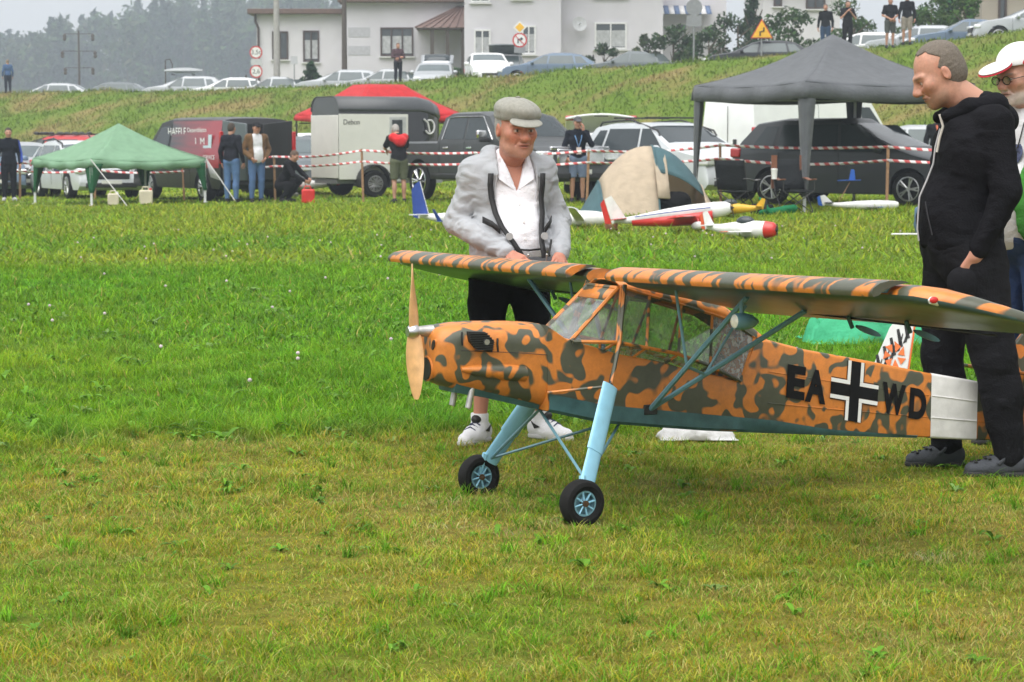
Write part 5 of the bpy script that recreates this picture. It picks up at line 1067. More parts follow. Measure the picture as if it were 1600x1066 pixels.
# dark grey pickup
KP = [(-2.92,.75),(-2.90,1.22),(-2.75,1.30),(-1.10,1.31),(-1.08,1.45),(-.98,1.86),(-.75,1.94),(.35,1.95),(.75,1.88),(1.42,1.36),(1.55,1.30),(2.55,1.22),(2.82,1.12),(2.90,.70),(2.92,.55)]
K = Car(5.84, 2.06, 1.96, 3.66, -1.86, KP, 1.30, .42, .46, tumble=.30, taper=.05, rear_taper=.01, step=.09, edge=.05)
t, bo = make_car('pickup_truck', 'dark grey crew cab pickup with chrome mirrors behind the pilot', gp(786, 50.5), -56, K, P_PICK, [(-.85, -.05, -.78, -.08, 1.35, 1.80), (.03, 1.05, .0, .62, 1.34, 1.80)], ws=(.72, 1.36), cat='pickup truck', grille=M_CHROME, seams=[(-1.0, .6, 1.3), (0, .6, 1.3), (1.12, .6, 1.28)], spokes=6, rim=M_CHROME, lampz=1.0, lampsz=(.22,.36,.2), grsz=(.1,1.2,.34), grz=.98, mirrors=False, lowtrim=True)
for sg in (1, -1):
    for x in (-.72, .22): d = MB(); d.box((x, sg*(K.side(x,1.15)+.015), 1.16), (.2,.03,.04)); d.build('door_handle', M_CHROME, bo, bevel=.01)
    d = MB(); y = sg*(K.w(.95)+.16); d.box((.95, y, 1.45), (.09,.24,.17)); d.build('wing_mirror', M_CHROME, t, bevel=.03); d = MB(); d.box((.98, y-sg*.05, 1.33), (.07,.26,.09)); d.build('mirror_arm', M_PLAST, t, bevel=.02)
    d = MB(); d.tube([(x, sg*(K.side(x, z)+.012), z) for x, z in ((-.9,1.34), (-.82,1.80), (-.5,1.83), (.55,1.83), (1.1,1.34))], .012, 5); d.build('window_chrome', M_CHROME, bo)
d = MB(); d.box((2.86, 0, 1.26-.1), (.1, 1.5, .07)); d.build('bonnet_chrome', M_CHROME, t, bevel=.02)
# white hatchback with raised tailgate (rear towards us)
(t, bo), c = basic('parked_car', 'white hatchback with raised tailgate and red lamps behind the phone caller', 938, 58, 88, P_WHT, 'hatch', L=4.3, H=1.5, W=1.82, rearlamps=False)
d = MB(); rr = []
for i in range(9):
    a = i/8; x = -1.45 - .95*a; z = 1.50 + .42*math.sin(a*1.5); rr.append([Vector((x, y, z - .10*(y/.85)**2)) for y in np.linspace(-.85, .85, 9)])
d.grid(rr); tg = d.build('tailgate', P_WHT, t, thick=.05)
for sg in (1, -1): d = MB(); d.box((-2.2, sg*.72, 1.83), (.22,.28,.12)); d.build('tail_lamp', M_TAIL, tg, bevel=.03)
d = MB(); d.box((-2.36, 0, 1.90), (.05,.34,.07)); d.build('tailgate_handle', M_PLAST, tg)
# silver white SUV
(t, bo), c = basic('parked_car', 'silver white SUV with black roof bars beside the beige dome tent', 1050, 49, -57, P_WS, 'suv', L=4.6, H=1.66, W=1.86, rails=(-1.7, .55), grsz=(.1,1.15,.16), grz=.74, lampz=.84, lampsz=(.28,.4,.13), lowtrim=True)
for x in (-1.1, .0): d = MB(); d.box((x, 0, 1.76), (.07, 1.45, .035)); d.build('roof_bar', M_PLAST, t, bevel=.01)
d = MB(); d.tube([(c.px[-1]+.035, .10*math.cos(a), .76+.065*math.sin(a)) for a in np.linspace(0, 2*math.pi, 17)], .012, 6); d.tube([(c.px[-1]+.037, .04*math.cos(a), .765+.06*math.sin(a)) for a in np.linspace(0, 2*math.pi, 17)], .01, 6); d.build('oval_badge', M_CHROME, bo)
for z in (.50, .42): d = MB(); d.box((c.px[-1]-.0, 0, z), (.1, 1.0, .03)); d.build('bumper_slat', M_PLAST, bo)
text('1 A KN', .10, M_BLK, t, frame_M((c.px[-1]+.033, 0, c.sill+.20), (0,1,0), (0,0,1)), 'plate_lettering', .9)
# tall white van further back
WP = [(-2.98,.6),(-2.97,1.5),(-2.93,2.3),(-2.85,2.5),(-2.0,2.54),(.9,2.54),(1.35,2.42),(2.05,1.45),(2.2,1.30),(2.7,1.10),(2.9,.85),(2.98,.5)]
Wv = Car(5.96, 2.05, 2.54, 3.45, -1.95, WP, 1.35, .35, .34, tumble=.10, taper=.12, rear_taper=.01, step=.12, edge=.09)
t, bo = make_car('panel_van', 'tall plain white panel van behind the grey gazebo', gp(1262, 62), 38, Wv, P_WHT, [(1.05, 1.95, 1.0, 1.35, 1.42, 2.1)], ws=(1.45, 2.0), cat='van', grille=M_PLAST, seams=[(.95,.5,2.3), (-.6,.5,2.3)], rearlamps=False, lampz=1.0)
for sg in (1, -1):
    d = MB(); d.box((-2.94, sg*.955, 1.25), (.12,.13,.62)); d.build('tail_lamp', M_TAIL, t, bevel=.03)
    Wv.sidewin(-2.75, -.7, -2.75, -.7, 1.46, 1.52, sg, .012).build('side_rail', mat('rail_beige', (.25,.23,.2), .6), t); Wv.sidewin(-2.7, 1.7, -2.7, 1.7, .55, .70, sg, .012).build('rub_strip', M_PLAST, t)
d = MB(); d.box((-2.985, 0, 1.35), (.012,.012,1.5)); d.build('door_gap', M_UNDER, t); d = MB(); d.box((-2.995, -.28, 1.12), (.03,.12,.25)); d.build('door_handle', M_PLAST, t, bevel=.01)
# dark people carrier on the right
(t, bo), c = basic('parked_car', 'dark grey people carrier with five-spoke wheels behind the folding chairs', 1345, 44.5, -36, P_DGR, 'mpv', L=4.78, H=1.66, W=1.88, belt=1.0, spokes=5, lampz=.82, lampsz=(.42,.36,.2), step=.07, grz=.5)
basic('parked_car', 'pale silver car with arched side windows behind the dark people carrier', 1405, 66, 178, P_SIL, 'hatch', L=4.4, H=1.62, belt=1.05, glass=M_LGLASS)
# cars on the embankment road
BANK = [(82,126,180,P_SIL,'hatch','pale car roof just showing above the bank, far left'), (172,123,178,P_GRY,'hatch','grey car on the bank, second from the left'), (290,117,182,P_SIL,'suv','silver car carrying a grey roof box on the bank'), (356,115,186,P_WHT,'hatch','white car on the bank left of the two round signs'), (428,113,178,P_SIL,'sedan','silver saloon on the bank beside the small fir'),
        (530,110,184,P_SIL,'suv','silver SUV on the bank between fir and hedge'), (600,108,180,P_SIL,'sedan','low silver car behind the plaid shirt man on the bank'), (680,106.5,-92,P_SIL,'hatch','silver hatchback nose on with raised tailgate beside the hedge'), (762,103.5,-84,P_WHT,'suv','white estate car nose on in front of the hedge on the bank'), (792,108,88,P_GRY,'suv','dark car with raised tailgate half hidden behind the white estate'),
        (856,101,176,P_BLU,'hatch','blue grey car on the bank below the road signs'), (980,97.5,178,P_GRY,'sedan','grey saloon on the bank below the wide house window'), (1180,93,176,P_NAVY,'hatch','dark car roof on the bank under the yellow warning sign'), (1335,89.5,178,P_WHT,'hatch','white car behind the two men on the bank above the gazebo'), (1425,88,176,P_SIL,'hatch','silver car behind the men in shorts on the bank'), (1500,86,180,P_BLU,'sedan','blue grey saloon on the bank above the balding man'), (1605,83,178,P_SIL,'hatch','silver car at the right edge of the bank')]
for px, D, hd, pm, kd, lb in BANK:
    (t, bo), c = basic('parked_car', lb, px, D, hd, pm, kd, step=.16, group='cars parked along the embankment road', glass=M_LGLASS, H=1.46 if kd != 'suv' else 1.6)
    if 'roof box' in lb:
        d = MB(); rr = []
        for i in range(9): a = i/8; x = -.95+1.9*a; q = math.sin(math.pi*min(.96, .06+a*.92))**.5; rr.append([Vector((x, .38*q*math.cos(b_), 1.86 + .17*q*math.sin(b_)*(1 if math.sin(b_) > 0 else .6))) for b_ in np.linspace(0, 2*math.pi, 15)[:-1]])
        d.loft(rr); d.build('roof_box', mat('roof_box_grey', (.30,.32,.33), .35), t, 50)
        for x in (-.5, .5): d = MB(); d.box((x, 0, 1.68), (.06, 1.3, .05)); d.build('roof_bar', M_PLAST, t)
    if 'raised tailgate' in lb:
        d = MB(); d.grid([[Vector((-1.5-.75*a, y, c.H+.02+.42*math.sin(a*1.4)-.06*y*y)) for y in np.linspace(-.75,.75,7)] for a in np.linspace(0,1,6)]); g = d.build('tailgate', pm, t, thick=.05)
        d = MB(); d.grid([[Vector((-1.62-.45*a, y, c.H+.13+.33*math.sin(a*1.4)-.06*y*y)) for y in np.linspace(-.6,.6,5)] for a in np.linspace(0,1,4)]); d.build('tailgate_window', M_CGLASS, g, thick=.02)
# cargo trailer
tr = thing('cargo_trailer', 'cream and black box trailer with rounded grey roof and open side door', 'trailer', gp(592, 56.5), R(28)); tr.scale = (1.04, 1.04, 1.04)
def tring(x, zb, hw, H, rr_=.34, n=7):
    o = [Vector((x, -hw, zb)), Vector((x, -hw, H-rr_))]
    o = [Vector((x, hw, zb)), Vector((x, hw, H-rr_))] + [Vector((x, (hw-rr_)+rr_*math.cos(a), H-rr_+rr_*math.sin(a))) for a in np.linspace(.2, math.pi/2, n)] + [Vector((x, -(hw-rr_)+rr_*math.cos(a), H-rr_+rr_*math.sin(a))) for a in np.linspace(math.pi/2, math.pi-.2, n)] + [Vector((x, -hw, H-rr_)), Vector((x, -hw, zb))]
    return o
M_TROOF = mat('trailer_roof_grey', (.055,.06,.065), .35, var=.08); M_TCR = mat('trailer_cream', (.62,.62,.57), .4, var=.05, scale=3); M_TBL = mat('trailer_black', (.012,.013,.016), .18, coat=.6)
d = MB(); d.loft([tring(x, .42, .80*q, 2.30*h_) for x, q, h_ in ((-1.35,1,1),(.2,1,1),(.75,.98,1),(1.1,.86,.97),(1.35,.62,.93))]); d.build('shell', M_TBL, tr, 40)
d = MB(); rr = [tring(x, 1.88, .815*q, 2.315*h_)[1:-1] for x, q, h_ in ((-1.37,1,1),(.2,1,1),(.75,.985,1),(1.1,.87,.972),(1.36,.63,.932))]; d.loft(rr, False, False); d.build('roof', M_TROOF, tr, 40, thick=.015)
for sg in (1, -1):
    d = MB(); d.box((-.49, sg*.808, 1.16), (1.75,.02,1.5)); sp = d.build('side_panel', M_TCR, tr, bevel=.004)
    d = MB(); d.box((.12, sg*.822, 1.1), (.42,.02,1.5)); d.build('side_door', mat('door_frame_alu', (.5,.51,.5), .4, .6), sp, bevel=.004); d = MB(); d.box((.10, sg*.835, 1.1), (.26,.012,1.36)); d.build('door_opening', mat('dark_interior', (.03,.035,.04), .3, var=.6, scale=6), sp)
    d = MB(); d.lathe([(0, .40), (.26, .40), (.26, .36), (0, .36)], (-.55, sg*.80, .36), (0, sg, 0), 24, False); v = [(x, y, max(z, .22)) for x, y, z in d.v]; d.v = v; d.build('mudguard', M_PLAST, tr); wheel(tr, (-.55, sg*.95, .31), .31, .18, sg, 10, mat('grey_rim', (.2,.2,.2), .5, .5), .62)
text('Debon', .17, M_BLK, tr, frame_M((-1.05, -.822, 1.72), (1,0,0), (0,0,1)), 'trailer_lettering', .9)
d = MB(); d.box((-1.37, 0, 1.16), (.03, 1.55, 1.45)); d.build('rear_ramp', M_TCR, tr, bevel=.01); d = MB(); d.box((0,0,.36), (2.7,1.3,.1)); d.tube([(1.2,0,.36), (2.2,0,.40)], .05, 8); d.build('chassis', mat('galvanised', (.3,.31,.32), .5, .7), tr)
d = MB(); d.tube([(.95+.12*math.cos(a), -.80+.0*a, 1.62+.16*math.sin(a)) for a in np.linspace(-2.6, 2.0, 14)], .02, 6); d.tube([(.80,-.80,1.80), (.90,-.80,1.72), (.95,-.80,1.5)], .02, 6); lg = d.build('wing_emblem', mat('emblem_grey', (.6,.6,.6), .4), tr); lg.location = (.0, -.008, 0)
# ------------------------------------------------------------------ houses, trees, signs beyond the bank
M_WALL = mat('white_render', (.62,.605,.635), .85, var=.06, scale=1.2, bump=.15, bscale=30); M_WALL2 = mat('grey_white_render', (.58,.565,.605), .85, var=.07, scale=.8, bump=.15, bscale=30)
M_ROOF = mat('brown_roof_sheet', (.12,.075,.06), .6, var=.2, scale=5); M_FRAME = mat('window_frame_brown', (.06,.04,.035), .5); M_FRW = mat('window_frame_white', (.7,.7,.7), .4); M_WGL = mat('house_glass', (.05,.06,.065), .08, var=.4, scale=.8, spec=.8); M_CURT = mat('net_curtain', (.4,.41,.42), .8, var=.3, scale=5); M_CONC = mat('pole_concrete', (.33,.32,.30), .85, var=.15, scale=6); M_PWOOD = mat('pole_wood', (.08,.065,.055), .85, var=.2, scale=8)
M_TERR = mat('porch_tile', (.15,.095,.08), .7, var=.25, scale=9)
def X_(px, D): return (px-800)/F_PX*D
def Z_(py, D): return at(800, py, D).z
def win(h, r, D, frame=M_FRAME, mull=1, y0=0.0, curtain=False):
    """window from its pixel box on a house front D metres away; h is the house"""
    x0, x1 = X_(r[0], D), X_(r[2], D); z1, z0 = Z_(r[1], D), Z_(r[3], D); y = D - h.location.y
    x0 -= h.location.x; x1 -= h.location.x; z0 -= h.location.z; z1 -= h.location.z
    f = MB(); t = .09
    for c, s in ((((x0+x1)/2, y-.03, z1-t/2), (x1-x0, .1, t)), (((x0+x1)/2, y-.03, z0+t/2), (x1-x0, .1, t)), ((x0+t/2, y-.03, (z0+z1)/2), (t, .1, z1-z0-2*t)), ((x1-t/2, y-.03, (z0+z1)/2), (t, .1, z1-z0-2*t))): f.box(c, s)
    for k in range(mull): xm = x0+(x1-x0)*(k+1)/(mull+1); f.box((xm, y-.03, (z0+z1)/2), (.07, .1, z1-z0-2*t))
    w = f.build('window', frame, h)
    for k in range(mull+1):
        xa = x0+(x1-x0)*k/(mull+1); xb = x0+(x1-x0)*(k+1)/(mull+1); d = MB(); d.box(((xa+xb)/2, y-.004, (z0+z1)/2), (xb-xa-.06, .012, z1-z0-.1)); d.build('pane', M_WGL, w)
        if curtain: d = MB(); d.box(((xa+xb)/2, y-.012, z0+(z1-z0)*.40), (xb-xa-.1, .006, (z1-z0)*.6)); d.build('net_curtain', M_CURT, w)
    d = MB(); d.box(((x0+x1)/2, y-.08, z0-.05), (x1-x0+.16, .2, .06)); d.build('sill', M_FRW, w); return w
def wallbox(h, p0, p1, ytop, D, depth, name='wall', m=M_WALL, zb=None):
    x0, x1 = X_(p0, D)-h.location.x, X_(p1, D)-h.location.x; zt = Z_(ytop, D)-h.location.z; d = MB(); d.box(((x0+x1)/2, D-h.location.y+depth/2, (zt-1)/2), (x1-x0, depth, zt+1)); return d.build(name, m, h), x0, x1, zt
# house with low roof, left
hA = thing('house', 'white bungalow with flat brown roof edge and tiled porch left of the tall house', 'house', gp(540, 128))
w, x0, x1, zt = wallbox(hA, 404, 541, 22, 129, 9); d = MB(); d.box(((x0+x1)/2-.1, 129-128+4.4, zt+.12), (x1-x0+.7, 10, .28)); d.build('roof', M_ROOF, hA, bevel=.03)
d = MB(); d.tube([(x0-.05, .9, zt), (x0-.05, .85, zt-.4), (x0+.12, .85, zt-.8), (x0+.12, .85, -.5)], .07, 8); d.build('downpipe', M_FRAME, hA)
w, x0, x1, zt = wallbox(hA, 538, 729, 4, 127, 11.5, m=M_WALL2); d = MB(); d.box(((x0+x1)/2, -1+5.6, zt+.14), (x1-x0+.5, 12.4, .3)); d.build('roof', M_ROOF, hA, bevel=.03)
win(hA, (428,49,453,93), 129); win(hA, (476,48,501,97), 129, curtain=True); win(hA, (596,43,647,88), 127, mull=2, curtain=True)
for r in ((546,43,580,58), (546,72,580,86)): d = MB(); xa, xb = X_(r[0],127)-hA.location.x, X_(r[2],127)-hA.location.x; za, zb = Z_(r[3],127)-hA.location.z, Z_(r[1],127)-hA.location.z; d.box(((xa+xb)/2, -1.01, (za+zb)/2), (xb-xa,.03,zb-za)); d.build('wall_panel', mat('pale_grey_panel', (.42,.42,.45), .8), hA)
xa, xb = X_(651,125)-hA.location.x, X_(727,125)-hA.location.x; ze, zp = Z_(45,125)-hA.location.z, Z_(8,125)-hA.location.z
d = MB(); d.add([(xa,-4.2,ze),(xb,-4.2,ze),(xb,-1.0,ze),(xa,-1.0,ze),(xb-.1,-1.1,zp),(xa+2.2,-1.1,zp)], [(0,1,4,5),(0,5,3),(1,2,4),(3,5,4,2),(0,3,2,1)]); d.build('porch_roof', M_TERR, hA, 20)
for k in range(7): d = MB(); q = k/6; d.tube([(xa+(xb-xa)*q, -4.22, ze+.02), (xa+2.2+(xb-.1-xa-2.2)*q, -1.15, zp+.02)], .04, 5); d.build('roof_rib', M_TERR, hA)
for px in (676, 700, 724): x = X_(px,124)-hA.location.x; d = MB(); d.box((x, -3.9, ze/2-.4), (.2,.2,ze+.6)); d.build('porch_post', M_PWOOD, hA)
d = MB(); d.box((X_(700,126.5)-hA.location.x, -1.03, .9), (1.6,.06,2.6)); d.build('door', M_FRAME, hA); d = MB(); d.box((X_(700,124)-hA.location.x, -3.8, .35), (1.9,.06,.8)); d.build('porch_rail', M_PWOOD, hA)
for (x, yy) in ((x1-1.2, 3.), (x1-4.5, 5.)): d = MB(); d.box((x, yy, zt+.8), (.7,.7,1.2)); d.build('chimney', M_TERR, hA)
# tall pale house
hB = thing('house', 'tall pale grey apartment house with satellite dish behind the road signs', 'house', gp(900, 123))
wallbox(hB, 726, 876, -60, 122, 13, m=M_WALL2); wallbox(hB, 874, 1034, -60, 123.2, 12, m=M_WALL2); wallbox(hB, 1030, 1132, -50, 127, 8)
for (xa, xb, D) in ((726, 876, 122), (874, 1034, 123.2)): d = MB(); a_, b_ = X_(xa,D)-hB.location.x, X_(xb,D)-hB.location.x; d.box(((a_+b_)/2, D-123+5.5, Z_(-62,D)-hB.location.z+.1), (b_-a_+.6, 13.5, .35)); d.build('roof', M_ROOF, hB)
for r, D, m_ in (((741,46,767,87),122,1), ((815,40,837,85),122,1), ((736,-40,766,4),122,1), ((800,-42,830,-1),122,1), ((928,35,978,77),123.2,1), ((928,-45,978,-4),123.2,1), ((1052,36,1072,66),127,0), ((1095,40,1120,70),127,0)): win(hB, r, D, M_FRW, m_, curtain=True)
dc = at(905, 38, 122.6) - hB.location; d = MB(); d.lathe([(0,.03), (.03,.22), (.08,.37), (.085,.39), (.06,.38), (.02,.2)], dc, (.25,-1,.25), 20); d.build('satellite_dish', mat('dish_grey', (.45,.46,.47), .5), hB); d = MB(); d.tube([dc+Vector((0,.3,-.3)), dc, dc+Vector((.1,-.4,.05))], .025, 6); d.build('dish_arm', M_STEEL, hB)
for k in range(10):
    a_ = X_(1028+k*8.2,125.5)-hB.location.x; b_ = X_(1028+(k+1)*8.2,125.5)-hB.location.x; d = MB(); z0 = Z_(22,125.5)-hB.location.z; z1 = Z_(9,126.9)-hB.location.z; d.add([(a_,2.5,z0),(b_,2.5,z0),(b_,3.95,z1),(a_,3.95,z1)], [(0,1,2,3)]); d.build('awning_stripe', mat('awning_blue', (.10,.15,.26), .8) if k % 2 else mat('awning_white', (.6,.6,.6), .8), hB, thick=.02)
hC = thing('house', 'white house wall with dark window behind the shrubs right of the warning sign', 'house', gp(1245, 118)); wallbox(hC, 1188, 1308, -30, 118, 9, m=M_WALL); win(hC, (1255,-15,1285,14), 118); win(hC, (1205,-15,1218,10), 118, mull=0)
d = MB(); d.box((0, 4, Z_(-30,118)-hC.location.z+.15), (4.6,9.6,.3)); d.build('roof', M_ROOF, hC)
hD = thing('house', 'beige house with brown door frame at the top right edge', 'house', gp(1590, 100)); wallbox(hD, 1528, 1680, -40, 100, 9, m=mat('beige_render', (.40,.35,.30), .85, var=.06, scale=1.)); win(hD, (1553,-20,1566,40), 100, M_FRAME, 0); win(hD, (1640,-20,1665,20), 100, M_FRAME, 1)
d = MB(); d.box((.4, 4, Z_(-40,100)-hD.location.z+.15), (5.2,9.6,.3)); d.build('roof', M_ROOF, hD)
# -- vegetation
def leaf_cloud(n, clumps, size, cols, seed=0):
    """n leaf faces spread over clumps [(centre, radii)], denser towards each clump's skin"""
    rs = np.random.default_rng(seed); ci = rs.integers(0, len(clumps), n); C = np.array([c for c, r in clumps]); Rr = np.array([r for c, r in clumps])
    v = rs.normal(size=(n, 3)); v /= np.linalg.norm(v, axis=1)[:, None]; p = C[ci] + v*Rr[ci]*(rs.random(n)**.35)[:, None]
    a = rs.normal(size=(n, 3)); a /= np.linalg.norm(a, axis=1)[:, None]; b = np.cross(a, rs.normal(size=(n, 3))); b /= np.linalg.norm(b, axis=1)[:, None]; s = size*rs.uniform(.5, 1.4, n)[:, None]
    V_ = np.stack([p-a*s, p-b*s*.45, p+a*s, p+b*s*.45], 1).reshape(-1, 3); Q = np.arange(4*n).reshape(n, 4); base = np.array(cols); cc = base*rs.uniform(.55, 1.5, (n, 1))*(1+rs.normal(0, .12, (n, 3))); cc *= (.8+.45*vnoise(p*1.3/np.mean(Rr), seed))[:, None]
    return V_, Q, np.repeat(np.clip(cc, .004, .4), 4, 0)
M_LEAF = mat_attr('tree_leaf', .6, trans=.25)
def shrub(name, label, px, D, w, h, col, n=1400, kind='round', cat='shrub', group=None, size=.12, seed=0, trunk=True, base=.0, loc=None):
    loc = gp(px, D) if loc is None else loc; t = thing(name, label, cat, loc, 0, group); rs = random.Random(seed+px); cl = []
    if kind == 'cone':
        for k in range(26): q = k/25; r = w/2*(1-q)*.9+.08; a = rs.uniform(0, 6.28); cl.append(((math.cos(a)*r*.55, math.sin(a)*r*.55, base+h*(.06+.92*q)), (r*.62+.05, r*.62+.05, h*.06+.06)))
    elif kind == 'hedge':
        for k in range(40): cl.append(((rs.uniform(-w/2, w/2), rs.uniform(-.35,.35), rs.uniform(.2, h-.25)), (.45,.4,.3)))
    else:
        for k in range(16): a = rs.uniform(0, 6.28); q = rs.random()**.5; zz = rs.uniform(.12, .9); rr_ = w/2*q*math.sin(math.pi*min(.95, .15+zz*.8)); cl.append(((math.cos(a)*rr_, math.sin(a)*rr_, base+h*zz), (w*rs.uniform(.12,.22), w*rs.uniform(.12,.22), h*rs.uniform(.07,.14))))
    V_, Q, C = leaf_cloud(n, cl, size, col, seed+int(px)); me = quick_mesh('crown', V_, Q, False); set_col(me, C); link_mesh('crown', me, M_LEAF, t)
    if trunk:
        d = MB(); d.tube([(0,0,-.1), (.03,.02,h*.35), (0,0,h*.75)], [.02*h+.03, .014*h+.02, .008*h], 7)
        for k in range(5): a = rs.uniform(0, 6.28); z = h*rs.uniform(.25,.6); d.tube([(0,0,z), (math.cos(a)*w*.18, math.sin(a)*w*.18, z+h*.12), (math.cos(a)*w*.33, math.sin(a)*w*.33, z+h*.2)], [.012*h, .008*h, .004*h], 5)
        d.build('trunk', mat('bark', (.09,.07,.05), .9, var=.3, scale=20, bump=.4), t)
    return t
shrub('fir_shrub', 'small dark fir beside the silver cars on the bank', 488, 113, 2.3, 2.0, (.035,.075,.03), 2200, 'cone', seed=3)
for i, (a_, b_) in enumerate(((495,590),(590,650),(715,800),(800,885))): shrub('hedge', ('clipped green hedge in front of the bungalow, %s' % ('left run by the dark pole', 'run under the wide window')[i]) if i < 2 else 'clipped green hedge below the tall house, %s' % ('left of the road signs', 'right of the road signs')[i-2], (a_+b_)/2, 117, (b_-a_)/F_PX*117, 1.35+.25*(i == 0), (.05,.10,.03), 2200, 'hedge', 'hedge', 'hedges in front of the houses', .10, i, False)
for i, (px, D, w, h, col, lb) in enumerate(((943,105,2.0,2.2,(.055,.085,.045),'loose grey green shrub below the wide house window'), (1012,103,1.6,2.6,(.065,.09,.05),'thin upright shrub left of the grey sign pole'), (1050,102,2.2,3.0,(.05,.085,.04),'bushy shrub around the grey sign pole'), (1105,100,2.2,2.5,(.06,.10,.045),'dense shrub between sign pole and yellow sign'),
        (1150,103,2.6,3.4,(.045,.075,.04),'taller dark shrub behind the yellow warning sign'), (1228,98,3.0,3.0,(.05,.09,.035),'broad shrub right of the yellow warning sign'), (1250,94,1.9,1.25,(.085,.15,.03),'low bright green bush left of the men on the bank'), (1330,100,2.8,3.4,(.06,.11,.035),'leafy shrub behind the two men on the bank'), (1450,97,2.6,3.2,(.06,.115,.03),'leafy shrub behind the men in shorts'), (1505,95,1.8,3.0,(.075,.15,.03),'bright green shrub beside the beige house'), (1205,93.2,1.1,.9,(.20,.19,.04),'small yellow flowering bush under the warning sign'), (125,300,0,0,0,''))):
    if lb: shrub('shrub', lb, px, D, w, h, col, 1700, seed=20+i, size=.11, group='shrubs along the embankment road')
shrub('conifer', 'slim dark conifer beside the white house at top', 1174, 112, 1.4, 6.0, (.03,.065,.03), 2200, 'cone', 'tree', seed=40); shrub('conifer', 'dark conifer behind the men on the bank at top right', 1475, 99, 1.3, 4.6, (.03,.07,.03), 2000, 'cone', 'tree', seed=41)
shrub('shrub', 'round bush beside the porch door of the bungalow', 1000, 116, 1.6, 1.5, (.05,.09,.035), 1200, seed=50, loc=gp(706, 116.5)); shrub('shrub', 'yellowing bush beside the round speed signs', 1000, 116, 2.0, 1.0, (.16,.17,.03), 1100, seed=51, loc=gp(440, 116))
# distant wood, one hazy mass
VV, QQ, CC, off = [], [], [], 0; rs = np.random.default_rng(5)
tr_v, tr_q = [], []; TB = MB()
for i in range(270):
    D = rs.uniform(560, 700); px = rs.uniform(-260, 760); x = X_(px, D); yt = float(np.interp(px, [-260, 0, 60, 110, 165, 230, 300, 420, 760], [85, 58, 48, 30, 20, 8, -6, -12, -20])) + rs.uniform(-9, 22) + (630-D)*.02; z0 = G(x, D); h = max(6., Z_(yt, D)-z0); con = rs.random() < .45; w = h*(.30 if con else .46)*rs.uniform(.8, 1.2); cl = []
    for k in range(18):
        q = k/17; a = rs.uniform(0, 6.28)
        if con: r = w/2*(1-q)+.25; cl.append(((x+math.cos(a)*r*.5, D+math.sin(a)*r*.5, z0+h*(.15+.83*q)), (r*.6+.2, r*.6+.2, h*.05)))
        else: r = w/2*math.sqrt(rs.random())*math.sin(math.pi*min(.97, .2+.75*q)); cl.append(((x+math.cos(a)*r, D+math.sin(a)*r, z0+h*(.08+.86*q)), (w*.2, w*.2, h*.075)))
    V_, Q, C = leaf_cloud(520, cl, 1.1, (.035,.065,.03) if con else (.055,.085,.03), 100+i); VV.append(V_); QQ.append(Q+off); CC.append(C); off += len(V_); TB.tube([(x, D, z0-.5), (x, D, z0+h*.8)], [.28, .08], 5)
me = quick_mesh('wood', np.concatenate(VV), np.concatenate(QQ), False); set_col(me, np.concatenate(CC)); wd = tag(link_mesh('distant_wood', me, M_LEAF), 'hazy mixed wood on the rise beyond the houses', 'wood', kind='stuff')
tk = TB.build('distant_trunks', MATS['bark']); tag(tk, 'trunks of the distant wood', 'wood', kind='stuff')
# -- poles, signs, wires
def pole(name, label, px, D, ytop, r, m, cat='pole', group=None): g = gp(px, D); t = thing(name, label, cat, g, 0, group); h = Z_(ytop, D)-g.z; d = MB(); d.cyl((0,0,-.3), (0,0,h), r*1.15, r*.8, 12); d.build('shaft', m, t); return t, h
t, h = pole('utility_pole', 'pale concrete utility pole in front of the bungalow', 435, 118, -70, .16, M_CONC); d = MB(); d.box((0,0,h-.6), (1.6,.1,.1)); d.build('crossarm', M_CONC, t)
t, h = pole('utility_pole', 'dark wooden utility pole at the corner of the bungalow', 540, 116, -70, .13, M_PWOOD); d = MB(); d.box((0,0,h-.6), (1.4,.1,.1)); d.build('crossarm', M_PWOOD, t)
t, h = pole('power_pole', 'hazy power pole with insulators in front of the distant wood', 128, 185, 48, .09, M_PWOOD)
for ya, xa in ((57, 1.12), (84, 1.3), (110, 1.1)):
    z = Z_(ya, 185)-t.location.z; d = MB(); d.box((0,0,z+.2), (2*xa+.1,.06,.05)); d.build('crossarm', M_PWOOD, t)
    for s in (-1, 1): d = MB(); d.lathe([(0,.05),(.08,.14),(.2,.14),(.26,.1),(.34,.14),(.46,.14),(.55,.05)], (s*xa,0,z-.36), (0,0,1), 8); d.build('insulator', M_PWOOD, t)
t, h = pole('lamp_post', 'thin curved post on the bank right of the power pole', 262, 126, 94, .04, M_PWOOD); d = MB(); d.tube([(0,0,h), (.25,0,h+.05), (.38,0,h-.25), (.36,0,h-.6)], .03, 6); d.build('bracket', M_PWOOD, t)
pole('marker_post', 'short dark post at the corner of the bungalow', 387, 121, 117, .05, M_PWOOD)
for i, (x, z0_) in enumerate(((-.7,0),(0,.1),(.7,0))):
    pts = []; p0 = gp(435,118)+Vector((x,0,9.4)); p1 = Vector((70, 120, 14.+z0_))
    for k in range(21): q = k/20; p = p0.lerp(p1, q); p.z -= 2.2*math.sin(math.pi*q); pts.append(p)
    d = MB(); d.tube(pts, .018, 4); o = d.build('overhead_wire', M_PWOOD); tag(o, ('lowest', 'middle', 'highest')[(0, 2, 1)[i]] + ' thin overhead wire sagging past the white houses', 'wire', 'overhead wires')
M_SGN = mat('sign_white', (.7,.7,.69), .45, var=.04); M_SR = mat('sign_red', (.5,.03,.03), .45); M_SBK = mat('sign_back_grey', (.26,.27,.28), .5, .4); M_SY = mat('sign_yellow', (.75,.42,.02), .45)
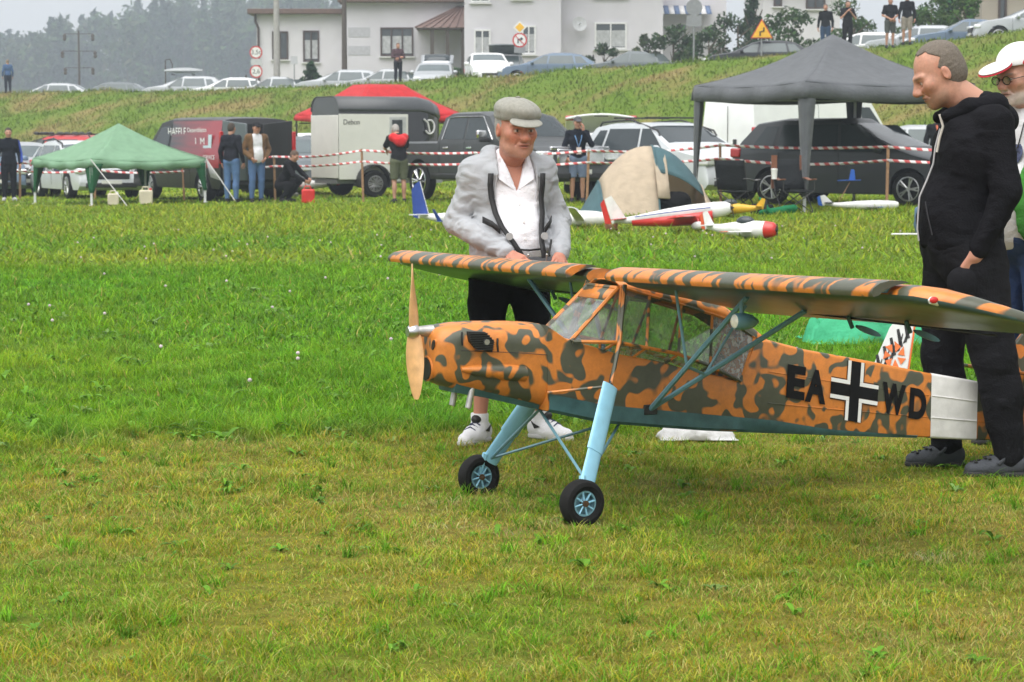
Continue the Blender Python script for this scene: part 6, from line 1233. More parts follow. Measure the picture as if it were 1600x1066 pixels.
def disc(t, z, r, m, name, y=-.05, rot=0, n=28): d = MB(); d.lathe([(0,.001),(0,r),(.012,r),(.012,.001)], (0,y,z), (0,-1,0), n, False); return d.build(name, m, t)
def roundsign(t, z, r, txt, yy=-.05):
    p = disc(t, z, r, M_SR, 'sign_disc', yy); d = MB(); d.lathe([(0,.001),(0,r*.80),(.006,r*.80),(.006,.001)], (0,yy-.013,z), (0,-1,0), 28, False); d.build('sign_face', M_SGN, p)
    if txt: text(txt, r*1.0, M_BLK, p, frame_M((0,yy-.0215,z-.0), (1,0,0), (0,0,1)), 'sign_lettering'); p.children[-1].parent = p
    return p
t, h = pole('road_sign', 'post with two round red-bordered signs left of the bungalow', 403, 112, 70, .035, M_SBK, 'road sign'); g = t.location
roundsign(t, Z_(82,112)-g.z, .31, '3,5t'); roundsign(t, Z_(112,112)-g.z, .31, '2,6'); d = MB(); d.box((0,-.05,Z_(97,112)-g.z), (.5,.02,.3)); d.build('plain_plate', mat('sign_plate_grey', (.45,.46,.47), .5), t)
t, h = pole('road_sign', 'post with yellow diamond and no-turn sign in front of the tall house', 812, 104, 34, .035, M_SBK, 'road sign'); g = t.location
z = Z_(43,104)-g.z
for s, m_, y in ((.30, M_SGN, -.05), (.21, M_SY, -.064)): d = MB(); d.prism([(0,y,z-s),(s,y,z),(0,y,z+s),(-s,y,z)], (0,-.012,0)); d.build('diamond_plate', m_, t)
z = Z_(63,104)-g.z; p = roundsign(t, z, .33, ''); d = MB(); d.tube([(-.08,-.075,z-.14),(-.08,-.075,z+.04),(.06,-.075,z+.06)], .028, 6); d.prism([(.05,-.07,z-.02),(.16,-.07,z+.06),(.05,-.07,z+.14)], (0,-.01,0)); d.build('turn_arrow', M_BLK, p); d = MB(); d.tube([(-.2,-.078,z+.2),(.2,-.078,z-.2)], .022, 6); d.build('red_bar', M_SR, p); d = MB(); d.box((0,-.05,Z_(78,104)-g.z), (.5,.02,.3)); d.build('sub_plate', M_SBK, t)
t, h = pole('road_sign', 'grey backs of a round and square sign on a tall pole', 1082, 96, -2, .04, M_SBK, 'road sign'); g = t.location; disc(t, Z_(12,96)-g.z, .34, M_SBK, 'sign_back', -.04); d = MB(); d.box((0,-.05,Z_(33,96)-g.z), (.62,.02,.45)); d.build('sign_back', M_SBK, t)
t, h = pole('road_sign', 'yellow triangular bend warning sign on the bank', 1187, 92, 32, .035, M_SBK, 'road sign'); g = t.location; z = Z_(50,92)-g.z
for s, m_, y in ((.44, M_SR, -.05), (.385, M_SY, -.064)): d = MB(); d.prism([(-s,y,z-s*.577),(s,y,z-s*.577),(0,y,z+s*1.155)], (0,-.012,0)); d.build('triangle_plate', m_, t, bevel=.01)
d = MB(); d.tube([(-.07,-.085,z-.16),(-.07,-.085,z+.0),(.08,-.085,z+.03),(.08,-.085,z+.17)], .032, 6); d.build('bend_arrow', M_BLK, t)
t, h = pole('road_sign', 'small plate on a thin post left of the small fir', 462, 115, 88, .03, M_SBK, 'road sign'); d = MB(); d.box((0,-.04,h-.2), (.34,.02,.4)); d.build('plate', mat('sign_plate_grey', (.45,.46,.47), .5), t)
# ------------------------------------------------------------------ gazebos, tent, barrier tape, model aeroplanes, chairs and clutter
def fabric(name, c, trans=.25):
    if name in MATS: return MATS[name]
    m = cloth(name, c, 60, .2); nt = m.node_tree; b = nt.nodes['Principled BSDF']; tr_ = nnode(nt, 'ShaderNodeBsdfTranslucent'); tr_.inputs[0].default_value = (*c, 1); ms = nnode(nt, 'ShaderNodeMixShader'); ms.inputs[0].default_value = trans
    nt.links.new(b.outputs[0], ms.inputs[1]); nt.links.new(tr_.outputs[0], ms.inputs[2]); nt.links.new(ms.outputs[0], nt.nodes['Material Output'].inputs[0]); return m
M_LEGM = mat('gazebo_leg_white', (.62,.63,.64), .45, .2)
def gazebo(label, px, D, half, a0, eave, peak, m, val=.22, legw=.0, sag=.12, top=0., legm=M_LEGM, scallop=.0, group=None, leg_fabric=None, dzs=(0,0,0,0)):
    g = gp(px, D); t = thing('gazebo', label, 'gazebo', g, 0, group); cs = []
    for k in range(4): a = R(a0+90*k); cs.append(Vector((half*math.cos(a), half*math.sin(a), eave+dzs[k])))
    for k in range(4):
        A, B = cs[k], cs[(k+1) % 4]; tA, tB = A*top, B*top; tA.z = tB.z = peak; P = []; n = 14
        for i in range(n+1):
            u = i/n; row = []
            for q in range(11):
                f = q/10; lo = A.lerp(B, u); hi = tA.lerp(tB, u) if top else Vector((0,0,peak)); p = lo.lerp(hi, f); p.z -= sag*math.sin(math.pi*f)*.8 + .07*math.sin(math.pi*u)*(1-f)**2 - .012*math.sin(u*17+k)*(1-f); row.append(p)
            P.append(row)
        d = MB(); d.grid(P); d.build('canopy_panel', m, t, thick=.012)
        d = MB(); P = []
        for i in range(n*2+1): u = i/n/2; p = A.lerp(B, u); p.z -= .07*math.sin(math.pi*u); o = Vector((p.x, p.y, 0)).normalized(); wv = .03*math.sin(u*21+k*2); P.append([p, p+o*(.02+wv)+Vector((0,0,-val*.5)), p+o*(.015+wv*1.3)+Vector((0,0,-val-scallop*abs(math.sin(u*math.pi*5))))])
        d.grid(P); d.build('valance', m, t, thick=.01)
        gzz = G(g.x+A.x, g.y+A.y)-g.z; d = MB(); d.box((A.x*.985, A.y*.985, (A.z-.05+gzz)/2), (.05,.05,A.z-.05-gzz)); d.box((A.x*.985, A.y*.985, gzz+.01), (.12,.12,.02)); d.build('leg', legm, t)
        if legw:
            for B2 in (B, cs[k-1]):
                e = (B2-A).normalized(); d = MB(); P = []
                for i in range(9): f = i/8; z = A.z-.1-(A.z-.1-gzz-.28)*f; w_ = legw*(1-.75*f); P.append([Vector((A.x,A.y,z)), Vector((A.x,A.y,z))+Vector((e.x,e.y,0))*w_*.5+Vector((A.x,A.y,0)).normalized()*.03, Vector((A.x,A.y,z))+Vector((e.x,e.y,0))*w_])
                d.grid(P); d.build('leg_sleeve', leg_fabric or m, t, thick=.01)
        d = MB(); d.tube([tuple(A*.95-Vector((0,0,.14))), tuple(cs[(k+1) % 4]*.95-Vector((0,0,.14)))], .018, 6); d.build('eave_bar', legm, t)
    return t, cs
M_GG = fabric('green_canopy', (.27,.46,.30), .4); M_GY = fabric('dark_grey_canopy', (.105,.112,.122), .06); M_GR = fabric('red_canopy', (.52,.025,.03), .2)
t, cs = gazebo('low green gazebo standing in front of the parked cars at left', 188, 53, 2.05, 172, 1.02, 1.82, M_GG, .14, .30, .10, scallop=.05, leg_fabric=fabric('dark_green_canopy', (.03,.13,.06), .2))
d = MB(); A = cs[2]; d.add([A+Vector((0,0,-.02)), A+Vector((.40,-.1,-.52)), A+Vector((.10,.0,-.42))], [(0,1,2)]); d.build('loose_side_panel', fabric('white_sheet', (.6,.6,.62), .3), t, thick=.01)
for p, q in (((cs[2]), Vector((.75,-.5,-1.0))), ((cs[1]), Vector((.9,-.6,-1.02)))): d = MB(); d.tube([p, p+q], .012, 4); d.build('guy_rope', mat('rope_white', (.5,.5,.48), .8), t)
gazebo('large dark grey gazebo above the folding chairs', 1297, 43, 2.62, 162, 2.26, 3.2, M_GY, .27, .24, .16)
gazebo('bright red gazebo behind the cargo trailer', 592, 67, 2.55, 165, 2.12, 2.98, M_GR, .16, 0, .06, top=.30, legm=M_PLAST)
# barrier posts and tape
def tape_mat():
    m = bpy.data.materials.new('barrier_tape'); m.use_nodes = True; nt = m.node_tree; b = nt.nodes['Principled BSDF']; b.inputs['Roughness'].default_value = .4; tc = nnode(nt, 'ShaderNodeTexCoord'); sp = nnode(nt, 'ShaderNodeSeparateXYZ'); nt.links.new(tc.outputs['Object'], sp.inputs[0])
    ad = nnode(nt, 'ShaderNodeMath', operation='ADD'); nt.links.new(sp.outputs[0], ad.inputs[0]); nt.links.new(sp.outputs[2], ad.inputs[1]); mu = nnode(nt, 'ShaderNodeMath', operation='MULTIPLY'); mu.inputs[1].default_value = 4.2; nt.links.new(ad.outputs[0], mu.inputs[0]); fr = nnode(nt, 'ShaderNodeMath', operation='FRACT'); nt.links.new(mu.outputs[0], fr.inputs[0]); gt = nnode(nt, 'ShaderNodeMath', operation='GREATER_THAN'); gt.inputs[1].default_value = .5; nt.links.new(fr.outputs[0], gt.inputs[0])
    mx_ = nnode(nt, 'ShaderNodeMix', data_type='RGBA'); mx_.inputs['A'].default_value = (.72,.70,.70,1); mx_.inputs['B'].default_value = (.52,.09,.09,1); nt.links.new(gt.outputs[0], mx_.inputs['Factor']); nt.links.new(mx_.outputs['Result'], b.inputs['Base Color']); return m
M_TAPE = tape_mat(); M_STAKE = mat('wooden_stake', (.30,.17,.09), .8, var=.3, scale=18)
PST = [(-60,58,.95), (33,57.5,.95), (150,56.5,.95), (288,55,.9), (430,53.5,1.05), (567,51.5,1.18), (740,49,1.1), (918,47,1.12), (1125,44.5,1.22), (1385,41.5,1.15), (1640,39,1.15)]
PLAB = ['beyond the left edge', 'behind the man in dark jacket, far left', 'under the left of the green gazebo', 'beside the van wheel', 'in front of the crouching man', 'in front of the trailer door', 'hidden behind the pilot', 'beside the man in denim shorts', 'in front of the silver white SUV nose', 'in front of the people carrier wheel', 'beyond the right edge']
tops = []
for (px, D, h), lb in zip(PST, PLAB):
    g = gp(px, D); tops.append((g, h))
    if 0 < px < 1600 and px != 740: d = MB(); d.box((0,0,h/2-.05), (.05,.05,h+.1), M=Matrix.Rotation(random.uniform(-.04,.04), 3, 'Y')); o = d.build('barrier_stake', M_STAKE, None, bevel=.005, loc=g); tag(o, 'wooden barrier stake '+lb, 'stake', 'wooden stakes carrying the barrier tape')
for i in range(len(tops)-1):
    for q, nm in ((.97, 'upper'), (.76, 'lower')):
        a, b = tops[i][0]+Vector((0,-.035,tops[i][1]*q)), tops[i+1][0]+Vector((0,-.035,tops[i+1][1]*q)); dv = b-a; L_ = Vector((dv.x,dv.y,0)).length; d = MB(); P = []; sagv = random.uniform(.03,.09)
        for k in range(25): u = k/24; z = dv.z*u - sagv*math.sin(math.pi*u); tw = .5*math.sin(u*7+i); P.append([Vector((L_*u, .028*math.sin(tw), z-.026*math.cos(tw))), Vector((L_*u, -.035*math.sin(tw), z+.026*math.cos(tw)))])
        d.grid(P); o = d.build('barrier_tape', M_TAPE, None, thick=.002); o.location = a; o.rotation_euler = (0,0,math.atan2(dv.y,dv.x)); tag(o, '%s red and white tape from the stake %s' % (nm, PLAB[i]), 'barrier tape', 'red and white barrier tapes')
# dome tent
tt = thing('dome_tent', 'beige and blue grey dome tent with open flap beside the silver white SUV', 'tent', gp(1012, 40.5), R(6))
M_TB = fabric('tent_beige', (.60,.50,.38), .35); M_TBL2 = fabric('tent_blue', (.13,.24,.27), .5); M_TIN = fabric('tent_inner', (.55,.48,.37), .55)
def dome(u, v, k=1.): return Vector((-1.2*math.cos(u)*k, -.95*math.cos(v)*k*(1-.45*abs(math.cos(u))**3), 1.2*k*(1-abs(math.cos(u))**2.1)*(1-abs(math.cos(v))**1.75)))
def dpart(us, vs_, name, m, k=1.): d = MB(); d.grid([[dome(u, v, k) for v in vs_] for u in us]); return d.build(name, m, tt, 50, thick=.008)
pi = math.pi; ls = lambda a, b, n: list(np.linspace(a, b, n))
dpart(ls(.04, .75, 8), ls(0, pi, 22), 'end_panel', M_TBL2); dpart(ls(.75, 1.62, 9), ls(0, pi, 22), 'front_panel', M_TB); dpart(ls(1.62, 2.45, 8), ls(.95, 1.5, 8), 'rear_panel', M_TBL2); dpart(ls(2.45, pi-.04, 8), ls(0, pi, 22), 'side_panel', M_TB); dpart(ls(1.62, 2.45, 8), ls(1.5, pi, 12), 'inner_lining', M_TIN, .985)
for u in (.75, 1.62, 2.45): d = MB(); d.tube([dome(u, v, 1.008) for v in ls(0 if u != 1.62 else .0, pi, 24)], .016, 6); d.build('tent_pole', M_TB if u > 2 else M_TBL2, tt)
d = MB(); d.grid([[dome(1.60+.06*i, .55+.22*q, 1.03)+Vector((0,-.05*math.sin(i*1.5+q),-.02*q)) for q in range(5)] for i in range(4)]); d.build('rolled_flap', M_TB, tt, 60, thick=.03)
d = MB(); d.add([(-1.18,-.05,.02),(-1.42,-.12,.0),(-1.0,-.55,.0),(-.95,-.5,.05)], [(0,1,2,3)]); d.build('skirt', M_TB, tt, thick=.01)
d = MB(); d.box((0,0,.02), (2.1,1.4,.03)); d.build('groundsheet', M_TBL2, tt)
bg = tt.location; sdf_b = [E_((0,0,.17), (.34,.2,.17)), E_((-.36,.05,.12), (.17,.16,.13), k=.05), E_((.15,-.02,.27), (.17,.15,.09), k=.06)]
o = sdf_obj('holdall', [sdf(sdf_b, .025, fold_noise(.02, 9, 9, 4))], cloth('black_nylon', (.012,.012,.013)), None); o.location = tt.location + Vector((.38,-.45,.04)); tag(o, 'black holdall bag lying in the dome tent opening', 'bag')
# folding chairs
def camp_chair(label, px, D, rz, mseat, mside, high=True):
    t = thing('camp_chair', label, 'folding chair', gp(px, D), rz); s = .28; d = MB(); d.grid([[Vector((-s+.56*i/4, -.24+.48*q/4, .40-.05*math.sin(math.pi*i/4)*math.sin(math.pi*(q+.6)/5))) for q in range(5)] for i in range(5)]); d.build('seat', mseat, t, thick=.012)
    d = MB(); d.grid([[Vector((-s+.56*i/4, .22+.14*q/4+.04*math.sin(math.pi*i/4), .42+.52*q/4)) for q in range(5)] for i in range(5)]); d.build('backrest', mseat, t, thick=.012)
    for a, b in (((-s,-.24,0),(s,-.24,.4)), ((s,-.24,0),(-s,-.24,.4)), ((-s,.24,0),(s,.24,.4)), ((s,.24,0),(-s,.24,.4)), ((-s,-.24,.0),(-s,.24,.4)), ((s,-.24,0),(s,.24,.4))): d = MB(); d.tube([a, b], .011, 6); d.build('leg', M_PLAST, t)
    for x in (-s, s):
        d = MB(); d.tube([(x,.2,.38),(x,.37,.95)], .011, 6); d.build('back_post', M_PLAST, t); d = MB(); d.tube([(x,-.25,.4),(x,-.25,.60)], .011, 6); d.build('arm_post', M_PLAST, t)
        d = MB(); d.grid([[Vector((x-.04, y, .60-.02*math.sin(k)) ), Vector((x+.04, y, .60-.02*math.sin(k)))] for k, y in enumerate(np.linspace(-.27,.3,6))]); d.build('armrest', mside, t, thick=.015)
    return t
camp_chair('black and grey folding chair beside the yellow model aeroplane', 1152, 40.5, R(150), cloth('chair_black', (.02,.022,.024)), cloth('chair_grey', (.12,.12,.12)))
camp_chair('black folding chair with brown uprights under the grey gazebo', 1240, 40.2, R(12), cloth('chair_black', (.02,.022,.024)), cloth('chair_brown', (.20,.085,.05)))
bt = bpy.data.objects
t = [o for o in COL.objects if o.name.startswith('camp_chair')][-1]
for x in (-.26, .26): d = MB(); d.box((x, .33, .72), (.10,.03,.58)); d.build('brown_upright', cloth('chair_brown', (.20,.085,.05)), t)
c_ = thing('cup', 'white cup standing on the folding chair armrest', 'cup', t.location+Vector((-.36,-.1,.60))); d = MB(); d.lathe([(0,.045),(.15,.055),(.16,.058),(.165,.05)], (0,0,0), (0,0,1), 16); d.build('cup_body', M_WHT, c_); d = MB(); d.lathe([(.165,.058),(.18,.056),(.185,.03)], (0,0,0), (0,0,1), 16); d.build('lid', M_WHT, c_)
o = sdf_obj('tool_bag', [sdf([B_((0,0,.09), (.2,.13,.09), .05)], .02, fold_noise(.015, 8, 8, 6))], cloth('black_nylon', (.012,.012,.013)), None); o.location = gp(1190, 40); tag(o, 'black tool bag on the grass between the folding chairs', 'bag')
o = sdf_obj('umbrella_bundle', [sdf([C_((-.25,0,.05), (.3,.05,.12), .05, .07, sc=(1,1,1)), C_((-.1,-.05,.05), (-.28,.02,.30), .04, .02)], .018, fold_noise(.02, 14, 14, 8))], fabric('green_nylon', (.02,.17,.07), .2), None); o.location = gp(1212, 39.3); tag(o, 'bundled green nylon sheet in front of the brown folding chair', 'nylon bundle')
# cans
def jerry(label, px, D, m, capm, sc=1.):
    t = thing('jerrycan', label, 'jerrycan', gp(px, D), random.uniform(-.3,.3)); d = MB(); d.box((0,0,.14*sc), (.26*sc,.16*sc,.28*sc)); d.build('can_body', m, t, bevel=.03); d = MB(); d.tube([(-.08*sc,0,.27*sc),(-.06*sc,0,.34*sc),(.04*sc,0,.34*sc),(.06*sc,0,.27*sc)], .017, 6); d.build('handle', m, t); d = MB(); d.cyl((.09*sc,0,.27*sc),(.09*sc,0,.32*sc), .03); d.build('cap', capm, t)
M_CAN = mat('translucent_can', (.55,.50,.38), .4, var=.2, scale=3); jerry('pale plastic jerrycan under the left of the green gazebo', 178, 51, M_CAN, M_WHT, .95); jerry('pale plastic jerrycan with red cap under the green gazebo', 229, 51.5, M_CAN, M_RED, 1.15); jerry('bright red jerrycan on the grass beside the trailer', 482, 51, mat('red_plastic', (.55,.02,.015), .4), M_BLK, 1.1)
# small model aeroplanes
def model(label, px, D, rz, L, span, mf, mw, mt, tilt=0., fin=.22, chord=.2, low=True, fr=.08, canopy=True, prop=True, z=.12, roll=0., wing_x=.12, nose=None, gear=True, cat='model aeroplane'):
    t = thing('model_aeroplane', label, cat, gp(px, D, 0), R(rz), 'model aeroplanes parked on the grass'); t.rotation_euler = (roll, tilt, R(rz)); t.location.z += z
    d = MB(); rr = []
    for q, k in ((-.5,.25),(-.3,.55),(-.05,.9),(.15,1.05),(.35,1.),(.46,.85),(.5,.55)): rr.append([Vector((q*L, fr*k*math.cos(a), fr*1.15*k*math.sin(a) + .02*(q < -.3))) for a in [2*pi*i/14 for i in range(14)]])
    d.loft(rr); f = d.build('fuselage', mf, t, 60)
    if nose: d = MB(); d.loft([[Vector((p.x+.002, p.y*1.03, p.z*1.03)) for p in r] for r in rr[-3:]]); d.build('nose_panel', nose, t, 60)
    zz = -.05*L/1.5 if low else fr*1.1
    for s in (-1, 1):
        d = MB(); rw = []
        for y, c, x0 in ((0, chord, 0), (span*.25, chord*.95, 0), (span*.46, chord*.75, -.01), (span*.5, chord*.5, -.03)): rw.append([Vector((wing_x*L+x0+c*(.5-a_), s*y, zz+.03*y+b_*c)) for a_, b_ in ((0,0),(.05,.05),(.3,.08),(.7,.04),(1,0),(.7,-.02),(.3,-.035),(.05,-.03))])
        d.loft(rw); d.build('wing', mw, t, 50); d = MB(); d.loft([[Vector((p.x, p.y*1.0+s*.001, p.z)) for p in rw[2]], [Vector((p.x, p.y+s*.002, p.z)) for p in rw[3]]]); d.v = [(x, y, z_+.002*(1 if z_ > zz else -1)) for x, y, z_ in d.v]; d.build('wing_tip', mt, t, 50)
        d = MB(); d.prism([(-.5*L,0,.04),(-.5*L,s*span*.17,.04),(-.44*L,s*span*.17,.04),(-.38*L,0,.04)], (0,0,.012)); d.build('tailplane', mw, t)
    d = MB(); d.prism([(-.52*L,-.008,-.02),(-.56*L,-.008,fin*.9),(-.50*L,-.008,fin),(-.40*L,-.008,.06)], (0,.016,0)); d.build('fin', mf, t); d = MB(); d.prism([(-.525*L,-.009,-.02),(-.565*L,-.009,fin*.9),(-.60*L,-.009,fin*.75),(-.58*L,-.009,0)], (0,.018,0)); d.build('rudder', mt, t)
    if canopy: d = MB(); d.ell((.06*L,0,fr*1.05), (.13*L, fr*.75, fr*.75), 14, 8); d.build('canopy', M_CGLASS if canopy is True else canopy, t)
    if prop: d = MB(); d.cyl((.5*L,0,0),(.53*L,0,0), fr*.35, fr*.05); d.box((.515*L,0,0), (.01,.02,.16*L), rz=0); d.build('propeller', M_BLK, t)
    if gear:
        for s in (-1, 1): d = MB(); d.tube([(.22*L, s*fr, zz), (.24*L, s*fr*2.2, -z+.05)], .012, 6); d.build('gear_leg', mt, t); d = MB(); d.ell((.23*L, s*fr*2.3, -z+.05), (.10,.03,.055), 12, 8); d.build('wheel_spat', mf, t)
    return t
M_FR = mat('model_red', (.55,.025,.02), .3, coat=.4); M_FW = mat('model_white', (.72,.72,.71), .3, coat=.3); M_FO = mat('model_orange_red', (.6,.09,.03), .35); M_FB = mat('model_blue', (.02,.10,.42), .35); M_FN = mat('model_navy', (.025,.06,.28), .35); M_FY = mat('model_yellow', (.6,.36,.02), .35); M_CLR = mat('pale_canopy', (.45,.47,.48), .15, spec=.7)
model('red and white low-wing model aeroplane with upright tail, largest beside the tent', 1050, 34, -14, 1.75, 2.0, M_FW, M_FR, M_FR, tilt=-.13, fin=.40, chord=.34, fr=.105, z=.24, nose=M_FW, canopy=False)
t = [o for o in COL.objects if o.name.startswith('model_aeroplane')][-1]
d = MB(); d.loft([[Vector((x, -.135*k*math.cos(a), -.07*k+.10*k*math.sin(a))) for a in np.linspace(-1.3,.9,7)] for x, k in ((-.6,.5),(-.1,.92),(.3,1.08),(.62,1.05))], False, False); d.build('red_side_panel', M_FR, t, thick=.006); d = MB(); d.tube([(-.55,-.075,.045), (-.1,-.122,.05), (.3,-.137,.05), (.6,-.13,.045)], .009, 5); d.build('navy_stripe', M_FN, t)
model('small white model aeroplane with red nose and dark canopy, nearest of the row', 1158, 31.5, -32, 1.05, 1.6, M_FW, M_FW, M_FO, fin=.24, chord=.16, fr=.10, z=.13, nose=M_FR, gear=False)
model('white glider with long slender wing left of the red and white aeroplane', 880, 35.5, -6, 1.3, 3.4, M_FW, M_FW, M_FW, fin=.2, chord=.15, fr=.10, z=.14, canopy=M_CLR, prop=False, roll=-.12, gear=False, wing_x=.2)
model('white airliner model with blue tail fin behind the pilot', 722, 35, -30, 1.5, 1.9, M_FW, M_FW, M_FN, fin=.55, chord=.2, fr=.095, z=.18, prop=False, canopy=False, gear=False)
t = [o for o in COL.objects if o.name.startswith('model_aeroplane')][-1]
for s in (-1, 1):
    d = MB(); d.lathe([(-.1,.03),(0,.055),(.12,.05),(.13,.035)], (.28, s*.36, -.10), (1,0,0), 14); d.build('engine_pod', M_FW, t); d = MB(); d.prism([(.14,s*.93,-.02),(.22,s*.93,-.02),(.12,s*.99,.16),(.08,s*.99,.16)], (0,.008,0)); d.build('winglet', M_FN, t)
d = MB(); d.prism([(-.79,-.012,.02),(-.845,-.012,.50),(-.755,-.012,.555),(-.60,-.012,.06)], (0,.024,0)); d.build('blue_fin_skin', M_FN, t)
model('yellow model aeroplane beside the black folding chair', 1146, 39, 172, .95, 1.3, M_FY, M_FY, M_BLK, fin=.18, chord=.2, fr=.09, z=.14)
model('blue and white glider lying under the grey gazebo', 1345, 41, 8, 1.35, 1.4, M_FW, mat('carbon_grey', (.05,.05,.055), .3), M_FB, fin=.18, chord=.17, fr=.07, z=.10, prop=False, canopy=False, gear=False)
t = thing('model_tail', 'blue model tailplane on a thin boom in front of the people carrier', 'model part', gp(1318, 41.2)); d = MB(); d.tube([(-.12,0,.1), (.10,0,.50)], .008, 6); d.build('boom', M_STAKE, t); d = MB(); d.prism([(-.12,-.05,.52),(.0,-.1,.53),(.30,.0,.53),(.26,.08,.53),(.0,.05,.53),(-.12,.05,.52)], (0,0,.012)); d.build('stabiliser', M_FB, t, bevel=.004); d = MB(); d.prism([(.08,0,.53),(.20,0,.53),(.18,0,.72),(.12,0,.73)], (0,.012,0)); d.build('fin', M_FB, t, bevel=.004)
model('red and white model aeroplane behind the red jerrycan', 478, 57, 170, 1.5, 1.6, M_FW, M_FR, M_FR, fin=.3, chord=.25, fr=.12, z=.3)
t = thing('model_wing', 'white model wing panel lying behind the balding man', 'model part', gp(1425, 30)); d = MB(); d.prism([(-.28,-.03,.12),(.5,-.10,.12),(.5,.12,.12),(-.2,.06,.12)], (0,0,.02)); d.build('wing_panel', M_FW, t, bevel=.006); d = MB(); d.box((.28,0,.055), (.3,.2,.11)); d.build('wing_stand', M_FN, t, bevel=.01)
o = sdf_obj('denim_bag', [sdf([B_((0,0,.2), (.09,.10,.2), .05)], .02, fold_noise(.025, 8, 8, 12))], cloth('denim', (.10,.16,.24)), None); o.location = gp(1440, 32); tag(o, 'blue denim bag standing beside the white wing panel', 'bag')
o = sdf_obj('wooden_stand', [sdf([B_((0,0,.1), (.10,.06,.10), .01), B_((0,0,.14), (.05,.08,.05), .01, 's')], .014)], mat('brown_wood', (.25,.11,.05), .7), None); o.location = gp(955, 34.5); tag(o, 'small brown wooden stand under the glider nose', 'stand')
# things on the grass just behind the big aeroplane
def crumple(name, label, cat, px, D, sx, sy, sz, m, seed, freq=7):
    n = 40; P = []; g = gp(px, D); xs = np.linspace(-1, 1, n); X, Y = np.meshgrid(xs, xs, indexing='ij'); r = np.clip(1-(X**2+Y**2)**1.2, 0, 1)**.45; nz = n2(X*2, Y*2, freq/6, seed)*.7 + np.abs(n2(X*2, Y*2, freq/2.5, seed+1)-.5)*.9
    Z = r*sz*(.12+1.15*nz); ex = 1+.25*(n2(X*3, Y*3, 1., seed+2)-.5)
    for i in range(n): P.append([Vector((X[i,k]*sx*ex[i,k], Y[i,k]*sy*ex[i,k], Z[i,k]+.012)) for k in range(n)])
    d = MB(); d.grid(P); o = d.build(name, m, None, 60, thick=.004); o.location = g; tag(o, label, cat)
crumple('plastic_sheet', 'crumpled bright green plastic sheet on the grass behind the aeroplane', 'plastic sheet', 1366, 16.3, .50, .35, .32, fabric('mint_plastic', (.10,.55,.30), .4), 3, 9)
crumple('white_bag', 'crumpled white plastic bag on the grass under the fuselage', 'plastic bag', 1092, 10.95, .18, .11, .09, fabric('white_plastic', (.72,.72,.72), .3), 8, 10)
t = thing('tiger_board', 'black and white board with orange tiger print leaning behind the fuselage', 'board', gp(1392, 13.6), R(-14)); t.rotation_euler = (R(-14), 0, R(-10))
BP = [(-.135,0,.0),(.10,0,.0),(.145,0,.37),(.04,0,.385),(-.0,0,.33)]; d = MB(); d.prism(BP, (0,.02,0)); d.build('board', mat('board_white', (.6,.6,.6), .5), t, bevel=.004)
for k in range(11):
    d = MB(); x = -.09+k*.02; z = .05+.026*k; s_ = 1 if k % 2 else -1; d.prism([(x-.012,-.003,z-.05),(x+.01,-.003,z-.04),(x+.03*s_,-.003,z+.06),(x+.02*s_+.006,-.003,z+.065)], (0,.002,0)); d.build('black_stripe', M_BLK, t)
for k in range(7): d = MB(); a = k*.9; d.prism([(.03+.06*math.cos(a),-.006,.16+.07*math.sin(a)),(.03+.07*math.cos(a+.7),-.006,.16+.09*math.sin(a+.7)),(.03+.02*math.cos(a+.4),-.006,.16+.02*math.sin(a+.4))], (0,.002,0)); d.build('orange_print', mat('orange_print', (.65,.14,.02), .5), t)
d = MB(); d.tube([(.105,-.004,.0),(.15,-.004,.37)], .006, 6); d.build('board_edge', mat('orange_print', (.65,.14,.02), .5), t)
# ------------------------------------------------------------------ people in the background
def bgp(label, px, D, rz, ht=1.76, **kw): return person('person', label, gp(px, D), R(rz), ht, vox=.018, hv=.0075, **kw)
HP = dict(elbL=(.30,.06,1.15), wriL=(.17,-.13,.98), elbR=(-.30,.06,1.15), wriR=(-.17,-.13,.98))
c = bgp('man in black and blue tracksuit standing at the far left', 16, 57, 15, 1.80, top=(.010,.012,.018), bottom=(.010,.011,.015), shoe=(.4,.4,.42), hair=(.04,.03,.02))
for s in (-1, 1): d = MB(); d.tube([c['j']['sho'+('L' if s > 0 else 'R')]+np.array([s*.05,-.02,.03]), c['j']['elb'+('L' if s > 0 else 'R')]+np.array([s*.045,-.02,0]), c['j']['wri'+('L' if s > 0 else 'R')]+np.array([s*.03,0,.03])], .04, 6); d.build('blue_sleeve_stripe', mat('royal_blue', (.02,.06,.35), .7), c['top'])
bgp('man in blue shirt and dark trousers alone on the bank at far left', 17, 119.5, 200, 1.72, top=(.06,.11,.22), bottom=(.02,.025,.04), hair=(.2,.15,.1))
bgp('man in dark jacket and jeans seen from behind at the van doors', 363, 52.5, 160, 1.80, top=(.016,.017,.024), bottom=(.09,.16,.30), hair=(.05,.035,.025))
c = bgp('man in brown jacket, white shirt and dark cap with hands on hips', 402, 52.5, 25, 1.80, J=HP, top=(.62,.62,.64), bottom=(.08,.14,.27), hat=('cap', (.02,.02,.022)), hair=(.05,.04,.03), sleeve='none', belly=.005)
P = c['torso'](.035) + c['arm']('L', .025, True, .97) + c['arm']('R', .025, True, .97); j = c['j']
def brclip(Q): x, y, z = Q[:,0], Q[:,1], Q[:,2]; return np.where(np.abs(x) > .2, -.1, np.maximum(np.where(y < .03, .11-np.abs(x), -.1), .95-z))
sdf_obj('jacket', [sdf(P, .018, fold_noise(.01, 9, 13, 3), brclip)], cloth('brown_suede', (.13,.07,.03)), c['pr'])
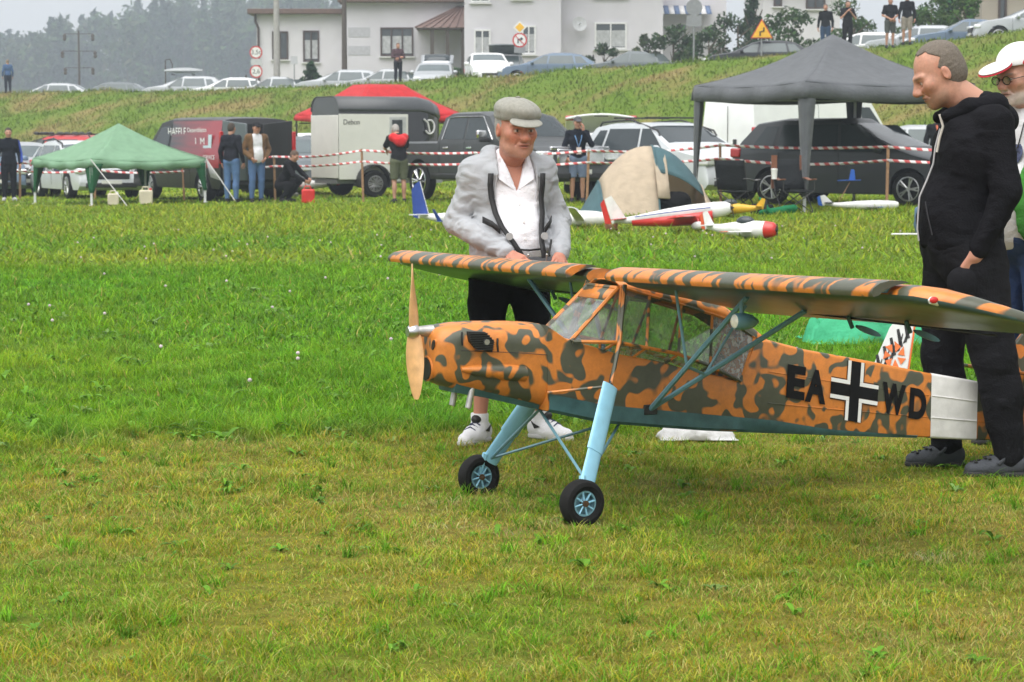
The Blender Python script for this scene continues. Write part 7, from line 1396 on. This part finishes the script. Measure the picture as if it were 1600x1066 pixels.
# crouching man
CR = dict(hipL=(.10,.10,.36), hipR=(-.10,.10,.36), kneeL=(.16,-.28,.45), kneeR=(-.14,-.26,.40), ankL=(.15,.0,.085), ankR=(-.13,.02,.085), waist=(0,.02,.52), chest=(0,-.10,.72), shoL=(.18,-.14,.84), shoR=(-.18,-.14,.84), head=(0,-.24,1.02), elbL=(.24,-.33,.62), wriL=(.12,-.52,.52), elbR=(-.24,-.33,.60), wriR=(-.10,-.52,.48))
bgp('man in black clothes crouching beside the van', 446, 52.3, 70, 1.78, J=CR, top=(.012,.012,.014), bottom=(.012,.012,.014), legs='long', hair=(.10,.06,.04), pitch=.5, hem=.42)
# red hoodie, bent over the pickup bed
c = bgp('grey-haired man with red hood leaning over the pickup bed in shorts', 624, 49.5, 200, 1.74, J=dict(head=(.02,-.20,1.58), shoL=(.18,-.09,1.40), shoR=(-.18,-.09,1.40), chest=(0,-.06,1.27), elbL=(.24,-.25,1.20), wriL=(.15,-.45,1.15), elbR=(-.24,-.25,1.20), wriR=(-.15,-.45,1.15)), top=(.02,.021,.024), sleeve='short', bottom=(.10,.11,.07), legs='shorts', hair=(.34,.33,.31), pitch=.5)
nb = c['nb']; P = []
for s in (-1, 1): P += [C_((s*.12,-.12,nb[2]-.12), (s*.13,.0,nb[2]-.02), .06, .07, k=.04), C_((s*.13,.0,nb[2]-.02), (0,.08,nb[2]-.10), .08, .12, k=.05)]
sdf_obj('red_hood', [sdf(P, .018, fold_noise(.015, 9, 9, 7))], cloth('bright_red', (.55,.02,.025)), c['pr'])
# phone man
c = bgp('man in navy jumper and denim shorts with a hand raised to his face', 902, 48, 8, 1.78, J=dict(elbL=(.27,-.14,1.18), wriL=(.09,-.17,1.46), elbR=(-.27,.05,1.14), wriR=(-.22,-.08,.93)), top=(.012,.014,.022), bottom=(.13,.17,.25), legs='shorts', shoe=(.04,.04,.045), hat=('cap', (.09,.09,.095)), hair=(.2,.19,.18), hands=(((.0,-.1,1), (.6,-.6,.1)), (None, None)))
d = MB(); nb = c['nb']; d.tube([(.09,-.02,nb[2]), (.06,-.14,nb[2]-.14), (.0,-.155,nb[2]-.33), (-.06,-.14,nb[2]-.14), (-.09,-.02,nb[2])], .01, 5); d.build('lanyard', mat('blue_lanyard', (.15,.3,.55), .7), c['pr']); d = MB(); d.box((0,-.165,nb[2]-.40), (.10,.008,.14)); d.build('badge', mat('badge_pink', (.6,.5,.48), .5), c['pr'])
# on the bank
bgp('man in plaid shirt with arms folded on the bank above the trailer', 623, 101.2, 20, 1.76, J=dict(elbL=(.27,-.02,1.13), wriL=(-.02,-.19,1.08), elbR=(-.27,-.02,1.13), wriR=(.03,-.18,1.14)), top=(.085,.05,.06), bottom=(.012,.013,.02), hair=(.1,.07,.05))
bgp('man in black jumper and blue jeans on the bank, left of the pair', 1286, 86.3, -15, 1.78, top=(.010,.011,.013), bottom=(.04,.07,.13), hair=(.12,.09,.07))
bgp('man all in black with raised hands on the bank, right of the pair', 1320, 85.6, 10, 1.84, J=dict(elbL=(.26,-.08,1.13), wriL=(.05,-.22,1.33), elbR=(-.26,-.08,1.13), wriR=(-.08,-.2,1.36)), top=(.010,.010,.012), bottom=(.010,.010,.012), hair=(.05,.04,.03), sleeve='short')
bgp('man in black shirt and grey shorts on the bank with shoulder strap', 1386, 83.4, 5, 1.8, J=dict(elbL=(.26,-.04,1.13), wriL=(.06,-.2,1.0), elbR=(-.27,0,1.13), wriR=(.0,-.2,.98)), top=(.011,.011,.013), sleeve='short', bottom=(.07,.075,.07), legs='shorts', shoe=(.05,.05,.05), hair=(.08,.06,.05))
bgp('man in black jumper and beige shorts on the bank', 1412, 83.2, -10, 1.82, top=(.010,.010,.012), bottom=(.24,.21,.18), legs='shorts', shoe=(.02,.02,.02), hair=(.08,.06,.05))
c = bgp('person in dark jacket with orange trim behind the balding man', 1462, 51.5, 20, 1.84, top=(.012,.013,.016), bottom=(.02,.02,.025), hair=(.12,.08,.05))
for s in (-1, 1): d = MB(); d.tube([(s*.08,-.10,c['nb'][2]), (s*.05,-.165,c['nb'][2]-.25)], .022, 6); d.build('orange_trim', mat('orange_trim', (.65,.16,.08), .7), c['pr'])
# ------------------------------------------------------------------ damp air
hz = MB(); hz.box((0, 390, 26), (900, 830, 72)); ho = link_mesh('haze', hz.mesh('haze'), None); tag(ho, 'thin grey damp air over the whole field', 'haze', kind='stuff')
hm_ = bpy.data.materials.new('haze_air'); hm_.use_nodes = True; nt = hm_.node_tree
for n in list(nt.nodes):
    if n.type == 'BSDF_PRINCIPLED': nt.nodes.remove(n)
pv = nnode(nt, 'ShaderNodeVolumePrincipled'); pv.inputs['Density'].default_value = .0010; pv.inputs['Color'].default_value = (.80,.90,1.,1); pv.inputs['Anisotropy'].default_value = .2
nt.links.new(pv.outputs[0], nt.nodes['Material Output'].inputs['Volume']); ho.data.materials.append(hm_)
